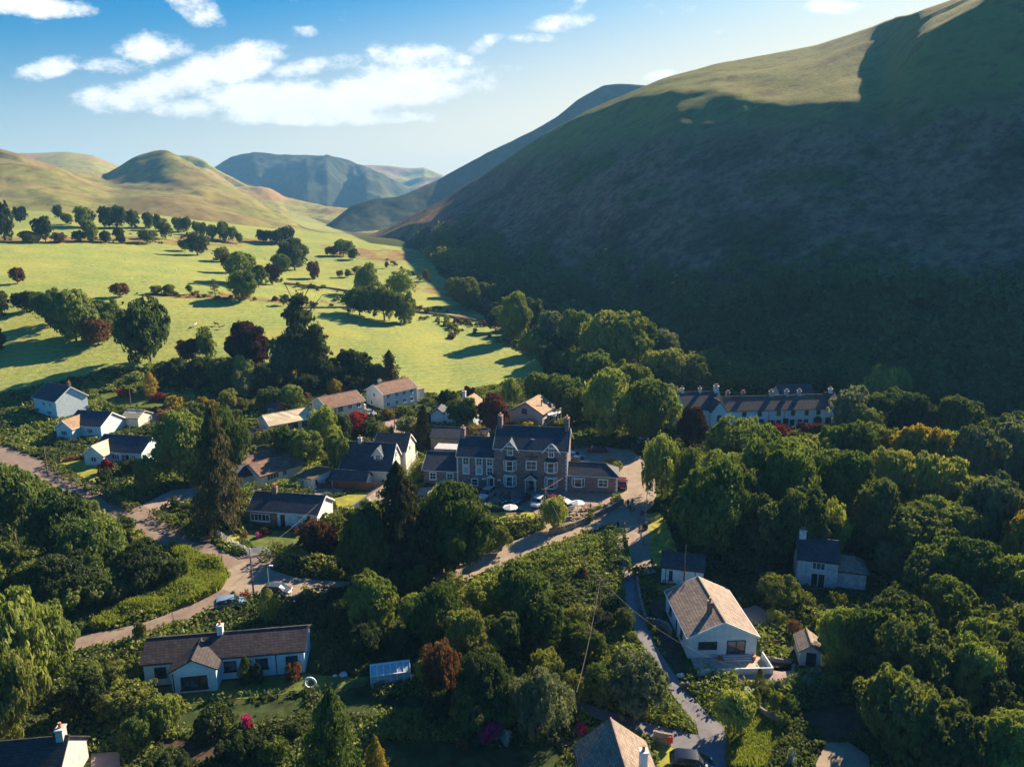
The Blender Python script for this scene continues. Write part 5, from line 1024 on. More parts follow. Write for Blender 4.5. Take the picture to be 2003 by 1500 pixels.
# ---------------------------------------------------------------- buildings
FOOT = []
class House:
    def __init__(s, name, label, a, b, cat='house', dz=0.0, z=None, ang=None, group=None):
        A = G(*a); B = G(*b); s.A = A; s.ang = atan2(B.y-A.y, B.x-A.x) if ang is None else radians(ang); s.L = hypot(B.x-A.x, B.y-A.y)
        A.z = (min(A.z, B.z) if z is None else z)+dz; s.root = empty(name, A, s.ang); tag(s.root, label, cat, group); s.last = s.root
    def W(s, x, y, z=0):
        c, n = cos(s.ang), sin(s.ang); return Vector((s.A.x+x*c-y*n, s.A.y+x*n+y*c, s.A.z+z))
    def block(s, x0, x1, y0, y1, he, hr, axis='x', wall=None, roof=None, oh=.3, hipl=0, hipr=0, base=-1.2, trim=None, z0=0, ridge=True, th=.16, gut=True, wname='wall'):
        wall = wall or W_white; roof = roof or R_slate; n = MB(); he += z0; wt = .04
        P = [s.W(x, y) for x, y in ((x0-1, y0-1), (x1+1, y0-1), (x1+1, y1+1), (x0-1, y1+1))]; U = [proj(p.x, p.y, s.A.z) for p in P]; POLY_B.append([(float(u), float(v)) for u, v in U])
        if hr <= 0:
            n.box(x0, x1, y0, y1, base, he); w = n.build(wname, wall, s.root); r = MB(); r.box(x0-oh, x1+oh, y0-oh, y1+oh, he+.003, he+th); s.roof = r.build('roof', roof, s.root); return w
        ax = axis == 'x'; a0, a1 = (x0, x1) if ax else (y0, y1); c0, c1 = (y0, y1) if ax else (x0, x1); m = (c0+c1)/2; sl = hr/((c1-c0)/2)
        if hipl or hipr:
            n.box(x0, x1, y0, y1, base, he-.02)
            if not (hipl and hipr):
                e = (a0+.0, a0+.2) if not hipl else (a1-.2, a1); n.ext([(c0, he-.02), (c1, he-.02), (m, he+hr-.06)], axis, *e)
        else: n.ext([(c0, base), (c1, base), (c1, he-wt), (m, he+hr-wt), (c0, he-wt)], axis, a0, a1)
        w = n.build(wname, wall, s.root); r = MB(); zo = he-sl*oh; t = th
        def P3(a, c, z): return (a, c, z) if ax else (c, a, z)
        la = a0+hipl if hipl else a0-oh; lb = a1-hipr if hipr else a1+oh; ea, eb = a0-oh, a1+oh
        zr = he+hr
        top = [P3(ea, c0-oh, zo), P3(eb, c0-oh, zo), P3(lb, m, zr), P3(la, m, zr), P3(ea, c1+oh, zo), P3(eb, c1+oh, zo)]
        vs = [(p[0], p[1], p[2]+t-.02) for p in top]+[(p[0], p[1], p[2]-.02) for p in top]
        fs = [(0, 1, 2, 3), (4, 3, 2, 5), (0, 3, 4), (1, 5, 2), (6, 9, 8, 7), (10, 11, 8, 9), (0, 6, 7, 1), (4, 5, 11, 10)]
        if not hipl: fs = [f for f in fs if f != (0, 3, 4)]; fs += [(0, 3, 9, 6), (3, 4, 10, 9)]
        else: fs += [(0, 4, 10, 6), (6, 10, 9)]
        if not hipr: fs = [f for f in fs if f != (1, 5, 2)]; fs += [(1, 7, 8, 2), (2, 8, 11, 5)]
        else: fs += [(1, 7, 11, 5), (7, 8, 11)]
        r.add(vs, fs); s.roof = r.build('roof', roof, s.root)
        if ridge:
            q = MB(); q.tube([P3(la, m, zr+t-.03), P3(lb, m, zr+t-.03)], .1, 6)
            for h_, e_, l_ in ((hipl, ea, la), (hipr, eb, lb)):
                if h_:
                    for cc in (c0-oh, c1+oh): q.tube([P3(e_, cc, zo+t), P3(l_, m, zr+t)], .08, 5)
            q.build('ridge_tiles', roof, s.roof)
        if trim is not None:
            for e_, hh in ((ea, hipl), (eb, hipr)):
                if hh: continue
                q = MB(); [q.bar(P3(e_, cc, zo+.02), P3(e_, m, zr+.02), .06, .24) for cc in (c0-oh, c1+oh)]; q.build('bargeboard', trim, s.root)
        if gut:
            for cc in (c0-oh-.05, c1+oh+.05): q = MB(); q.bar(P3(ea, cc, zo+.02), P3(eb, cc, zo+.02), .1, .1); q.build('gutter', M_dark if trim is None else trim, s.root)
        return w
    def chim(s, x, y, z0, z1, w=.9, d=.6, mat=None, pots=2, cap=True):
        q = MB(); q.box(x-w/2, x+w/2, y-d/2, y+d/2, z0, z1)
        if cap: q.box(x-w/2-.07, x+w/2+.07, y-d/2-.07, y+d/2+.07, z1, z1+.14)
        c = q.build('chimney', mat or W_white, s.roof)
        for i in range(pots):
            p = MB()
            xx = x+(i-(pots-1)/2)*(w*.8/max(1, pots)) if w >= d else x; yy = y if w >= d else y+(i-(pots-1)/2)*(d*.8/max(1, pots)); p.tube([(xx, yy, z1+.1), (xx, yy, z1+.38), (xx, yy, z1+.62)], [.16, .13, .15], 8); p.build('chimney_pot', M_pot, s.root)
    def frame_at(s, side, y0=0, x1=None, x0=0, y1=None):
        """returns (origin, along, outward) of a wall plane in local coordinates"""
        return {'f': (Vector((0, y0, 0)), Vector((1, 0, 0)), Vector((0, -1, 0))), 'r': (Vector((x1 if x1 is not None else s.L, 0, 0)), Vector((0, 1, 0)), Vector((1, 0, 0))),
                'l': (Vector((x0, 0, 0)), Vector((0, 1, 0)), Vector((-1, 0, 0))), 'b': (Vector((0, y1 or 0, 0)), Vector((1, 0, 0)), Vector((0, 1, 0)))}[side]
    def win(s, side, c, z, w, h, cols=2, rows=1, mat=None, glass=None, sill=True, fw=.09, name='window', glazing=True, surround=0, **k):
        O, a, o = s.frame_at(side, **k); up = Vector((0, 0, 1)); mat = mat or M_white; O = O+a*c+up*(z+h/2); q = MB()
        if surround: 
            for sx in (-1, 1): q.obox(O+a*(sx*(w/2+surround/2))+o*.02, a, o, up, surround/2, .03, h/2+surround)
            for sx in (-1, 1): q.obox(O+up*(sx*(h/2+surround/2))+o*.02, a, o, up, w/2, .03, surround/2)
        for sx in (-1, 1): q.obox(O+a*(sx*(w/2-fw/2))+o*.04, a, o, up, fw/2, .05, h/2)
        for sx in (-1, 1): q.obox(O+up*(sx*(h/2-fw/2))+o*.04, a, o, up, w/2-fw, .05, fw/2)
        if glazing:
            for i in range(1, cols): q.obox(O+a*(-w/2+w*i/cols)+o*.035, a, o, up, fw*.4, .04, h/2-fw)
            for i in range(1, rows): q.obox(O+up*(-h/2+h*i/rows)+o*.03, a, o, up, w/2-fw, .035, fw*.35)
        if sill: q.obox(O-up*(h/2+.05)+o*.08, a, o, up, w/2+.1, .12, .05)
        f = q.build(name, mat, s.root); g = MB(); g.obox(O+o*.0, a, o, up, w/2-fw*.5, .02, h/2-fw*.5); g.build('pane', glass or M_glass, f); return f
    def door(s, side, c, w=.95, h=2.05, mat=None, fmat=None, z=0, **k):
        O, a, o = s.frame_at(side, **k); up = Vector((0, 0, 1)); O = O+a*c+up*(z+h/2); q = MB(); q.obox(O+o*.02, a, o, up, w/2, .03, h/2); q.obox(O+o*.055-up*h*.22, a, o, up, w*.32, .008, h*.18); q.obox(O+o*.055+up*h*.22, a, o, up, w*.32, .008, h*.18)
        d = q.build('door', mat or M_dark, s.root); q = MB()
        for sx in (-1, 1): q.obox(O+a*(sx*(w/2+.06))+o*.04, a, o, up, .06, .06, h/2)
        q.obox(O+up*(h/2+.06)+o*.04, a, o, up, w/2+.12, .06, .06); q.build('door_frame', fmat or M_white, s.root)
        q = MB(); q.tube([O+a*(w*.36)+o*.05, O+a*(w*.36)+o*.12], .04, 6); q.build('handle', M_metal, d); return d
    def box(s, name, *b, mat=None):
        q = MB(); q.box(*b); return q.build(name, mat or M_white, s.root)
POLY_B = []

def text_obj(body, size, parent, loc, rot, mat, name='lettering', ext=.02):
    cu = bpy.data.curves.new(name, 'FONT'); cu.body = body; cu.size = size; cu.align_x = 'CENTER'; cu.align_y = 'CENTER'; cu.extrude = ext; cu.offset = .012
    o = bpy.data.objects.new(name, cu); COL.objects.link(o); dg = bpy.context.evaluated_depsgraph_get(); me = bpy.data.meshes.new_from_object(o.evaluated_get(dg)); bpy.data.objects.remove(o)
    me.materials.clear(); me.materials.append(mat); r = link(name, me, parent, loc); r.rotation_euler = rot; return r

def bay(h, cx, z0, z1, w=2.5, d=.7, roof=False):
    """canted bay window on the front wall (y = 0)"""
    q = MB(); prof = [(cx-w/2, 0), (cx-w*.27, -d), (cx+w*.27, -d), (cx+w/2, 0)]
    q.ext(prof+[], 'z', z0-.28, z0); q.ext(prof, 'z', z1, z1+.3)
    for (x, y) in prof: q.bar((x, y*.98, z0), (x, y*.98, z1), .2)
    for i in range(3):
        (xa, ya), (xb, yb) = prof[i], prof[i+1]; m = (z0+z1)/2; q.bar((xa, ya, m), (xb, yb, m), .07)
        if i == 1: q.bar(((xa+xb)/2, ya, z0), ((xa+xb)/2, ya, z1), .06) if roof is None else None
    f = q.build('bay_window', M_white, h.root); g = MB(); k = .93; g.ext([(cx+(x-cx)*k, y*k) for x, y in prof], 'z', z0+.01, z1-.01); g.build('pane', M_glass, f)
    if roof:
        r = MB(); e = .18; b = [(cx-w/2-e, .0, z1+.3), (cx-w*.27-e*.6, -d-e, z1+.3), (cx+w*.27+e*.6, -d-e, z1+.3), (cx+w/2+e, .0, z1+.3), (cx-w*.3, 0, z1+1.0), (cx+w*.3, 0, z1+1.0)]
        r.add(b, [(0, 1, 4), (1, 2, 5, 4), (2, 3, 5), (0, 3, 2, 1)]); r.build('bay_roof', R_slate, f)
# ---- the hotel
H = House('hotel', 'long grey stone hotel with white bay windows and twin gables', (829, 945), (1207, 965), 'hotel'); hx = 37.8/H.L*1.0; Lh = H.L
def X(px):  # photo column -> metres along the facade
    return (px-829)/378*Lh
xa, xb, xc = X(897), X(971), X(1112)
H.block(0, xa, 0, 8, 2.9, 2.2, wall=W_stone, roof=R_slate, gut=True, trim=M_white); 
H.win('f', X(848), .9, 1.2, 1.4, 2, 2, surround=.12); H.win('f', X(882), .9, 1.2, 1.4, 2, 2, surround=.12)
H.box('flat_roof_parapet', 0, xa*.7, 8.3, 12, 2.0, 4.4, mat=W_grey)
H.block(xa, xb, -.25, 8, 6.0, 2.6, wall=W_stone, roof=R_slate, trim=M_white, oh=.2)
H.chim(xa+.45, 3.9, 6, 10.3, .8, 1.2, W_stone, 2)
for px in (915, 941, 962):
    H.win('f', X(px), 4.35, 1.15, 1.45, 2, 2, y0=-.25, surround=.12); H.win('f', X(px), 2.55, 1.15, 1.4, 1 if px < 950 else 2, 1 if px < 950 else 2, y0=-.25, surround=.12, glass=M_curt if px < 950 else None, glazing=px > 950)
H.win('f', X(932), .25, 1.2, 1.3, 1, 2, y0=-.25, surround=.1)
q = MB(); q.box(xa, xa+.22, -.31, -.2, 0, 5.9); q.build('quoins', M_white, H.root)
def porch(h, cx, w, hgt, d, fretted, y0):
    q = MB(); xs = (cx-w/2, cx+w/2)
    for x in xs: q.bar((x, y0-d, 0), (x, y0-d, hgt), .14); q.bar((x, y0-d, hgt), (x, y0, hgt), .14)
    for x in xs: q.box(x-.05, x+.05, y0-d, y0, 0, .9)
    ap = hgt+w*.48; q.bar((xs[0]-.25, y0-d-.1, hgt-.05), (cx, y0-d-.1, ap), .1, .22); q.bar((xs[1]+.25, y0-d-.1, hgt-.05), (cx, y0-d-.1, ap), .1, .22); q.bar((xs[0], y0-d, hgt), (xs[1], y0-d, hgt), .12)
    if fretted:
        for i in range(1, 8): x = xs[0]+w*i/8; q.bar((x, y0-d, hgt), (x, y0-d, hgt+(w/2-abs(x-cx))*.92), .05)
    else: q.ext([(xs[0], hgt), (xs[1], hgt), (cx, ap-.1)], 'y', y0-d-.02, y0-d+.05)
    p = q.build('porch', M_white, h.root); r = MB()
    for sx in (-1, 1):
        a = Vector((cx+sx*(w/2+.25), y0, hgt)); r.add([(cx+sx*(w/2+.3), y0-d-.15, hgt-.02), (cx, y0-d-.15, ap+.06), (cx, y0, ap+.06), (cx+sx*(w/2+.3), y0, hgt-.02), (cx+sx*(w/2+.3), y0-d-.15, hgt+.08), (cx, y0-d-.15, ap+.16), (cx, y0, ap+.16), (cx+sx*(w/2+.3), y0, hgt+.08)], [(0, 1, 2, 3), (4, 7, 6, 5), (0, 4, 5, 1), (1, 5, 6, 2), (2, 6, 7, 3), (3, 7, 4, 0)])
    r.build('porch_roof', R_slate, p); h.door('f', cx, w*.55, 2.05, M_dark, y0=y0)
porch(H, X(965), 1.3, 2.2, .9, False, -.25)
H.block(xb, xc, -.5, 9, 8.0, 3.0, wall=W_stone, roof=R_slate, trim=M_white, oh=.22)
H.chim(xb+.5, 4.2, 9, 13.0, .8, 1.5, W_stone, 3); H.chim(xc-.5, 4.2, 9, 13.0, .8, 1.5, W_stone, 3)
_o = H.root; sub = H
class Shift:      # bay windows are built on a helper plane at the main block's front
    root = None
bx1, bx2, bc = X(1002), X(1081), X(1043)
def bays(cx):
    for z0, rf in ((.85, False), (3.95, True)):
        q = MB(); w, d = 2.35, .75; y = -.5; z1 = z0+1.75; prof = [(cx-w/2, y), (cx-w*.27, y-d), (cx+w*.27, y-d), (cx+w/2, y)]
        q.ext(prof, 'z', z0-.25, z0); q.ext(prof, 'z', z1, z1+.25)
        for i, (x, yy) in enumerate(prof): q.bar((x, yy, z0), (x, yy, z1), .2)
        for i in range(3): (xa_, ya_), (xb_, yb_) = prof[i], prof[i+1]; q.bar((xa_, ya_, (z0+z1)/2), (xb_, yb_, (z0+z1)/2), .06)
        for i in (0, 2): (xa_, ya_), (xb_, yb_) = prof[i], prof[i+1]; q.bar(((xa_+xb_)/2, (ya_+yb_)/2, z0), ((xa_+xb_)/2, (ya_+yb_)/2, z1), .06)
        f = q.build('bay_window', M_white, H.root); g = MB(); g.ext([(cx+(x-cx)*.94, y+(yy-y)*.94) for x, yy in prof], 'z', z0+.01, z1-.01); g.build('pane', M_glass, f)
        if rf:
            r = MB(); e = .15; b = [(cx-w/2-e, y, z1+.25), (cx-w*.27-e*.6, y-d-e, z1+.25), (cx+w*.27+e*.6, y-d-e, z1+.25), (cx+w/2+e, y, z1+.25), (cx-w*.3, y, z1+.95), (cx+w*.3, y, z1+.95)]
            r.add(b, [(0, 1, 4), (1, 2, 5, 4), (2, 3, 5), (0, 3, 2, 1), (0, 4, 5, 3)]); r.build('bay_roof', R_slate, f)
    # wall gable with dormer window and white bargeboards
    q = MB(); q.ext([(cx-1.25, 7.4), (cx+1.25, 7.4), (cx+1.25, 7.95), (cx, 9.25), (cx-1.25, 7.95)], 'y', -.56, 2.2); g = q.build('gable', W_stone, H.root)
    r = MB()
    for sx in (-1, 1):
        p = [(cx+sx*1.75, 7.5), (cx, 9.45), (cx, 9.6), (cx+sx*1.75, 7.65)]; r.ext(p, 'y', -.85, 3.2)
    r.build('gable_roof', R_slate, g); t = MB()
    for sx in (-1, 1): t.bar((cx+sx*1.75, -.88, 7.52), (cx, -.88, 9.5), .08, .2)
    t.bar((cx-.75, -.88, 8.62), (cx+.75, -.88, 8.62), .07, .12); t.bar((cx, -.88, 8.6), (cx, -.88, 9.4), .07, .1); t.bar((cx-.4, -.88, 8.62), (cx-.4, -.88, 9.0), .06); t.bar((cx+.4, -.88, 8.62), (cx+.4, -.88, 9.0), .06)
    t.build('bargeboard', M_white, g); H.win('f', cx, 6.75, .95, 1.65, 2, 2, y0=-.56, surround=.1)
bays(bx1); bays(bx2)
H.win('f', bc, 4.1, 1.9, 1.6, 2, 2, y0=-.5, surround=.12); porch(H, bc, 1.9, 2.4, 1.2, True, -.5)
for j, (t_, zz, sz) in enumerate((('THE', 7.05, .36), ('COLEDALE', 6.62, .5), ('INN', 6.18, .42))): text_obj(t_, sz, H.root, (bc, -.54, zz), (pi/2, 0, 0), M_black)
q = MB()
for i in range(20): q.box(xc-(.34 if i % 2 else .2), xc+.03, -.54, -.1, .1+i*.4, .1+i*.4+.37)
q.build('quoins', M_white, H.root); H.box('skylight', bc-.35, bc+.35, 1.2, 1.6, 9.3, 9.45, mat=M_lead)
H.block(xc, Lh, 0, 5.2, 3.3, 1.5, wall=W_stone, roof=R_slate, hipr=2.4, trim=M_white, oh=.25); H.win('f', X(1180), 1.2, 1.7, 1.4, 2, 2, surround=.12)
cx = X(1133); q = MB(); w, d, z0, z1 = 2.3, .5, 1.15, 2.6; prof = [(cx-w/2, 0), (cx-w*.3, -d), (cx+w*.3, -d), (cx+w/2, 0)]; q.ext(prof, 'z', z0-.2, z0); q.ext(prof, 'z', z1, z1+.2)
for (x, y) in prof: q.bar((x, y, z0), (x, y, z1), .16)
f = q.build('bay_window', M_white, H.root); g = MB(); g.ext([(cx+(x-cx)*.94, y*.94) for x, y in prof], 'z', z0+.01, z1-.01); g.build('pane', M_glass, f)
q = MB()
for i in range(8): q.box(Lh-(.34 if i % 2 else .2), Lh+.03, -.04, .3, .1+i*.4, .1+i*.4+.37)
q.build('quoins', M_white, H.root)
for px in (950, 981):
    H.box('plaque', X(px)-.35, X(px)+.35, -.6 if px > 970 else -.32, -.52 if px > 970 else -.26, 1.5, 1.85, mat=M_white)
# ---- slate bungalow
H = House('bungalow', 'low bungalow with blue slate roof and half brown stone, half white front', (488, 1024), (622, 1034)); L = H.L
H.block(0, L, 0, 6.2, 2.65, 1.85, wall=W_white, roof=R_slate, trim=M_white, oh=.3); H.chim(L*.28, 3.0, 4.0, 5.6, .8, .6, W_brown, 2)
H.box('shade_blue_front', L*.43, L, -.03, .0, 0, 2.3, mat=W_shadeblue); H.box('stone_facing', -.03, L*.43, -.06, .0, 0, 2.3, mat=W_brown); H.win('f', L*.17, .7, 3.4, 1.3, 5, 1, y0=-.06)  # right half of the white front carries its bluish shade as colour
H.door('f', L*.50, .9, 2.1, M_dark); H.win('f', L*.445, .15, .5, 2.0, 1, 1, sill=False); H.win('f', L*.555, .15, .5, 2.0, 1, 1, sill=False); H.win('f', L*.66, .9, .5, 1.0, 1, 1); H.win('f', L*.76, .6, 1.0, 1.3, 2, 1, glass=M_curt, mat=M_wood); H.win('f', L*.9, .6, 1.7, 1.3, 3, 1)
q = MB(); q.tube([(L*.97, 5, 3.2), (L*.97, 5, 4.7)], .03); [q.bar((L*.97-.5, 5, 4.3+.12*i), (L*.97+.5, 5, 4.3+.12*i), .03) for i in range(3)]; q.build('aerial', M_metal, H.root)
# ---- brown roofed bungalow complex
H = House('bungalow', 'sprawling cream bungalow with brown tiled roofs and a cream gable facing left', (512, 953), (580, 931)); L = 9.5
H.block(0, L, 0, 6.5, 2.4, 1.5, wall=W_cream, roof=R_brown, trim=M_dark, oh=.45); H.win('f', 2.6, .9, 2.6, 1.3, 4, 1); H.win('f', 5.2, .9, 1.0, 1.2, 2, 1); H.door('l', 5.4, .8, 2, M_dark, x0=0)
H.block(1, L+1, 6.5, 12.5, 2.3, 1.6, wall=W_cream, roof=R_brown, trim=M_dark); H.block(-6, 1, 9, 14, 2.3, 1.5, wall=W_grey, roof=R_slate, trim=M_dark); H.block(-7, 0, 3, 8, 2.1, 1.3, 'x', wall=W_cream, roof=R_slate, trim=M_dark); H.win('f', -4.2, .8, 1.0, 1.2, 2, 1, y0=9, mat=M_wood)
q = MB(); q.tube([(6, 3.3, 3.6), (6, 3.3, 4.7)], .12, 8); q.build('flue', M_dark, H.root)
# ---- tall slate house with dormer, its low garage and side gable
H = House('house', 'cream house with a big dark slate roof and one small white dormer beside the lawn', (667, 941), (764, 946)); L = H.L
H.block(0, L, 0, 8, 2.7, 4.1, wall=W_cream, roof=R_slate, trim=M_white, oh=.25); H.block(-.4, 6.4, -3.8, -.26, 1.7, 1.3, wall=W_cream, roof=R_slate, trim=M_dark, oh=.2, gut=False)
H.chim(L*.28, 4, 6.2, 7.7, .7, .6, W_grey, 1)
q = MB(); cx = L*.72; q.ext([(cx-.9, 4.1), (cx+.9, 4.1), (cx+.9, 5.3), (cx, 6.5), (cx-.9, 5.3)], 'y', 1.5, 4.4); dm = q.build('dormer', W_white, H.root); r = MB()
for sx in (-1, 1): r.ext([(cx+sx*1.2, 5.0), (cx, 6.6), (cx, 6.75), (cx+sx*1.2, 5.15)], 'y', 1.25, 5.2)
r.build('dormer_roof', R_slate, dm); t = MB(); [t.bar((cx+sx*1.2, 1.2, 5.05), (cx, 1.2, 6.68), .05, .16) for sx in (-1, 1)]; t.build('bargeboard', M_white, dm); H.win('f', cx, 4.2, 1.0, 1.05, 2, 2, y0=1.5)
H.block(L-6, L+.8, 8, 15, 4.0, 2.6, 'x', wall=W_cream, roof=R_brown, trim=M_white, oh=.25); H.chim(L-3, 11.5, 6, 7.9, .7, .5, M_dark, 1); H.win('r', 4, 4.1, .8, 1.2, 1, 2, x1=L); H.win('r', 2.2, .9, .9, 1.2, 2, 1, x1=L); H.win('r', 6, .9, .9, 1.2, 2, 1, x1=L); H.win('r', 11, 3.2, 1.0, 1.2, 2, 1, x1=L+.8)
H = House('garage', 'small flat roofed white garage with tan roof beside the dark clipped hedge', (580, 955), (607, 962), 'garage', ang=-22); H.block(0, 3.6, 0, 6.0, 2.3, 0, wall=W_white, roof=R_tan, oh=.25, th=.2); H.win('r', 1.4, .9, .5, .9, 1, 1, x1=3.6, mat=M_dark); H.door('f', 1.7, 2.4, 2.0, M_white)
H = House('cottage', 'small white building half hidden by the tall spruce', (694, 1012), (722, 1016), 'cottage'); H.block(0, 5.2, 0, 7, 2.3, 1.6, 'y', wall=W_white, roof=R_grey, trim=M_white)
# ---- upper row
H = House('bungalow', 'low cream bungalow with a wide pale corrugated roof', (530, 853), (602, 838)); H.block(0, 10.5, 0, 7, 2.6, 1.7, wall=W_cream, roof=R_cream, trim=M_white, oh=.4, gut=False); H.win('f', 1.8, .9, 2.0, 1.3, 3, 1); H.win('f', 5.6, .9, 2.4, 1.3, 4, 1, mat=M_wood); H.win('f', 8.6, .9, 1.6, 1.3, 2, 1, mat=M_wood); H.win('l', 3.2, .8, .7, 1.1, 2, 1, x0=0)
H = House('house', 'two storey cream house with pink brown roof among the garden shrubs', (643, 833), (703, 819)); H.block(0, 10.5, 0, 7.5, 4.6, 1.9, wall=W_cream, roof=R_brown, trim=M_white, oh=.35)
for i, x in enumerate((1.2, 3.6, 6.3, 8.8)): H.win('f', x, 3.1, 1.3 if i else 1.8, 1.2, 2, 1, mat=M_wood if i < 2 else None); H.win('f', x, .8, 1.3, 1.2, 2, 1)
H.box('side_porch', 10.5, 12.5, 2, 6, -1, 2.8, mat=W_cream)
H = House('house', 'two storey white house with reddish roof at the foot of the bright field', (751, 801), (806, 789)); H.block(0, 11.5, 0, 7.5, 4.4, 2.0, wall=W_white, roof=R_brown, trim=M_white, oh=.35); H.chim(1.8, 3.75, 5.6, 7.2, .9, .6, W_white, 2)
for x in (1.5, 4.4, 7.0, 9.6): H.win('f', x, 3.0, 1.1, 1.1, 2, 1); H.win('f', x, .8, 1.1, 1.1, 2, 1)
H.win('l', 4, 3.0, .8, 1.1, 1, 1, x0=0); H.win('l', 5.2, .7, .8, 1.1, 1, 1, x0=0); H.block(11.55, 15.5, 1.5, 5, 2.9, 0, wall=W_cream, roof=R_grey, oh=.1)
H = House('garage', 'low white gabled garage left of the tan roofed house', (843, 829), (871, 830), 'garage'); H.block(0, 3.7, 0, 5, 2.6, 1.4, 'y', wall=W_shadeblue, roof=R_slate, trim=M_dark); H.door('f', 1.85, 2.2, 2, M_white)
H = House('house', 'white gabled house with tan roof behind the round green tree', (871, 832), (928, 838)); H.block(0, 7.6, 0, 9.5, 3.6, 2.6, 'y', wall=W_shadepale, roof=R_tan, trim=M_white, oh=.3); H.win('f', 2.4, 2.9, 1.1, 1.1, 2, 1); H.win('f', 5.2, 2.9, 1.1, 1.1, 2, 1); H.chim(2.2, 7, 5, 7.3, .8, .6, W_white, 1)
H = House('outbuilding', 'long dark slate roofed stone outbuilding behind the left end of the hotel', (843, 882), (950, 886), 'outbuilding'); L = H.L; H.block(0, L, 0, 6, 3.2, 1.5, wall=W_dry, roof=R_slate, gut=False); H.win('f', 2.5, 1, .8, 1, 1, 1, mat=M_dark)
iv = put('bush1', H.W(L-2.2, 3, 3.6), 2.7, 1.8, 'gold', 'yellow green ivy covering the right end of the dark outbuilding roof', 'ivy', name='ivy')
H = House('house', 'modern stone house with tan roof, rooflight and white balcony', (997, 830), (1061, 838)); Wd = 8.2; L = H.L
H.block(0, L, 0, 9.0, 3.6, 2.5, 'y', wall=W_grey, roof=R_tan, trim=M_dark, oh=.3); H.win('f', L*.45, 3.3, 1.3, 1.2, 1, 1, mat=M_dark); H.box('wall', -3.6, 0, 1, 6, -1, 2.6, mat=W_dry)
H.win('r', 2.2, .6, 2.2, 1.6, 2, 1, x1=L); H.win('r', 6, .6, 2.2, 1.6, 2, 1, x1=L); H.win('r', 4, 2.7, 1.6, .8, 2, 1, x1=L); q = MB(); q.tube([(L*.8, 3.6, 4), (L*.8, 3.6, 6.3)], .14, 8); q.build('flue', M_dark, H.root)
q = MB(); q.box(L, L+2, 3.5, 8, 2.4, 2.55)
for yy in (3.6, 5.7, 7.9): q.bar((L+1.9, yy, -1), (L+1.9, yy, 3.6), .1)
for zz in (3.0, 3.55): q.bar((L+1.9, 3.5, zz), (L+1.9, 8, zz), .07)
q.build('balcony', M_white, H.root); q = MB(); q.obox((L*.74, 5.8, 4.95), Vector((0, 1, 0)), Vector((.85, 0, -.52)), Vector((.52, 0, .85)), .9, .4, .05); q.build('rooflight', M_white, H.root)
# ---- left houses
H = House('house', 'white gabled house with steep blue roof, farthest back of the three at the left', (80, 808), (120, 822)); H.block(-2.5, 7.4, 0, 7.8, 4.6, 2.9, wall=W_shadepale, roof=R_slate, trim=M_white); H.chim(7, 4, 7.4, 8.5, .6, .6, W_stone, 1); H.win('f', 2, 2.8, 1.1, 1.1, 2, 1); H.win('f', 5, 2.8, 1.1, 1.1, 2, 1); H.win('f', 4, .7, 1.8, 1.2, 3, 1)
H = House('bungalow', 'white bungalow with tan front wing, middle of three at the left', (135, 850), (192, 855)); L = H.L; H.block(0, L+1, 0, 7.6, 2.7, 2.3, wall=W_shadepale, roof=R_slate, trim=M_white); H.block(-.8, 3.4, -2.6, 3.5, 2.6, 1.7, 'y', wall=W_shadepale, roof=R_tan, trim=M_white); H.win('f', L*.75, .8, 1.6, 1.2, 3, 1); H.win('f', 1.3, .8, 1.6, 1.2, 3, 1, y0=-2.6); H.block(L, L+4.5, 8, 13, 2.6, 1.2, wall=W_cream, roof=R_cream)
H = House('bungalow', 'white bungalow with blue roof behind the crimson shrub at the left', (187, 903), (279, 909)); L = H.L; H.block(0, L, 0, 7.4, 2.6, 2.3, wall=W_shadepale, roof=R_slate, trim=M_white); H.block(-.6, 3.8, -2.2, 3.8, 2.5, 1.7, 'y', wall=W_shadepale, roof=R_cream, trim=M_white)
H.win('f', 1.6, .8, 1.3, 1.2, 2, 1, y0=-2.2); H.win('f', 5.0, .8, 1.7, 1.2, 3, 1); H.door('f', 6.8, .8, 2, M_wood); H.door('f', 7.7, .8, 2, M_dark); H.win('f', 9.2, .9, .9, 1.1, 2, 1); H.win('r', 2.5, .9, 1.1, 1.1, 2, 1, x1=L); H.win('r', 5.2, .9, .9, 1.1, 2, 1, x1=L)
H = House('shed', 'little lean-to shed beside the cream bungalow', (484, 868), (508, 872), 'shed'); H.block(0, 3.2, 0, 4, 2, 1, wall=W_brown, roof=R_brown)
H = House('shed', 'dark garden shed with a pale glazed roof above the cream bungalow', (521, 808), (540, 811), 'shed'); H.block(0, 3, 0, 3, 1.9, .9, wall=M_wood, roof=R_slate); H.win('f', 1.5, .5, 1.6, 1, 3, 1)
# ---- terrace
H = House('terrace', 'long white terrace with brown slate roof and many chimneys', (1335, 842), (1640, 833), 'terraced cottages'); L = H.L; f = L/305.0; lx = 75*f
H.block(0, lx, -1, 8, 5.4, 3.2, wall=W_shadeblue, roof=R_slate, trim=None, oh=.2); H.chim(.6, 3.5, 7, 9.6, .7, .7, W_white, 2); H.chim(lx*.52, 3.5, 7.8, 9.5, .7, .6, W_white, 2); H.chim(lx-.6, 3.5, 7, 10, 1.1, .9, W_white, 4)
H.block(lx-3.7, lx+.0, -2.4, 3.5, 5.2, 2.4, 'y', wall=W_shadeblue, roof=R_slate, oh=.2); H.win('f', lx-1.8, 2.9, 1.0, 1.4, 2, 2, y0=-2.4, mat=M_dark); H.win('f', lx-1.8, .5, 1.4, 1.4, 2, 2, y0=-2.4, mat=M_dark); H.win('f', 2.2, 3, 1, 1.3, 2, 2, y0=-1, mat=M_dark)
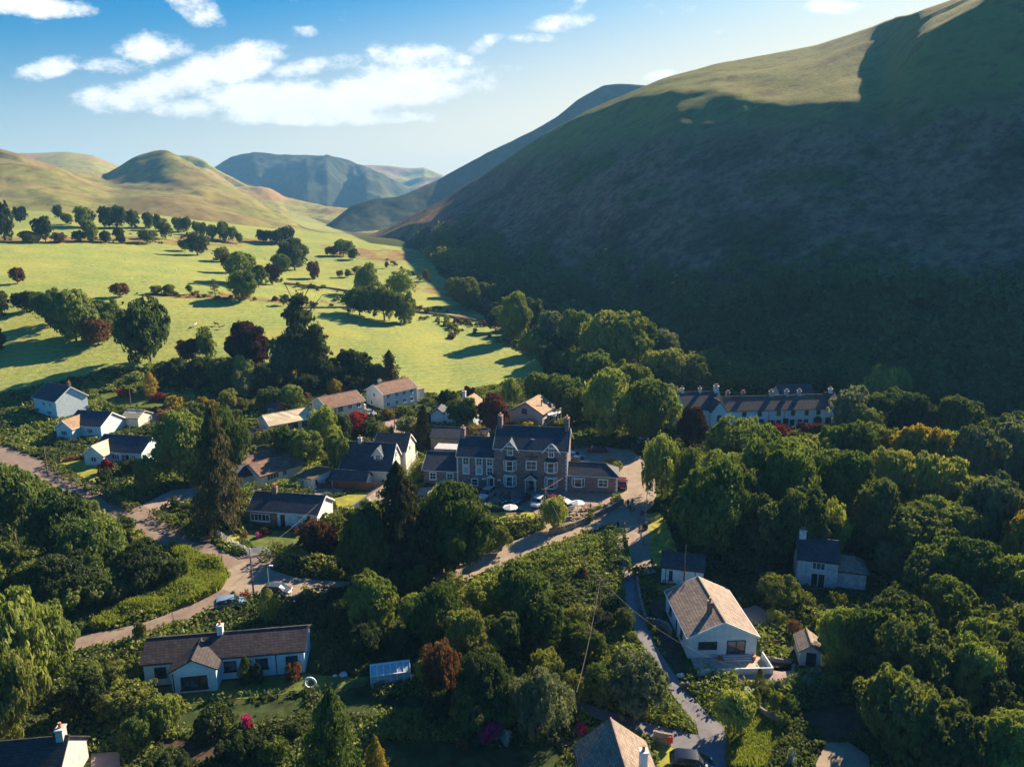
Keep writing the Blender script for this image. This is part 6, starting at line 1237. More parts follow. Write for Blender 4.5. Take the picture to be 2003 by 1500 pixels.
H.block(lx, L-2.5, 0, 7, 4.6, 2.6, wall=W_shadeblue, roof=R_terr, oh=.2); H.block(L-2.5, L, 0, 7, 5.2, 2.4, wall=W_shadeblue, roof=R_red, oh=.2)
for px in (1429, 1459, 1514, 1545, 1570): H.chim((px-1335)*f, 3.5, 6.0, 8.3, .9, .7, W_dry if px < 1500 else W_grey, 3)
H.chim(L-1, 3.5, 7, 8.6, .9, .7, W_white, 2)
for px in (1452, 1482, 1519, 1547, 1574, 1597): H.win('f', (px-1335)*f, 3.0, 1.0, 1.25, 2, 2, mat=M_dark, sill=False)
for px in (1440, 1505, 1520, 1547, 1562, 1574): H.win('f', (px-1335)*f, .6, 1.1, 1.4, 2, 2, mat=M_dark, sill=False)
for px in (1485, 1534, 1618): H.door('f', (px-1335)*f, 1.2, 2.2, M_dark, M_dark)
q = MB(); q.ext([(-1.1, 0), (1.1, 0), (1.1, 1.5), (.7, 2.1), (0, 2.35), (-.7, 2.1), (-1.1, 1.5)], 'y', -.08, .02); a = q.build('arched_window', M_dark, H.root); a.location = ((1597-1335)*f, 0, .4)
H.box('lean_to', (1465-1335)*f-1.8, (1465-1335)*f+1.8, -2.4, 0, -1, 1.9, mat=W_shadeblue)
for px in (1500, 1531): q = MB(); q.tube([((px-1335)*f, -.06, 0), ((px-1335)*f, -.06, 4.5)], .05); q.build('downpipe', M_dark, H.root)
H = House('house', 'pale blue slated roof peeping over the terrace ridge', (1525, 800), (1590, 800)); H.block(0, 9, 0, 7, 3.6, 2.4, wall=W_grey, roof=R_slate)
# ---- right foreground
H = House('cottage', 'narrow white roughcast cottage with slate roof and one chimney deep in the wood', (1557, 1141), (1628, 1150), 'cottage'); H.block(0, 5.2, 0, 5, 3.9, 2.0, wall=W_pebble, roof=R_slate, oh=.2); H.chim(.6, 2.5, 5.0, 7.0, .9, .6, W_pebble, 2); H.block(5.25, 9, .6, 4.6, 2.6, 1.2, wall=W_pebble, roof=R_grey, hipr=1.5)
H.win('f', 2.7, 2.5, 1.7, 1.1, 3, 1, mat=M_white); H.door('f', 2.3, .8, 1.9, M_dark); H.door('f', 3.2, .8, 1.9, M_dark); H.win('r', 2.4, 4.0, 1.4, .9, 2, 1, x1=5.2, glass=M_curt)
H = House('cottage', 'little white lodge with dark roof at the top of the track', (1293, 1138), (1373, 1148), 'lodge'); H.block(0, 5.7, 0, 4.6, 2.4, 1.2, wall=W_shadeblue, roof=R_slate, oh=.2); H.win('f', 1.3, .5, .5, 1.4, 1, 2, mat=M_dark); H.door('f', 3.0, .7, 1.9, M_white); [MB().tube([(x, -.05, 0), (x, -.05, 2.3)], .05).build('downpipe', M_dark, H.root) for x in (.6, 4.6)]
H = House('bungalow', 'white gabled bungalow with grey tiled roof and a walled front terrace beside the track', (1345, 1287), (1478, 1284)); L = H.L
H.block(0, L, 0, 10.5, 2.7, 1.9, 'y', wall=W_shadepale, roof=R_grey, trim=M_white, oh=.2); H.win('f', L*.28, 1.1, 2.2, 1.0, 3, 1, mat=M_dark, sill=False); H.win('f', L*.7, .2, 2.2, 2.0, 2, 1, mat=M_dark, sill=False)
H.chim(L*.39, 2.7, 3.9, 5.6, .45, .7, W_brown, 1); q = MB(); q.box(.3, L+.6, -3.2, -.05, -1, .05); q.build('terrace', M_patio, H.root); q = MB(); q.box(.2, L+.75, -3.35, -3.2, -1, .8); q.box(L+.6, L+.75, -3.2, -.2, -1, .8); q.build('parapet', W_shadepale, H.root)
q = MB(); [q.box(L*.5, L*.9, -.9+i*.3, -.6+i*.3, .05, .2+.12*i) for i in range(3)]; q.build('steps', W_grey, H.root); H.win('l', 2.8, 1.0, .7, 1.0, 1, 1, x0=0, mat=M_dark); H.door('l', 5, .8, 2, M_dark, x0=0); H.win('l', 8, 1.0, .7, 1.0, 1, 1, x0=0, mat=M_dark)
[MB().tube([(x, -.5, .05), (x, -.5, .5)], [.2, .28], 8).build('planter', M_pot, H.root) for x in (L*.45, L*.95)]
H = House('shed', 'grey garden shed with pitched roof and dark doorway beside the patio', (1563, 1300), (1600, 1297), 'shed', ang=-12); H.block(0, 2.3, 0, 3.4, 1.8, .8, 'y', wall=W_grey, roof=R_grey, oh=.15); H.door('f', 1.2, .8, 1.6, M_dark, M_dark)
H = House('bungalow', 'long white bungalow with red brown roof and a gabled bay', (285, 1342), (597, 1314)); L = H.L
H.block(0, L, 0, 4.9, 2.9, 1.3, wall=W_shadeblue, roof=R_red, oh=.3, trim=None); gx0, gx1 = L*.2, L*.47; H.block(gx0, gx1, -1.9, 2.3, 2.75, 1.2, 'y', wall=W_shadeblue, roof=R_red, oh=.25)
H.chim(L*.45, 2.45, 3.8, 5.2, .6, .6, W_white, 1); H.win('f', (gx0+gx1)/2, .5, 2.7, 1.5, 3, 1, y0=-1.9, mat=M_dark, fw=.16); H.win('f', L*.1, 1.0, 1.2, 1.2, 1, 1, mat=M_dark); H.win('f', L*.53, 1.0, 1.3, 1.2, 1, 1, mat=M_dark)
H.win('f', L*.73, 1.0, 1.3, 1.2, 2, 1, mat=M_dark); H.win('f', L*.92, 1.0, 1.3, 1.2, 2, 1, mat=M_dark); H.door('f', L*.63, .8, 2.0, M_dark, M_dark); [MB().tube([(x, y, 0), (x, y, 2.5)], .05).build('downpipe', M_dark, H.root) for x, y in ((L*.82, -.06), (gx0+.2, -1.96))]
H = House('greenhouse', 'small greenhouse with glazed roof in the dark garden', (726, 1350), (800, 1340), 'greenhouse'); q = MB(); q.box(0, 4.3, 0, 2.2, -.3, .6); q.build('base_wall', W_brown, H.root); q = MB()
for i in range(7): x = 4.3*i/6; q.bar((x, 0, .6), (x, 0, 1.7), .06); q.bar((x, 0, 1.7), (x, 1.1, 2.3), .06); q.bar((x, 1.1, 2.3), (x, 2.2, 1.7), .06); q.bar((x, 2.2, .6), (x, 2.2, 1.7), .06)
for y, z in ((0, 1.7), (1.1, 2.3), (2.2, 1.7)): q.bar((0, y, z), (4.3, y, z), .07)
q.build('frame', M_white, H.root); q = MB(); q.ext([(.02, .6), (2.18, .6), (2.18, 1.68), (1.1, 2.27), (.02, 1.68)], 'x', .03, 4.27); q.build('glazing', M_curt, H.root)
H = House('house', 'brown gabled roof with white chimney at the bottom edge beside a parked car', (1142, 1478), (1276, 1495)); P = H
pA = PZ(1207, 1403, 66.0); H.root.location = (pA[0]-2.9, pA[1]-11.4, -.5); H.A = Vector(H.root.location); H.root.rotation_euler = (0, 0, radians(4)); H.ang = radians(4)
H.block(0, 6.4, 0, 11.5, 2.7, 2.5, 'y', wall=W_grey, roof=R_grey, oh=.25); H.block(-4.0, 0, 1.5, 8.5, 2.3, 1.2, 'x', wall=W_grey, roof=R_slate, oh=.2); H.chim(4.9, 6.2, 3.6, 6.2, .6, .6, W_white, 1)
H = House('house', 'purple grey roof with white gable and chimney in the bottom left corner', (20, 1500), (180, 1498)); pA = PZ(172, 1432, 62.5); H.root.location = (pA[0]-13.8, pA[1]-4.6, -.7); H.A = Vector(H.root.location); H.root.rotation_euler = (0, 0, radians(8)); H.ang = radians(8)
H.block(0, 11.6, 1.2, 7.6, 2.9, 2.6, wall=W_grey, roof=R_red, oh=.25, trim=None); H.chim(11.2, 4.4, 5, 6.4, .6, .8, W_grey, 1)
# ---------------------------------------------------------------- vehicles
def paint(name, c, metal=.2):
    m, nt, b = newmat(name); b.inputs['Base Color'].default_value = (*c, 1); b.inputs['Roughness'].default_value = .28; b.inputs['Metallic'].default_value = metal; b.inputs['Coat Weight'].default_value = .6
    nt.links.new(ramp(nt, ntex(nt, 1.5, 4), [(.3, tuple(x*.85 for x in c)), (.7, c)]), b.inputs['Base Color']); return m
PT = dict(silver=paint('silver_paint', (.45, .47, .5), .5), white=paint('white_car_paint', (.75, .76, .78), 0), black=paint('black_car_paint', (.015, .015, .02)), blue=paint('dark_blue_paint', (.02, .04, .10)), grey=paint('grey_paint', (.12, .125, .13), .5), red=paint('dark_red_paint', (.16, .012, .015)), pale=paint('pale_blue_paint', (.28, .42, .55), .3))
M_cglass = glassmat('car_glass', (.01, .014, .018)); M_lamp = flat('headlamp', (.75, .78, .8), .2, var=.03); M_tail = flat('tail_lamp', (.4, .01, .01), .3, var=.05)
def car_proto(kind):
    Lh = {'hatch': 2.0, 'suv': 2.25, 'saloon': 2.3}[kind]; rt = {'hatch': 1.46, 'suv': 1.72, 'saloon': 1.42}[kind]; W = {'hatch': .86, 'suv': .93, 'saloon': .88}[kind]; bt = .92 if kind != 'suv' else 1.05
    hood = .8; st = [(-Lh, .82, .9), (-Lh+.12, .95, bt), (-Lh+(.35 if kind != 'saloon' else .8), .98, bt), (-Lh+(.75 if kind != 'saloon' else 1.3), 1, bt), (-.1, 1, bt), (.35, 1, bt), (.55 if kind != 'saloon' else .45, 1, bt), (1.15, 1, bt-.04), (Lh-.35, .96, bt-.16), (Lh-.1, .86, bt-.25), (Lh, .74, .58)]
    top = [.9, bt, None, rt, rt, rt*.985, rt*.97, bt-.02, bt-.14, bt-.23, .58]; top[2] = rt*.88 if kind != 'saloon' else bt+.02
    if kind != 'saloon': top[1] = bt+.03
    rings = []
    for i, (x, k, b) in enumerate(st):
        w = W*k; t = top[i]; cab = t > b+.12; wr = w*(.76 if cab else .9); zl = .26 if 0 < i < len(st)-1 else .4
        rings.append([(x, -w*.9, zl), (x, -w, .5), (x, -w*.97, b), (x, -wr, t), (x, 0, t+(.04 if cab else .02)), (x, wr, t), (x, w*.97, b), (x, w, .5), (x, w*.9, zl)])
    B = MB(); Gm = MB()
    for i in range(len(rings)-1):
        for k in range(8):
            q = [rings[i][k], rings[i+1][k], rings[i+1][k+1], rings[i][k+1]]; side = k in (2, 5); cab = top[i] > st[i][2]+.12 or top[i+1] > st[i+1][2]+.12; both = top[i] > st[i][2]+.12 and top[i+1] > st[i+1][2]+.12
            g = (side and cab) or (k in (3, 4) and cab and not both)
            (Gm if g else B).add(q, [(0, 1, 2, 3)])
    B.add(rings[0], [tuple(range(9))]); B.add(rings[-1], [tuple(range(9))])
    for x in (-.55, .35): 
        for s in (-1, 1): B.box(x-.04, x+.04, s*W*.9-.02, s*W*.9+.02, bt, rt*.9)
    for s in (-1, 1): B.box(.55, .72, s*(W+.08)-.07, s*(W+.08)+.07, bt-.03, bt+.12)
    import bmesh
    root = empty('car', (0, 0, 0)); b = B.build('body', PT['silver'], root, False); bm = bmesh.new(); bm.from_mesh(b.data); bmesh.ops.remove_doubles(bm, verts=bm.verts, dist=.002); bmesh.ops.recalc_face_normals(bm, faces=bm.faces); bm.to_mesh(b.data); bm.free(); b.data.polygons.foreach_set('use_smooth', [True]*len(b.data.polygons))
    Gm.build('window', M_cglass, root)
    for sx in (-1, 1):
        for sy in (-1, 1):
            x = sx*(Lh*.62); y = sy*(W-.08); r = .31 if kind != 'suv' else .36; t = MB(); t.tube([(x, y-.11, r), (x, y+.11, r)], r, 16); wh = t.build('wheel', M_tyre, root); q = MB(); q.tube([(x, y-.118, r), (x, y+.118, r)], r*.6, 10); q.build('rim', M_metal, wh)
    for s in (-1, 1):
        q = MB(); q.box(Lh-.28, Lh-.08, s*W*.68-.14, s*W*.68+.14, .60, .74); q.build('headlight', M_lamp, root); q = MB(); q.box(-Lh-.0, -Lh+.1, s*W*.66-.12, s*W*.66+.12, .72, .9); q.build('tail_light', M_tail, root)
    for x in (-Lh-.01, Lh-.02): q = MB(); q.box(x, x+.03, -.26, .26, .42, .54); q.build('number_plate', M_white, root)
    return root
PROTO = {}
def car(kind, u, y, deg, col, label, group='cars parked by the hotel', cat='car'):
    first = kind not in PROTO
    if first: PROTO[kind] = car_proto(kind)
    o = PROTO[kind] if first else copy_tree(PROTO[kind]); P = G(u, y, .09); o.location = P; o.rotation_euler = (0, 0, radians(deg)); tag(o, label, cat, group)
    b = [c for c in o.children if c.name.startswith('body')][0]; b.material_slots[0].link = 'OBJECT'; b.material_slots[0].material = PT[col]
gL = 'cars on the lower lane'
car('hatch', 451, 1188, 20, 'pale', 'pale blue hatchback on the lower lane above the long white bungalow', gL); car('hatch', 543, 1163, -5, 'grey', 'dark grey hatchback parked on the lane beside the lamp post', gL)
car('suv', 953, 973, -118, 'silver', 'pale silver car in the shaded row before the hotel porch'); car('hatch', 987, 980, -100, 'black', 'black hatchback in the shaded row before the hotel')
car('saloon', 1020, 981, -125, 'blue', 'dark blue saloon between the black hatchback and the white car at the hotel'); car('hatch', 1052, 988, -112, 'white', 'white car half in sun beside the telegraph pole at the hotel')
car('saloon', 1083, 984, 40, 'red', 'dark maroon car behind the small light tree at the hotel'); car('hatch', 1106, 993, 118, 'white', 'white hatchback with dark rear window at the sunny end of the hotel row')
car('hatch', 904, 965, -110, 'pale', 'pale blue car partly behind the huge maple'); car('saloon', 928, 969, -112, 'black', 'black saloon beside the pale blue car'); car('saloon', 866, 955, -115, 'silver', 'silver car in front of the low left wing of the hotel')
car('suv', 1217, 952, 80, 'red', 'dark red car at the right corner of the hotel seen from behind', 'cars parked by the hotel'); car('saloon', 1122, 897, -20, 'pale', 'blue silver car nearer the hotel behind the annexe roof'); car('saloon', 1132, 906, -25, 'silver', 'silver car just behind the annexe roof'); car('saloon', 1168, 884, 0, 'red', 'dark car in the deep shade at the back of the car park'); car('hatch', 1262, 868, 20, 'white', 'white car half hidden by trees beyond the hotel bend')
gV = 'cars in house driveways'
car('suv', 631, 934, -95, 'grey', 'dark grey car left one of two beside the tall slate roofed house', gV); car('suv', 651, 938, -95, 'black', 'black four wheel drive right one of two beside the tall slate roofed house', gV); car('saloon', 722, 812, -40, 'silver', 'silver car between the two upper cream houses', gV); car('hatch', 1352, 1502, -8, 'black', 'dark car cut by the bottom edge beside the hipped roof', gV)

# ---------------------------------------------------------------- people and animals
FAB = {k: flat('cloth_'+k, c, .85, var=.1) for k, c in dict(navy=(.02, .03, .08), teal=(.03, .28, .24), maroon=(.18, .02, .05), black=(.015, .015, .02), blue=(.05, .2, .5), white=(.7, .7, .68), khaki=(.25, .2, .12), grey=(.2, .2, .22), green=(.10, .22, .08), red=(.5, .05, .04)).items()}
def skinned(name, nodes, edges, mats, cats, sub=1):
    me = bpy.data.meshes.new(name); me.from_pydata([n[0] for n in nodes], edges, []); o = bpy.data.objects.new(name, me); COL.objects.link(o); md = o.modifiers.new('skin', 'SKIN')
    if not me.skin_vertices: raise RuntimeError('no skin layer')
    for i, n in enumerate(nodes):
        r = n[1]; me.skin_vertices[0].data[i].radius = (r, r) if not isinstance(r, tuple) else r
    me.skin_vertices[0].data[0].use_root = True; ss = o.modifiers.new('sub', 'SUBSURF'); ss.levels = ss.render_levels = sub
    dg = bpy.context.evaluated_depsgraph_get(); m2 = bpy.data.meshes.new_from_object(o.evaluated_get(dg)); bpy.data.objects.remove(o); m2.name = name; m2.materials.clear()
    for m in mats: m2.materials.append(m)
    E = [(np.array(nodes[a][0]), np.array(nodes[b][0]), c) for (a, b), c in zip(edges, cats)]; idx = []
    for p in m2.polygons:
        c = np.array(p.center); best = 9; k = 0
        for a, b, cc in E:
            ab = b-a; t = np.clip(np.dot(c-a, ab)/max(1e-9, np.dot(ab, ab)), 0, 1); d = np.linalg.norm(c-a-ab*t)
            if d < best: best = d; k = cc
        idx.append(k)
    m2.polygons.foreach_set('material_index', idx); m2.polygons.foreach_set('use_smooth', [True]*len(idx)); return m2
def body_mesh(pose):
    N = []; E = []; K = []
    def n(p, r): N.append((p, r)); return len(N)-1
    def e(a, b, k): E.append((a, b)); K.append(k)
    sit = pose == 'sit'; hz = .50 if sit else .95
    pel = n((0, 0, hz), .145); ch = n((.02, 0, hz+.30), .155); nk = n((0, 0, hz+.50), .06); hd = n((.02, 0, hz+.62), .095); tp = n((.0, 0, hz+.74), .07); nose = n((.115, 0, hz+.63), .018)
    e(pel, ch, 1); e(ch, nk, 1); e(nk, hd, 0); e(hd, tp, 0); e(hd, nose, 0)
    for s in (-1, 1):
        ear = n((0, s*.09, hz+.63), .02); e(hd, ear, 0); sh = n((0, s*.17, hz+.44), .065); e(ch, sh, 1)
        ph = s if pose == 'walk' else 0
        if sit: el = n((.12, s*.24, hz+.22), .042); wr = n((.36, s*.17, hz+.26), .03)
        else: el = n((-.05+.10*ph*-1, s*.24, hz+.18), .042); wr = n((.08-.18*ph, s*.25, hz-.06), .03)
        e(sh, el, 1); e(el, wr, 0); d = Vector((.09, 0, -.02)) if sit else Vector((.02, 0, -.09)); pc = Vector(N[wr][0])+d*.8; pm = n(tuple(pc), .034); e(wr, pm, 0)
        for f in range(4):
            o = Vector((0, (f-1.5)*.019, 0)) if sit else Vector(((f-1.5)*.019, 0, 0)); L = (.06, .075, .07, .052)[f]; dn = d.normalized(); a = n(tuple(pc+o+dn*.05), .011); b = n(tuple(pc+o+dn*(.05+L*.5)+Vector((0, 0, -.006))), .010); c = n(tuple(pc+o*.95+dn*(.05+L)+Vector((-.012, 0, -.012))), .008); e(pm, a, 0); e(a, b, 0); e(b, c, 0)
        th = n(tuple(pc+Vector((.035 if not sit else .02, -s*.03, .0))), .012); t2 = n(tuple(pc+Vector((.06, -s*.035, -.03))), .010); e(pm, th, 0); e(th, t2, 0)
        hp = n((0, s*.10, hz-.04), .105); e(pel, hp, 2)
        if sit: kn = n((.44, s*.13, hz-.01), .068); an = n((.44, s*.13, .09), .042); to = n((.60, s*.14, .04), .038)
        else: kn = n((.06+.15*ph, s*.11, .50), .062); an = n((-.03+.26*ph, s*.11, .09), .042); to = n((.13+.26*ph, s*.12, .04), .038)
        e(hp, kn, 2); e(kn, an, 2 if pose != 'walk' or True else 0); e(an, to, 3)
    return N, E, K
BODY = {}
def hair_mesh(hz, long_):
    rng = np.random.default_rng(3); q = MB(); n = 10; V = []
    for i in range(6):
        for k in range(n):
            a = pi*i/5*.62; t = 2*pi*k/n; r = .112; V.append((-.012+r*sin(a)*cos(t)*1.02, r*sin(a)*sin(t)*.92, hz+.655+r*cos(a)*1.0-(.10 if long_ and i == 5 and cos(t) < .2 else 0)))
    F_ = [(i*n+k, i*n+(k+1) % n, (i+1)*n+(k+1) % n, (i+1)*n+k) for i in range(5) for k in range(n)]; q.add(V, F_); return q
def person(u, y, deg, pose, shirt, legs, label, group=None, P=None, hair=None, hat=None, pack=None):
    if pose not in BODY: BODY[pose] = body_mesh(pose)
    N, E, K = BODY[pose]; me = skinned('person', N, E, [M_skin, FAB[shirt], FAB[legs], FAB['black']], K); P = P or G(u, y, .08)
    o = link('person', me, loc=P); o.rotation_euler = (0, 0, radians(deg)); tag(o, label, 'person', group); hz = .5 if pose == 'sit' else .95
    hair_mesh(hz, hair == 'long').build('hair', FAB[hat] if hat else M_hair, o, True)
    if pack: q = MB(); q.ext([(-.30, .02), (-.14, .0), (-.14, .44), (-.26, .46)], 'y', -.14, .14); b = q.build('backpack', FAB[pack], o); b.location = (0, 0, hz+.04)
    return o
gP = 'people walking on the hotel road'
person(1228, 994, 95, 'walk', 'navy', 'navy', 'walker in dark blue at the left of the upper group on the road', gP); person(1236, 992, 88, 'walk', 'teal', 'black', 'walker in a teal green top with a dark hat on the road', gP, hat='black', pack='teal')
person(1233, 1003, 80, 'walk', 'maroon', 'black', 'walker in a maroon top nearest in the upper group', gP, hair='long'); person(1208, 1038, 100, 'walk', 'black', 'navy', 'left one of two walkers at the side lane mouth, all in black', gP, pack='black', hair='long')
person(1220, 1039, 95, 'walk', 'green', 'black', 'right one of two walkers at the side lane mouth, in green top', gP, pack='grey'); person(1182, 963, -85, 'stand', 'navy', 'black', 'person in dark clothes standing against the annexe wall'); person(1036, 962, -90, 'stand', 'blue', 'black', 'person in blue standing by the hotel porch')
def skin_animal(name, col, L, h, u, y, deg, label, cat, tail=.0, group=None):
    N = [((-.35*L, 0, h*.72), h*.17), ((0, 0, h*.72), h*.19), ((.33*L, 0, h*.75), h*.20), ((.48*L, 0, h*.92), h*.11), ((.60*L, 0, h*1.0), h*.10), ((.74*L, 0, h*.94), h*.055), ((-.50*L, 0, h*(.72+tail)), h*.04), ((-.62*L, 0, h*(.6+tail*2)), h*.025)]
    E = [(0, 1), (1, 2), (2, 3), (3, 4), (4, 5), (0, 6), (6, 7)]
    for s in (-1, 1):
        b = len(N); N += [((.33*L, s*h*.13, h*.5), h*.075), ((.34*L, s*h*.13, h*.27), h*.045), ((.33*L, s*h*.13, .02), h*.045), ((-.33*L, s*h*.13, h*.52), h*.10), ((-.27*L, s*h*.13, h*.42), h*.075), ((-.40*L, s*h*.13, h*.24), h*.045), ((-.37*L, s*h*.13, .02), h*.045), ((.57*L, s*h*.09, h*1.12), h*.03)]
        E += [(2, b), (b, b+1), (b+1, b+2), (0, b+3), (b+3, b+4), (b+4, b+5), (b+5, b+6), (4, b+7)]
    me = skinned(name, N, E, [col], [0]*len(E)); o = link(name, me, loc=G(u, y, .03)); o.rotation_euler = (0, 0, radians(deg)); return tag(o, label, cat, group)
M_fur = flat('brown_fur', (.22, .10, .05), .9, scale=8); M_wool = flat('cream_wool', (.55, .5, .4), .95, scale=6)
skin_animal('dog', M_fur, .8, .55, 1239, 1001, 70, 'small reddish brown dog walking beside the group on the road', 'dog', .15)
for (u, y, d, m, lb) in [(424, 638, 160, M_fur, 'brown cow grazing in the near field, left one of a pair'), (433, 644, 20, M_wool, 'pale cow in the near field, right one of a pair'), (382, 640, 90, M_wool, 'single pale cow right of the very large broad tree')]: skin_animal('cow', m, 2.0, 1.35, u, y, d, lb, 'cow', -.1)
gS2 = 'sheep grazing on the pasture'; SHL = ['pale sheep on the upper left pasture above the hedge bushes', 'pale sheep left of the two olive bushes, upper one', 'pale sheep left of the two olive bushes, lower one', 'pale sheep below the dense dark pasture tree', 'pale sheep farthest left on the upper pasture', 'sheep beside the clump hedge below the tall dense tree', 'sheep above the upper tree of the pasture clump', 'sheep at the far right top of the valley floor', 'sheep left of the one at the top of the valley floor', 'sheep above the tree behind the trunked row', 'sheep in front of the tall dense hedge tree', 'sheep under the wall right of the old pine']
for i, (u, y) in enumerate([(245, 510), (258, 549), (285, 551), (345, 530), (180, 522), (520, 507), (497, 497), (830, 497), (812, 497), (700, 530), (540, 560), (610, 640)]): skin_animal('sheep', M_wool, 1.1, .8, u, y, random.uniform(0, 360), SHL[i], 'sheep', -.1, gS2)
# ---------------------------------------------------------------- beer garden
def table_proto():
    r = empty('picnic_table', (0, 0, 0)); q = MB(); [q.box(-.9, .9, -.36+i*.15, -.23+i*.15, .72, .76) for i in range(5)]; q.build('table_top', M_wood, r)
    for s in (-1, 1): q = MB(); q.box(-.9, .9, s*.72-.13, s*.72+.13, .42, .46); q.build('bench', M_wood, r)
    q = MB()
    for x in (-.65, .65):
        for s in (-1, 1): q.bar((x, s*.8, 0), (x, s*.22, .72), .08)
        q.bar((x, -.8, .38), (x, .8, .38), .08)
    q.build('frame', M_wood, r); return r
tp = table_proto(); TB = [(1145, 1012, 20), (1160, 1001, 60), (1128, 1020, 10), (1110, 1032, 30), (1148, 996, 15), (1176, 996, 40), (1092, 1036, 15), (1120, 1008, 5), (1000, 1013, 10), (955, 1012, 0)]
TL = ['picnic table with two seated drinkers nearest the stone wall', 'picnic table crowded with drinkers beside the blue shirted person', 'picnic table in the row along the beer garden wall, left of the drinkers', 'picnic table below the small light tree', 'picnic table next to the open white parasol', 'picnic table at the right end of the beer garden', 'leftmost picnic table of the sunny beer garden', 'picnic table at the edge of the gravel car park', 'picnic table under the white parasol on the lawn', 'picnic table on the lawn beside the huge maple']
TO = []
for i, (u, y, d) in enumerate(TB):
    o = tp if i == 0 else copy_tree(tp); P = G(u, y, .07); o.location = P; o.rotation_euler = (0, 0, radians(d)); tag(o, TL[i], 'table', 'picnic tables of the beer garden'); TO.append((P, radians(d)))
gD = 'drinkers seated in the beer garden'
for ti, x, s, sh, lg, lb in [(0, -.4, 1, 'black', 'khaki', 'seated drinker in black at the wall side table, left seat'), (0, .4, -1, 'maroon', 'navy', 'seated drinker in maroon at the wall side table'), (0, .4, 1, 'navy', 'grey', 'seated drinker in navy at the wall side table, right seat'), (1, 0, -1, 'blue', 'navy', 'seated person in a bright blue shirt'), (1, -.5, 1, 'white', 'navy', 'seated person in white across from the blue shirt'), (1, .5, 1, 'black', 'black', 'seated person in black across from the blue shirt'),
                            (5, 0, -1, 'black', 'grey', 'seated person in black at the right end table'), (5, .3, 1, 'white', 'khaki', 'seated person in white at the right end table'), (2, .2, 1, 'navy', 'khaki', 'seated person in navy at the left table of the wall row')]:
    P, a = TO[ti]; yy = s*.74; W_ = Vector((P.x+x*cos(a)-yy*sin(a), P.y+x*sin(a)+yy*cos(a), P.z-.04)); person(0, 0, math.degrees(a)-90*s, 'sit', sh, lg, lb, gD, P=W_)
def parasol(P, r, label):
    e = empty('parasol', P); q = MB(); q.tube([(0, 0, 0), (0, 0, 2.6)], .03, 6); q.build('pole', M_wood, e); q = MB(); n = 8; V = [(0, 0, 2.62)]+[(r*cos(2*pi*k/n), r*sin(2*pi*k/n), 2.12) for k in range(n)]+[(r*cos(2*pi*k/n), r*sin(2*pi*k/n), 1.98) for k in range(n)]
    q.add(V, [(0, 1+k, 1+(k+1) % n) for k in range(n)]+[(1+k, 9+k, 9+(k+1) % n, 1+(k+1) % n) for k in range(n)]); q.build('canopy', M_canvas, e); tag(e, label, 'parasol')
parasol(G(1129, 1006, .07), 1.25, 'open white parasol beside the seated drinkers'); parasol(G(998, 1015, .07), 1.3, 'white parasol on the hotel lawn'); parasol(G(850, 985, .07), 1.2, 'white parasol seen through the thin birch')
# ---------------------------------------------------------------- walls, fences, gates
def wall_line(px, w, h, mat, label, name='wall', cat='wall', cope=True):
    pts = catmull([tuple(G(*p)) for p in px], 6); q = MB(); c = pts[0].copy(); rng = random.Random(int(px[0][0]))
    for a, b in zip(pts[:-1], pts[1:]):
        d = Vector(b-a); L = d.length; d.normalize(); n = Vector((-d.y, d.x, 0)); A = Vector(a-c); B = Vector(b-c); hh = h*(1+rng.uniform(-.05, .05))
        q.add([A-n*w/2+Vector((0, 0, -.3)), B-n*w/2+Vector((0, 0, -.3)), B+n*w/2+Vector((0, 0, -.3)), A+n*w/2+Vector((0, 0, -.3)), A-n*w*.4+Vector((0, 0, hh)), B-n*w*.4+Vector((0, 0, hh)), B+n*w*.4+Vector((0, 0, hh)), A+n*w*.4+Vector((0, 0, hh))], [(0, 1, 5, 4), (1, 2, 6, 5), (2, 3, 7, 6), (3, 0, 4, 7), (4, 5, 6, 7)])
        if cope:
            k = max(1, int(L/.35))
            for i in range(k): p = A.lerp(B, (i+.5)/k); q.obox(p+Vector((0, 0, hh+.05)), (d+n*rng.uniform(-.2, .2)).normalized(), n, Vector((0, 0, 1)), .15, w*.42, .07+rng.uniform(0, .05))
    return tag(q.build(name, mat, loc=tuple(c)), label, cat)
wall_line([(1075, 1047), (1120, 1034), (1165, 1014), (1200, 996), (1218, 986)], .5, 1.0, W_dry, 'dry stone wall between the beer garden and the sunny road')
wall_line([(560, 1180), (580, 1178), (592, 1172)], .45, 1.0, W_dry, 'short rough stone wall below the dark grey hatchback'); wall_line([(1246, 1138), (1252, 1180), (1262, 1215)], .35, .8, W_dry, 'low stone wall beside the upper track')
wall_line([(1262, 1220), (1300, 1230), (1312, 1245)], .4, .9, W_dry, 'stone retaining wall left of the white gabled bungalow'); wall_line([(1330, 1345), (1390, 1342)], .4, .5, W_dry, 'short stone wall by the bend of the track below the bungalow')
wall_line([(1478, 1385), (1505, 1405), (1535, 1420)], .3, .5, W_dry, 'low stone edging along the bottom of the rockery'); wall_line([(1278, 1450), (1300, 1457), (1312, 1458)], .3, 1.2, W_dry, 'red brown garden wall beside the hipped roof')
wall_line([(640, 1190), (700, 1188), (740, 1186)], .4, .5, W_dry, 'low stone terrace edge in the dark garden right of the long bungalow'); wall_line([(1495, 1290), (1530, 1296), (1548, 1296)], .3, .4, W_dry, 'curved stone bed edge beside the shed')
wall_line([(1110, 826), (1130, 832), (1150, 838)], .35, .8, W_dry, 'pale garden wall right of the modern stone house', cope=False)
wall_line([(560, 605), (700, 604), (820, 612), (930, 628)], .6, .9, W_dry, 'long dry stone field wall below the trunked trees', cope=False); wall_line([(555, 556), (640, 565), (690, 572)], .6, .9, W_dry, 'dry stone field wall in the middle pasture', cope=False)
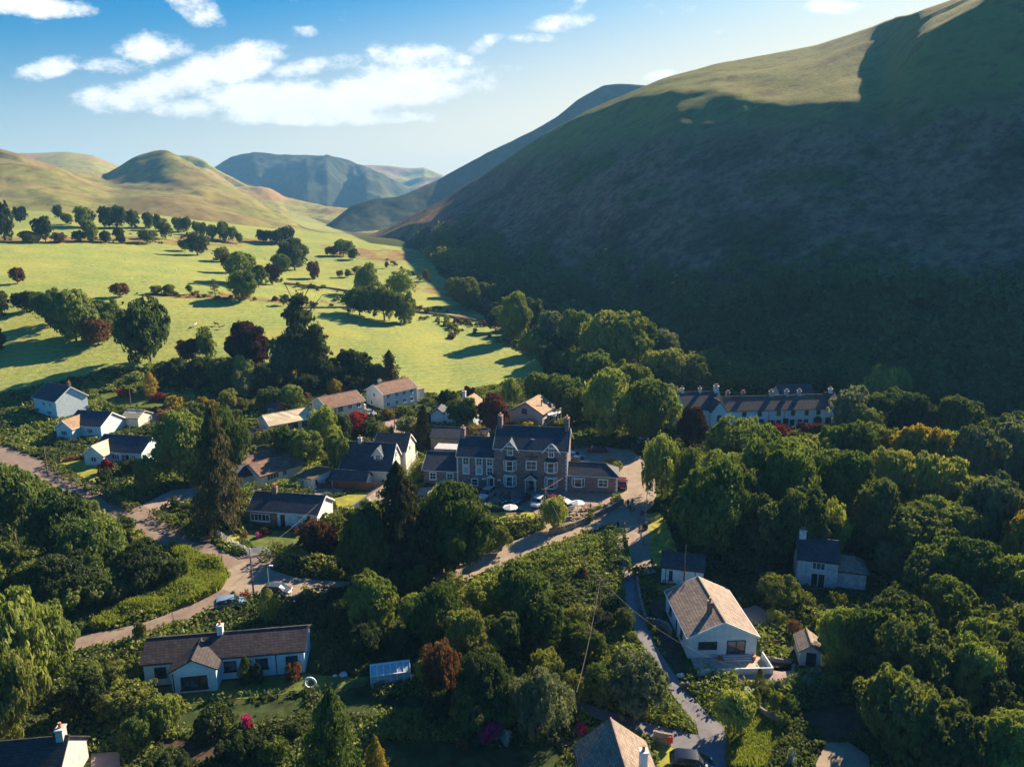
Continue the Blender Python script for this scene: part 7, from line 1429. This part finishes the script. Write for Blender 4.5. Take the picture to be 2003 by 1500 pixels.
def fence(px, h, rails, label, mat, posts=1.8, solid=False, cat='fence', name='fence', rail_w=.07):
    pts = catmull([tuple(G(*p)) for p in px], 6); c = Vector(pts[0]); root = empty(name, c); q = MB()
    L = 0; nxt = 0
    for a, b in zip(pts[:-1], pts[1:]):
        A = Vector(a)-c; B = Vector(b)-c
        if solid: d = (B-A); n = Vector((-d.y, d.x, 0)).normalized(); q.add([A-n*.03, B-n*.03, B+n*.03, A+n*.03]+[v+Vector((0, 0, h)) for v in (A-n*.03, B-n*.03, B+n*.03, A+n*.03)], [(0, 1, 5, 4), (1, 2, 6, 5), (2, 3, 7, 6), (3, 0, 4, 7), (4, 5, 6, 7), (0, 3, 2, 1)])
        else:
            for i in range(rails): z = h*(.25+.7*i/max(1, rails-1)); q.bar(A+Vector((0, 0, z)), B+Vector((0, 0, z)), .04, rail_w*1.6)
        d = (B-A).length
        while nxt <= L+d: p = A.lerp(B, (nxt-L)/max(d, 1e-6)); m = MB(); m.box(p.x-.06, p.x+.06, p.y-.06, p.y+.06, p.z-.2, p.z+h+.08); m.build('post', mat, root); nxt += posts
        L += d
    q.build('panel' if solid else 'rails', mat, root); return tag(root, label, cat)
fence([(400, 1037), (430, 1052), (462, 1072), (488, 1086)], 1.1, 4, 'white post and rail fence running down from the tall spruce', M_white); fence([(490, 1086), (518, 1083)], 1.1, 5, 'white barred gate across the slate bungalow drive', M_white, 2.4, cat='gate', name='gate'); fence([(521, 1083), (530, 1089)], 1.0, 4, 'short white fence at the end of the clipped hedge', M_white)
fence([(652, 955), (700, 958), (752, 960)], 1.6, 2, 'brown close boarded garden fence behind the golden lawn', M_brownw, 1.8, True); fence([(797, 935), (806, 915), (818, 898)], 1.8, 2, 'white slatted screen at the right of the tall slate roofed house', M_white, 1.2)
fence([(1492, 1268), (1512, 1266), (1532, 1263)], .9, 3, 'rust brown picket fence in the garden by the shed', M_brownw, .8); fence([(610, 792), (625, 787), (640, 780)], 1.5, 2, 'brown garden fence above the pink roofed house', M_brownw, 1.8, True)
fence([(1216, 1035), (1226, 1062), (1232, 1105)], .9, 1, 'low wooden rail along the left side of the side lane', M_wood, 3); fence([(1249, 1020), (1254, 1045), (1262, 1080)], .9, 1, 'low wooden rail along the right side of the side lane', M_wood, 3)
fence([(620, 955), (650, 958)], 1.2, 6, 'dark iron gate closing the yard of the tall slate roofed house', M_dark, 1.2, cat='gate', name='gate')
# ---------------------------------------------------------------- poles, wires, lamps, signs
def pole(u, yt, yb, label, arms=1, name='telegraph_pole', mat=None, r=.11):
    P, _, h = size_at(u, yt, yb, 1); e = empty(name, P); q = MB(); q.tube([(0, 0, -.3), (0, 0, h)], [r*1.2, r*.8], 8); q.build('pole', mat or M_wood, e)
    for i in range(arms): q = MB(); q.box(-.6, .6, -.05, .05, h-.35-.35*i, h-.25-.35*i); [q.tube([(x, 0, h-.25-.35*i), (x, 0, h-.1-.35*i)], .04, 6) for x in (-.5, .5)]; q.build('cross_arm', M_wood, e)
    tag(e, label, 'pole'); return P+Vector((0, 0, h-.15))
pA = pole(629, 840, 890, 'telegraph pole among the trees left of the tall slate roofed house'); pB = pole(497, 1088, 1172, 'brown telegraph pole at the lane junction beside the hatchbacks', 0); pC = pole(1065, 954, 1020, 'telegraph pole in front of the hotel car row'); pD = pole(1172, 1130, 1212, 'wooden pole in the lower wood carrying the long wire'); pE = pole(1337, 1063, 1150, 'dark pole in front of the little white lodge', 0)
pF = pole(258, 754, 808, 'thin wooden pole on the upper left garden terrace', 0); pG = pole(772, 803, 840, 'small pole at the turning place below the upper white house', 0); pH = pole(94, 872, 930, 'blurred pole beside the left lane', 0); pI = pole(1364, 762, 790, 'pole standing behind the left end of the terrace', 0)
def wire(a, b, sag, label, r=.022):
    pts = []; c = a.copy()
    for i in range(17): t = i/16; p = a.lerp(b, t)-Vector((0, 0, sag*4*t*(1-t))); pts.append(p-c)
    q = MB(); q.tube(pts, r, 5); tag(q.build('overhead_wire', M_wire, loc=c), label, 'wire')
V3 = Vector
for i, dx in enumerate((-.5, -.15, .2, .5)): wire(pA+V3((dx, 0, 0)), G(430, 940)+V3((0, dx, 6.2)), .8, ('topmost', 'second', 'third', 'lowest')[i]+' of the wires running from the garden pole across the brown roof')
wire(pA, G(720, 895)+V3((0, 0, 2)), .3, 'wire dropping right from the garden pole'); wire(pB, G(624, 1032)+V3((0, 0, 4.2)), .5, 'wire from the junction pole to the slate bungalow gable'); wire(pC, pD, 1.2, 'wire between the hotel pole and the pole in the lower wood', .022); wire(pD, G(1475, 1400)+V3((0, 0, 5)), 2.0, 'long wire running from the lower wood pole past the white gabled bungalow', .022); wire(pD, G(1126, 1440)+V3((0, 0, 5)), 1.0, 'faint wire from the lower wood pole towards the hipped roof'); wire(pC, G(1100, 975)+V3((0, 0, 4)), .1, 'stay wire leaning from the hotel pole', .03)
wire(pE, G(1560, 1060)+V3((0, 0, 4)), 1.0, 'wire from the lodge pole to the wooded cottage'); wire(pB, G(400, 1000)+V3((0, 0, 7)), .8, 'wire from the junction pole to the tall spruce')
def lamp(u, yt, yb, label, mat):
    P, _, h = size_at(u, yt, yb, 1); e = empty('street_lamp', P); q = MB(); q.tube([(0, 0, -.2), (0, 0, h-.3), (.05, 0, h-.1), (.35, 0, h)], [.07, .05, .05, .04], 8); q.build('post', mat, e); q = MB(); q.box(.25, .75, -.1, .1, h-.05, h+.06); q.build('lamp_head', M_white, e); tag(e, label, 'street lamp')
lamp(527, 1106, 1160, 'pale green street lamp standing beside the dark grey hatchback', flat('pale_green_paint', (.25, .5, .45), .5)); lamp(1263, 962, 1020, 'tall thin street lamp at the road fork by the big trees', M_metal)
def board(u, yt, yb, w, h, mat, label, cat='sign', name='sign'):
    P, _, H_ = size_at(u, yt, yb, 1); e = empty(name, P); q = MB(); q.tube([(0, 0, -.2), (0, 0, H_)], .04, 6); q.build('post', M_metal, e); q = MB(); q.box(-w/2, w/2, -.08, -.04, H_-h, H_); q.build('board', mat, e); tag(e, label, cat); return e, H_
board(1310, 1440, 1462, .5, .7, M_red, 'small red board on a post beside the bottom lawn'); board(1255, 998, 1018, .5, .9, M_dark, 'small dark box on a post at the road fork'); board(1192, 1028, 1040, .25, .3, M_wood, 'short wooden marker post at the end of the bank hedge'); board(1228, 1050, 1062, .3, .3, M_wood, 'short wooden marker post on the side lane')
b_, _ = board(1125, 1025, 1034, .35, .4, flat('green_sign', (.2, .35, .15), .6), 'little green sign on the verge below the beer garden wall')
# garden ornaments
q = MB(); pts = [(0, .0+.62*sin(2*pi*k/16), .75+.62*cos(2*pi*k/16)) for k in range(17)]; q.tube([(y, 0, z) for x, y, z in pts], .13, 6, cap=False); o = q.build('garden_ring', W_pebble, loc=G(607, 1347)); tag(o, 'pale stone ring ornament in the dark garden', 'ornament')
def rock(u, y, s, label, group=None):
    rng = np.random.default_rng(int(u)); d = sph(40, rng); import bmesh; bm = bmesh.new(); [bm.verts.new(tuple(v*s*np.array((1, .8, .6))*(.8+.4*rng.random()))) for v in d]; bmesh.ops.convex_hull(bm, input=bm.verts); me = bpy.data.meshes.new('rock'); bm.to_mesh(me); bm.free(); me.materials.append(W_pebble); tag(link('rock', me, loc=G(u, y, s*.2)), label, 'rock', group)
rock(672, 1320, .5, 'pale boulder right of the stone ring ornament'); rock(655, 1322, .3, 'smaller pale boulder beside the larger one'); rock(1332, 1322, .45, 'blue white boulder on the bank by the track')
def bench(u, y, deg, label, mat):
    e = empty('garden_bench', G(u, y, .04), radians(deg)); q = MB(); [q.box(-.75, .75, -.25+i*.13, -.15+i*.13, .42, .46) for i in range(4)]; q.build('seat', mat, e); q = MB(); [q.box(-.75, .75, .24, .28, .55+i*.13, .64+i*.13) for i in range(3)]; q.build('backrest', mat, e)
    for x in (-.7, .7):
        for yy in (-.2, .24): m = MB(); m.box(x-.04, x+.04, yy-.04, yy+.04, 0, .9 if yy > 0 else .45); m.build('leg', mat, e)
    tag(e, label, 'bench')
bench(403, 1062, 20, 'weathered bench on the bank above the lane under the tall spruce', M_wood); bench(1095, 958, 0, 'dark bench against the hotel wall', M_dark)
undergrowth()
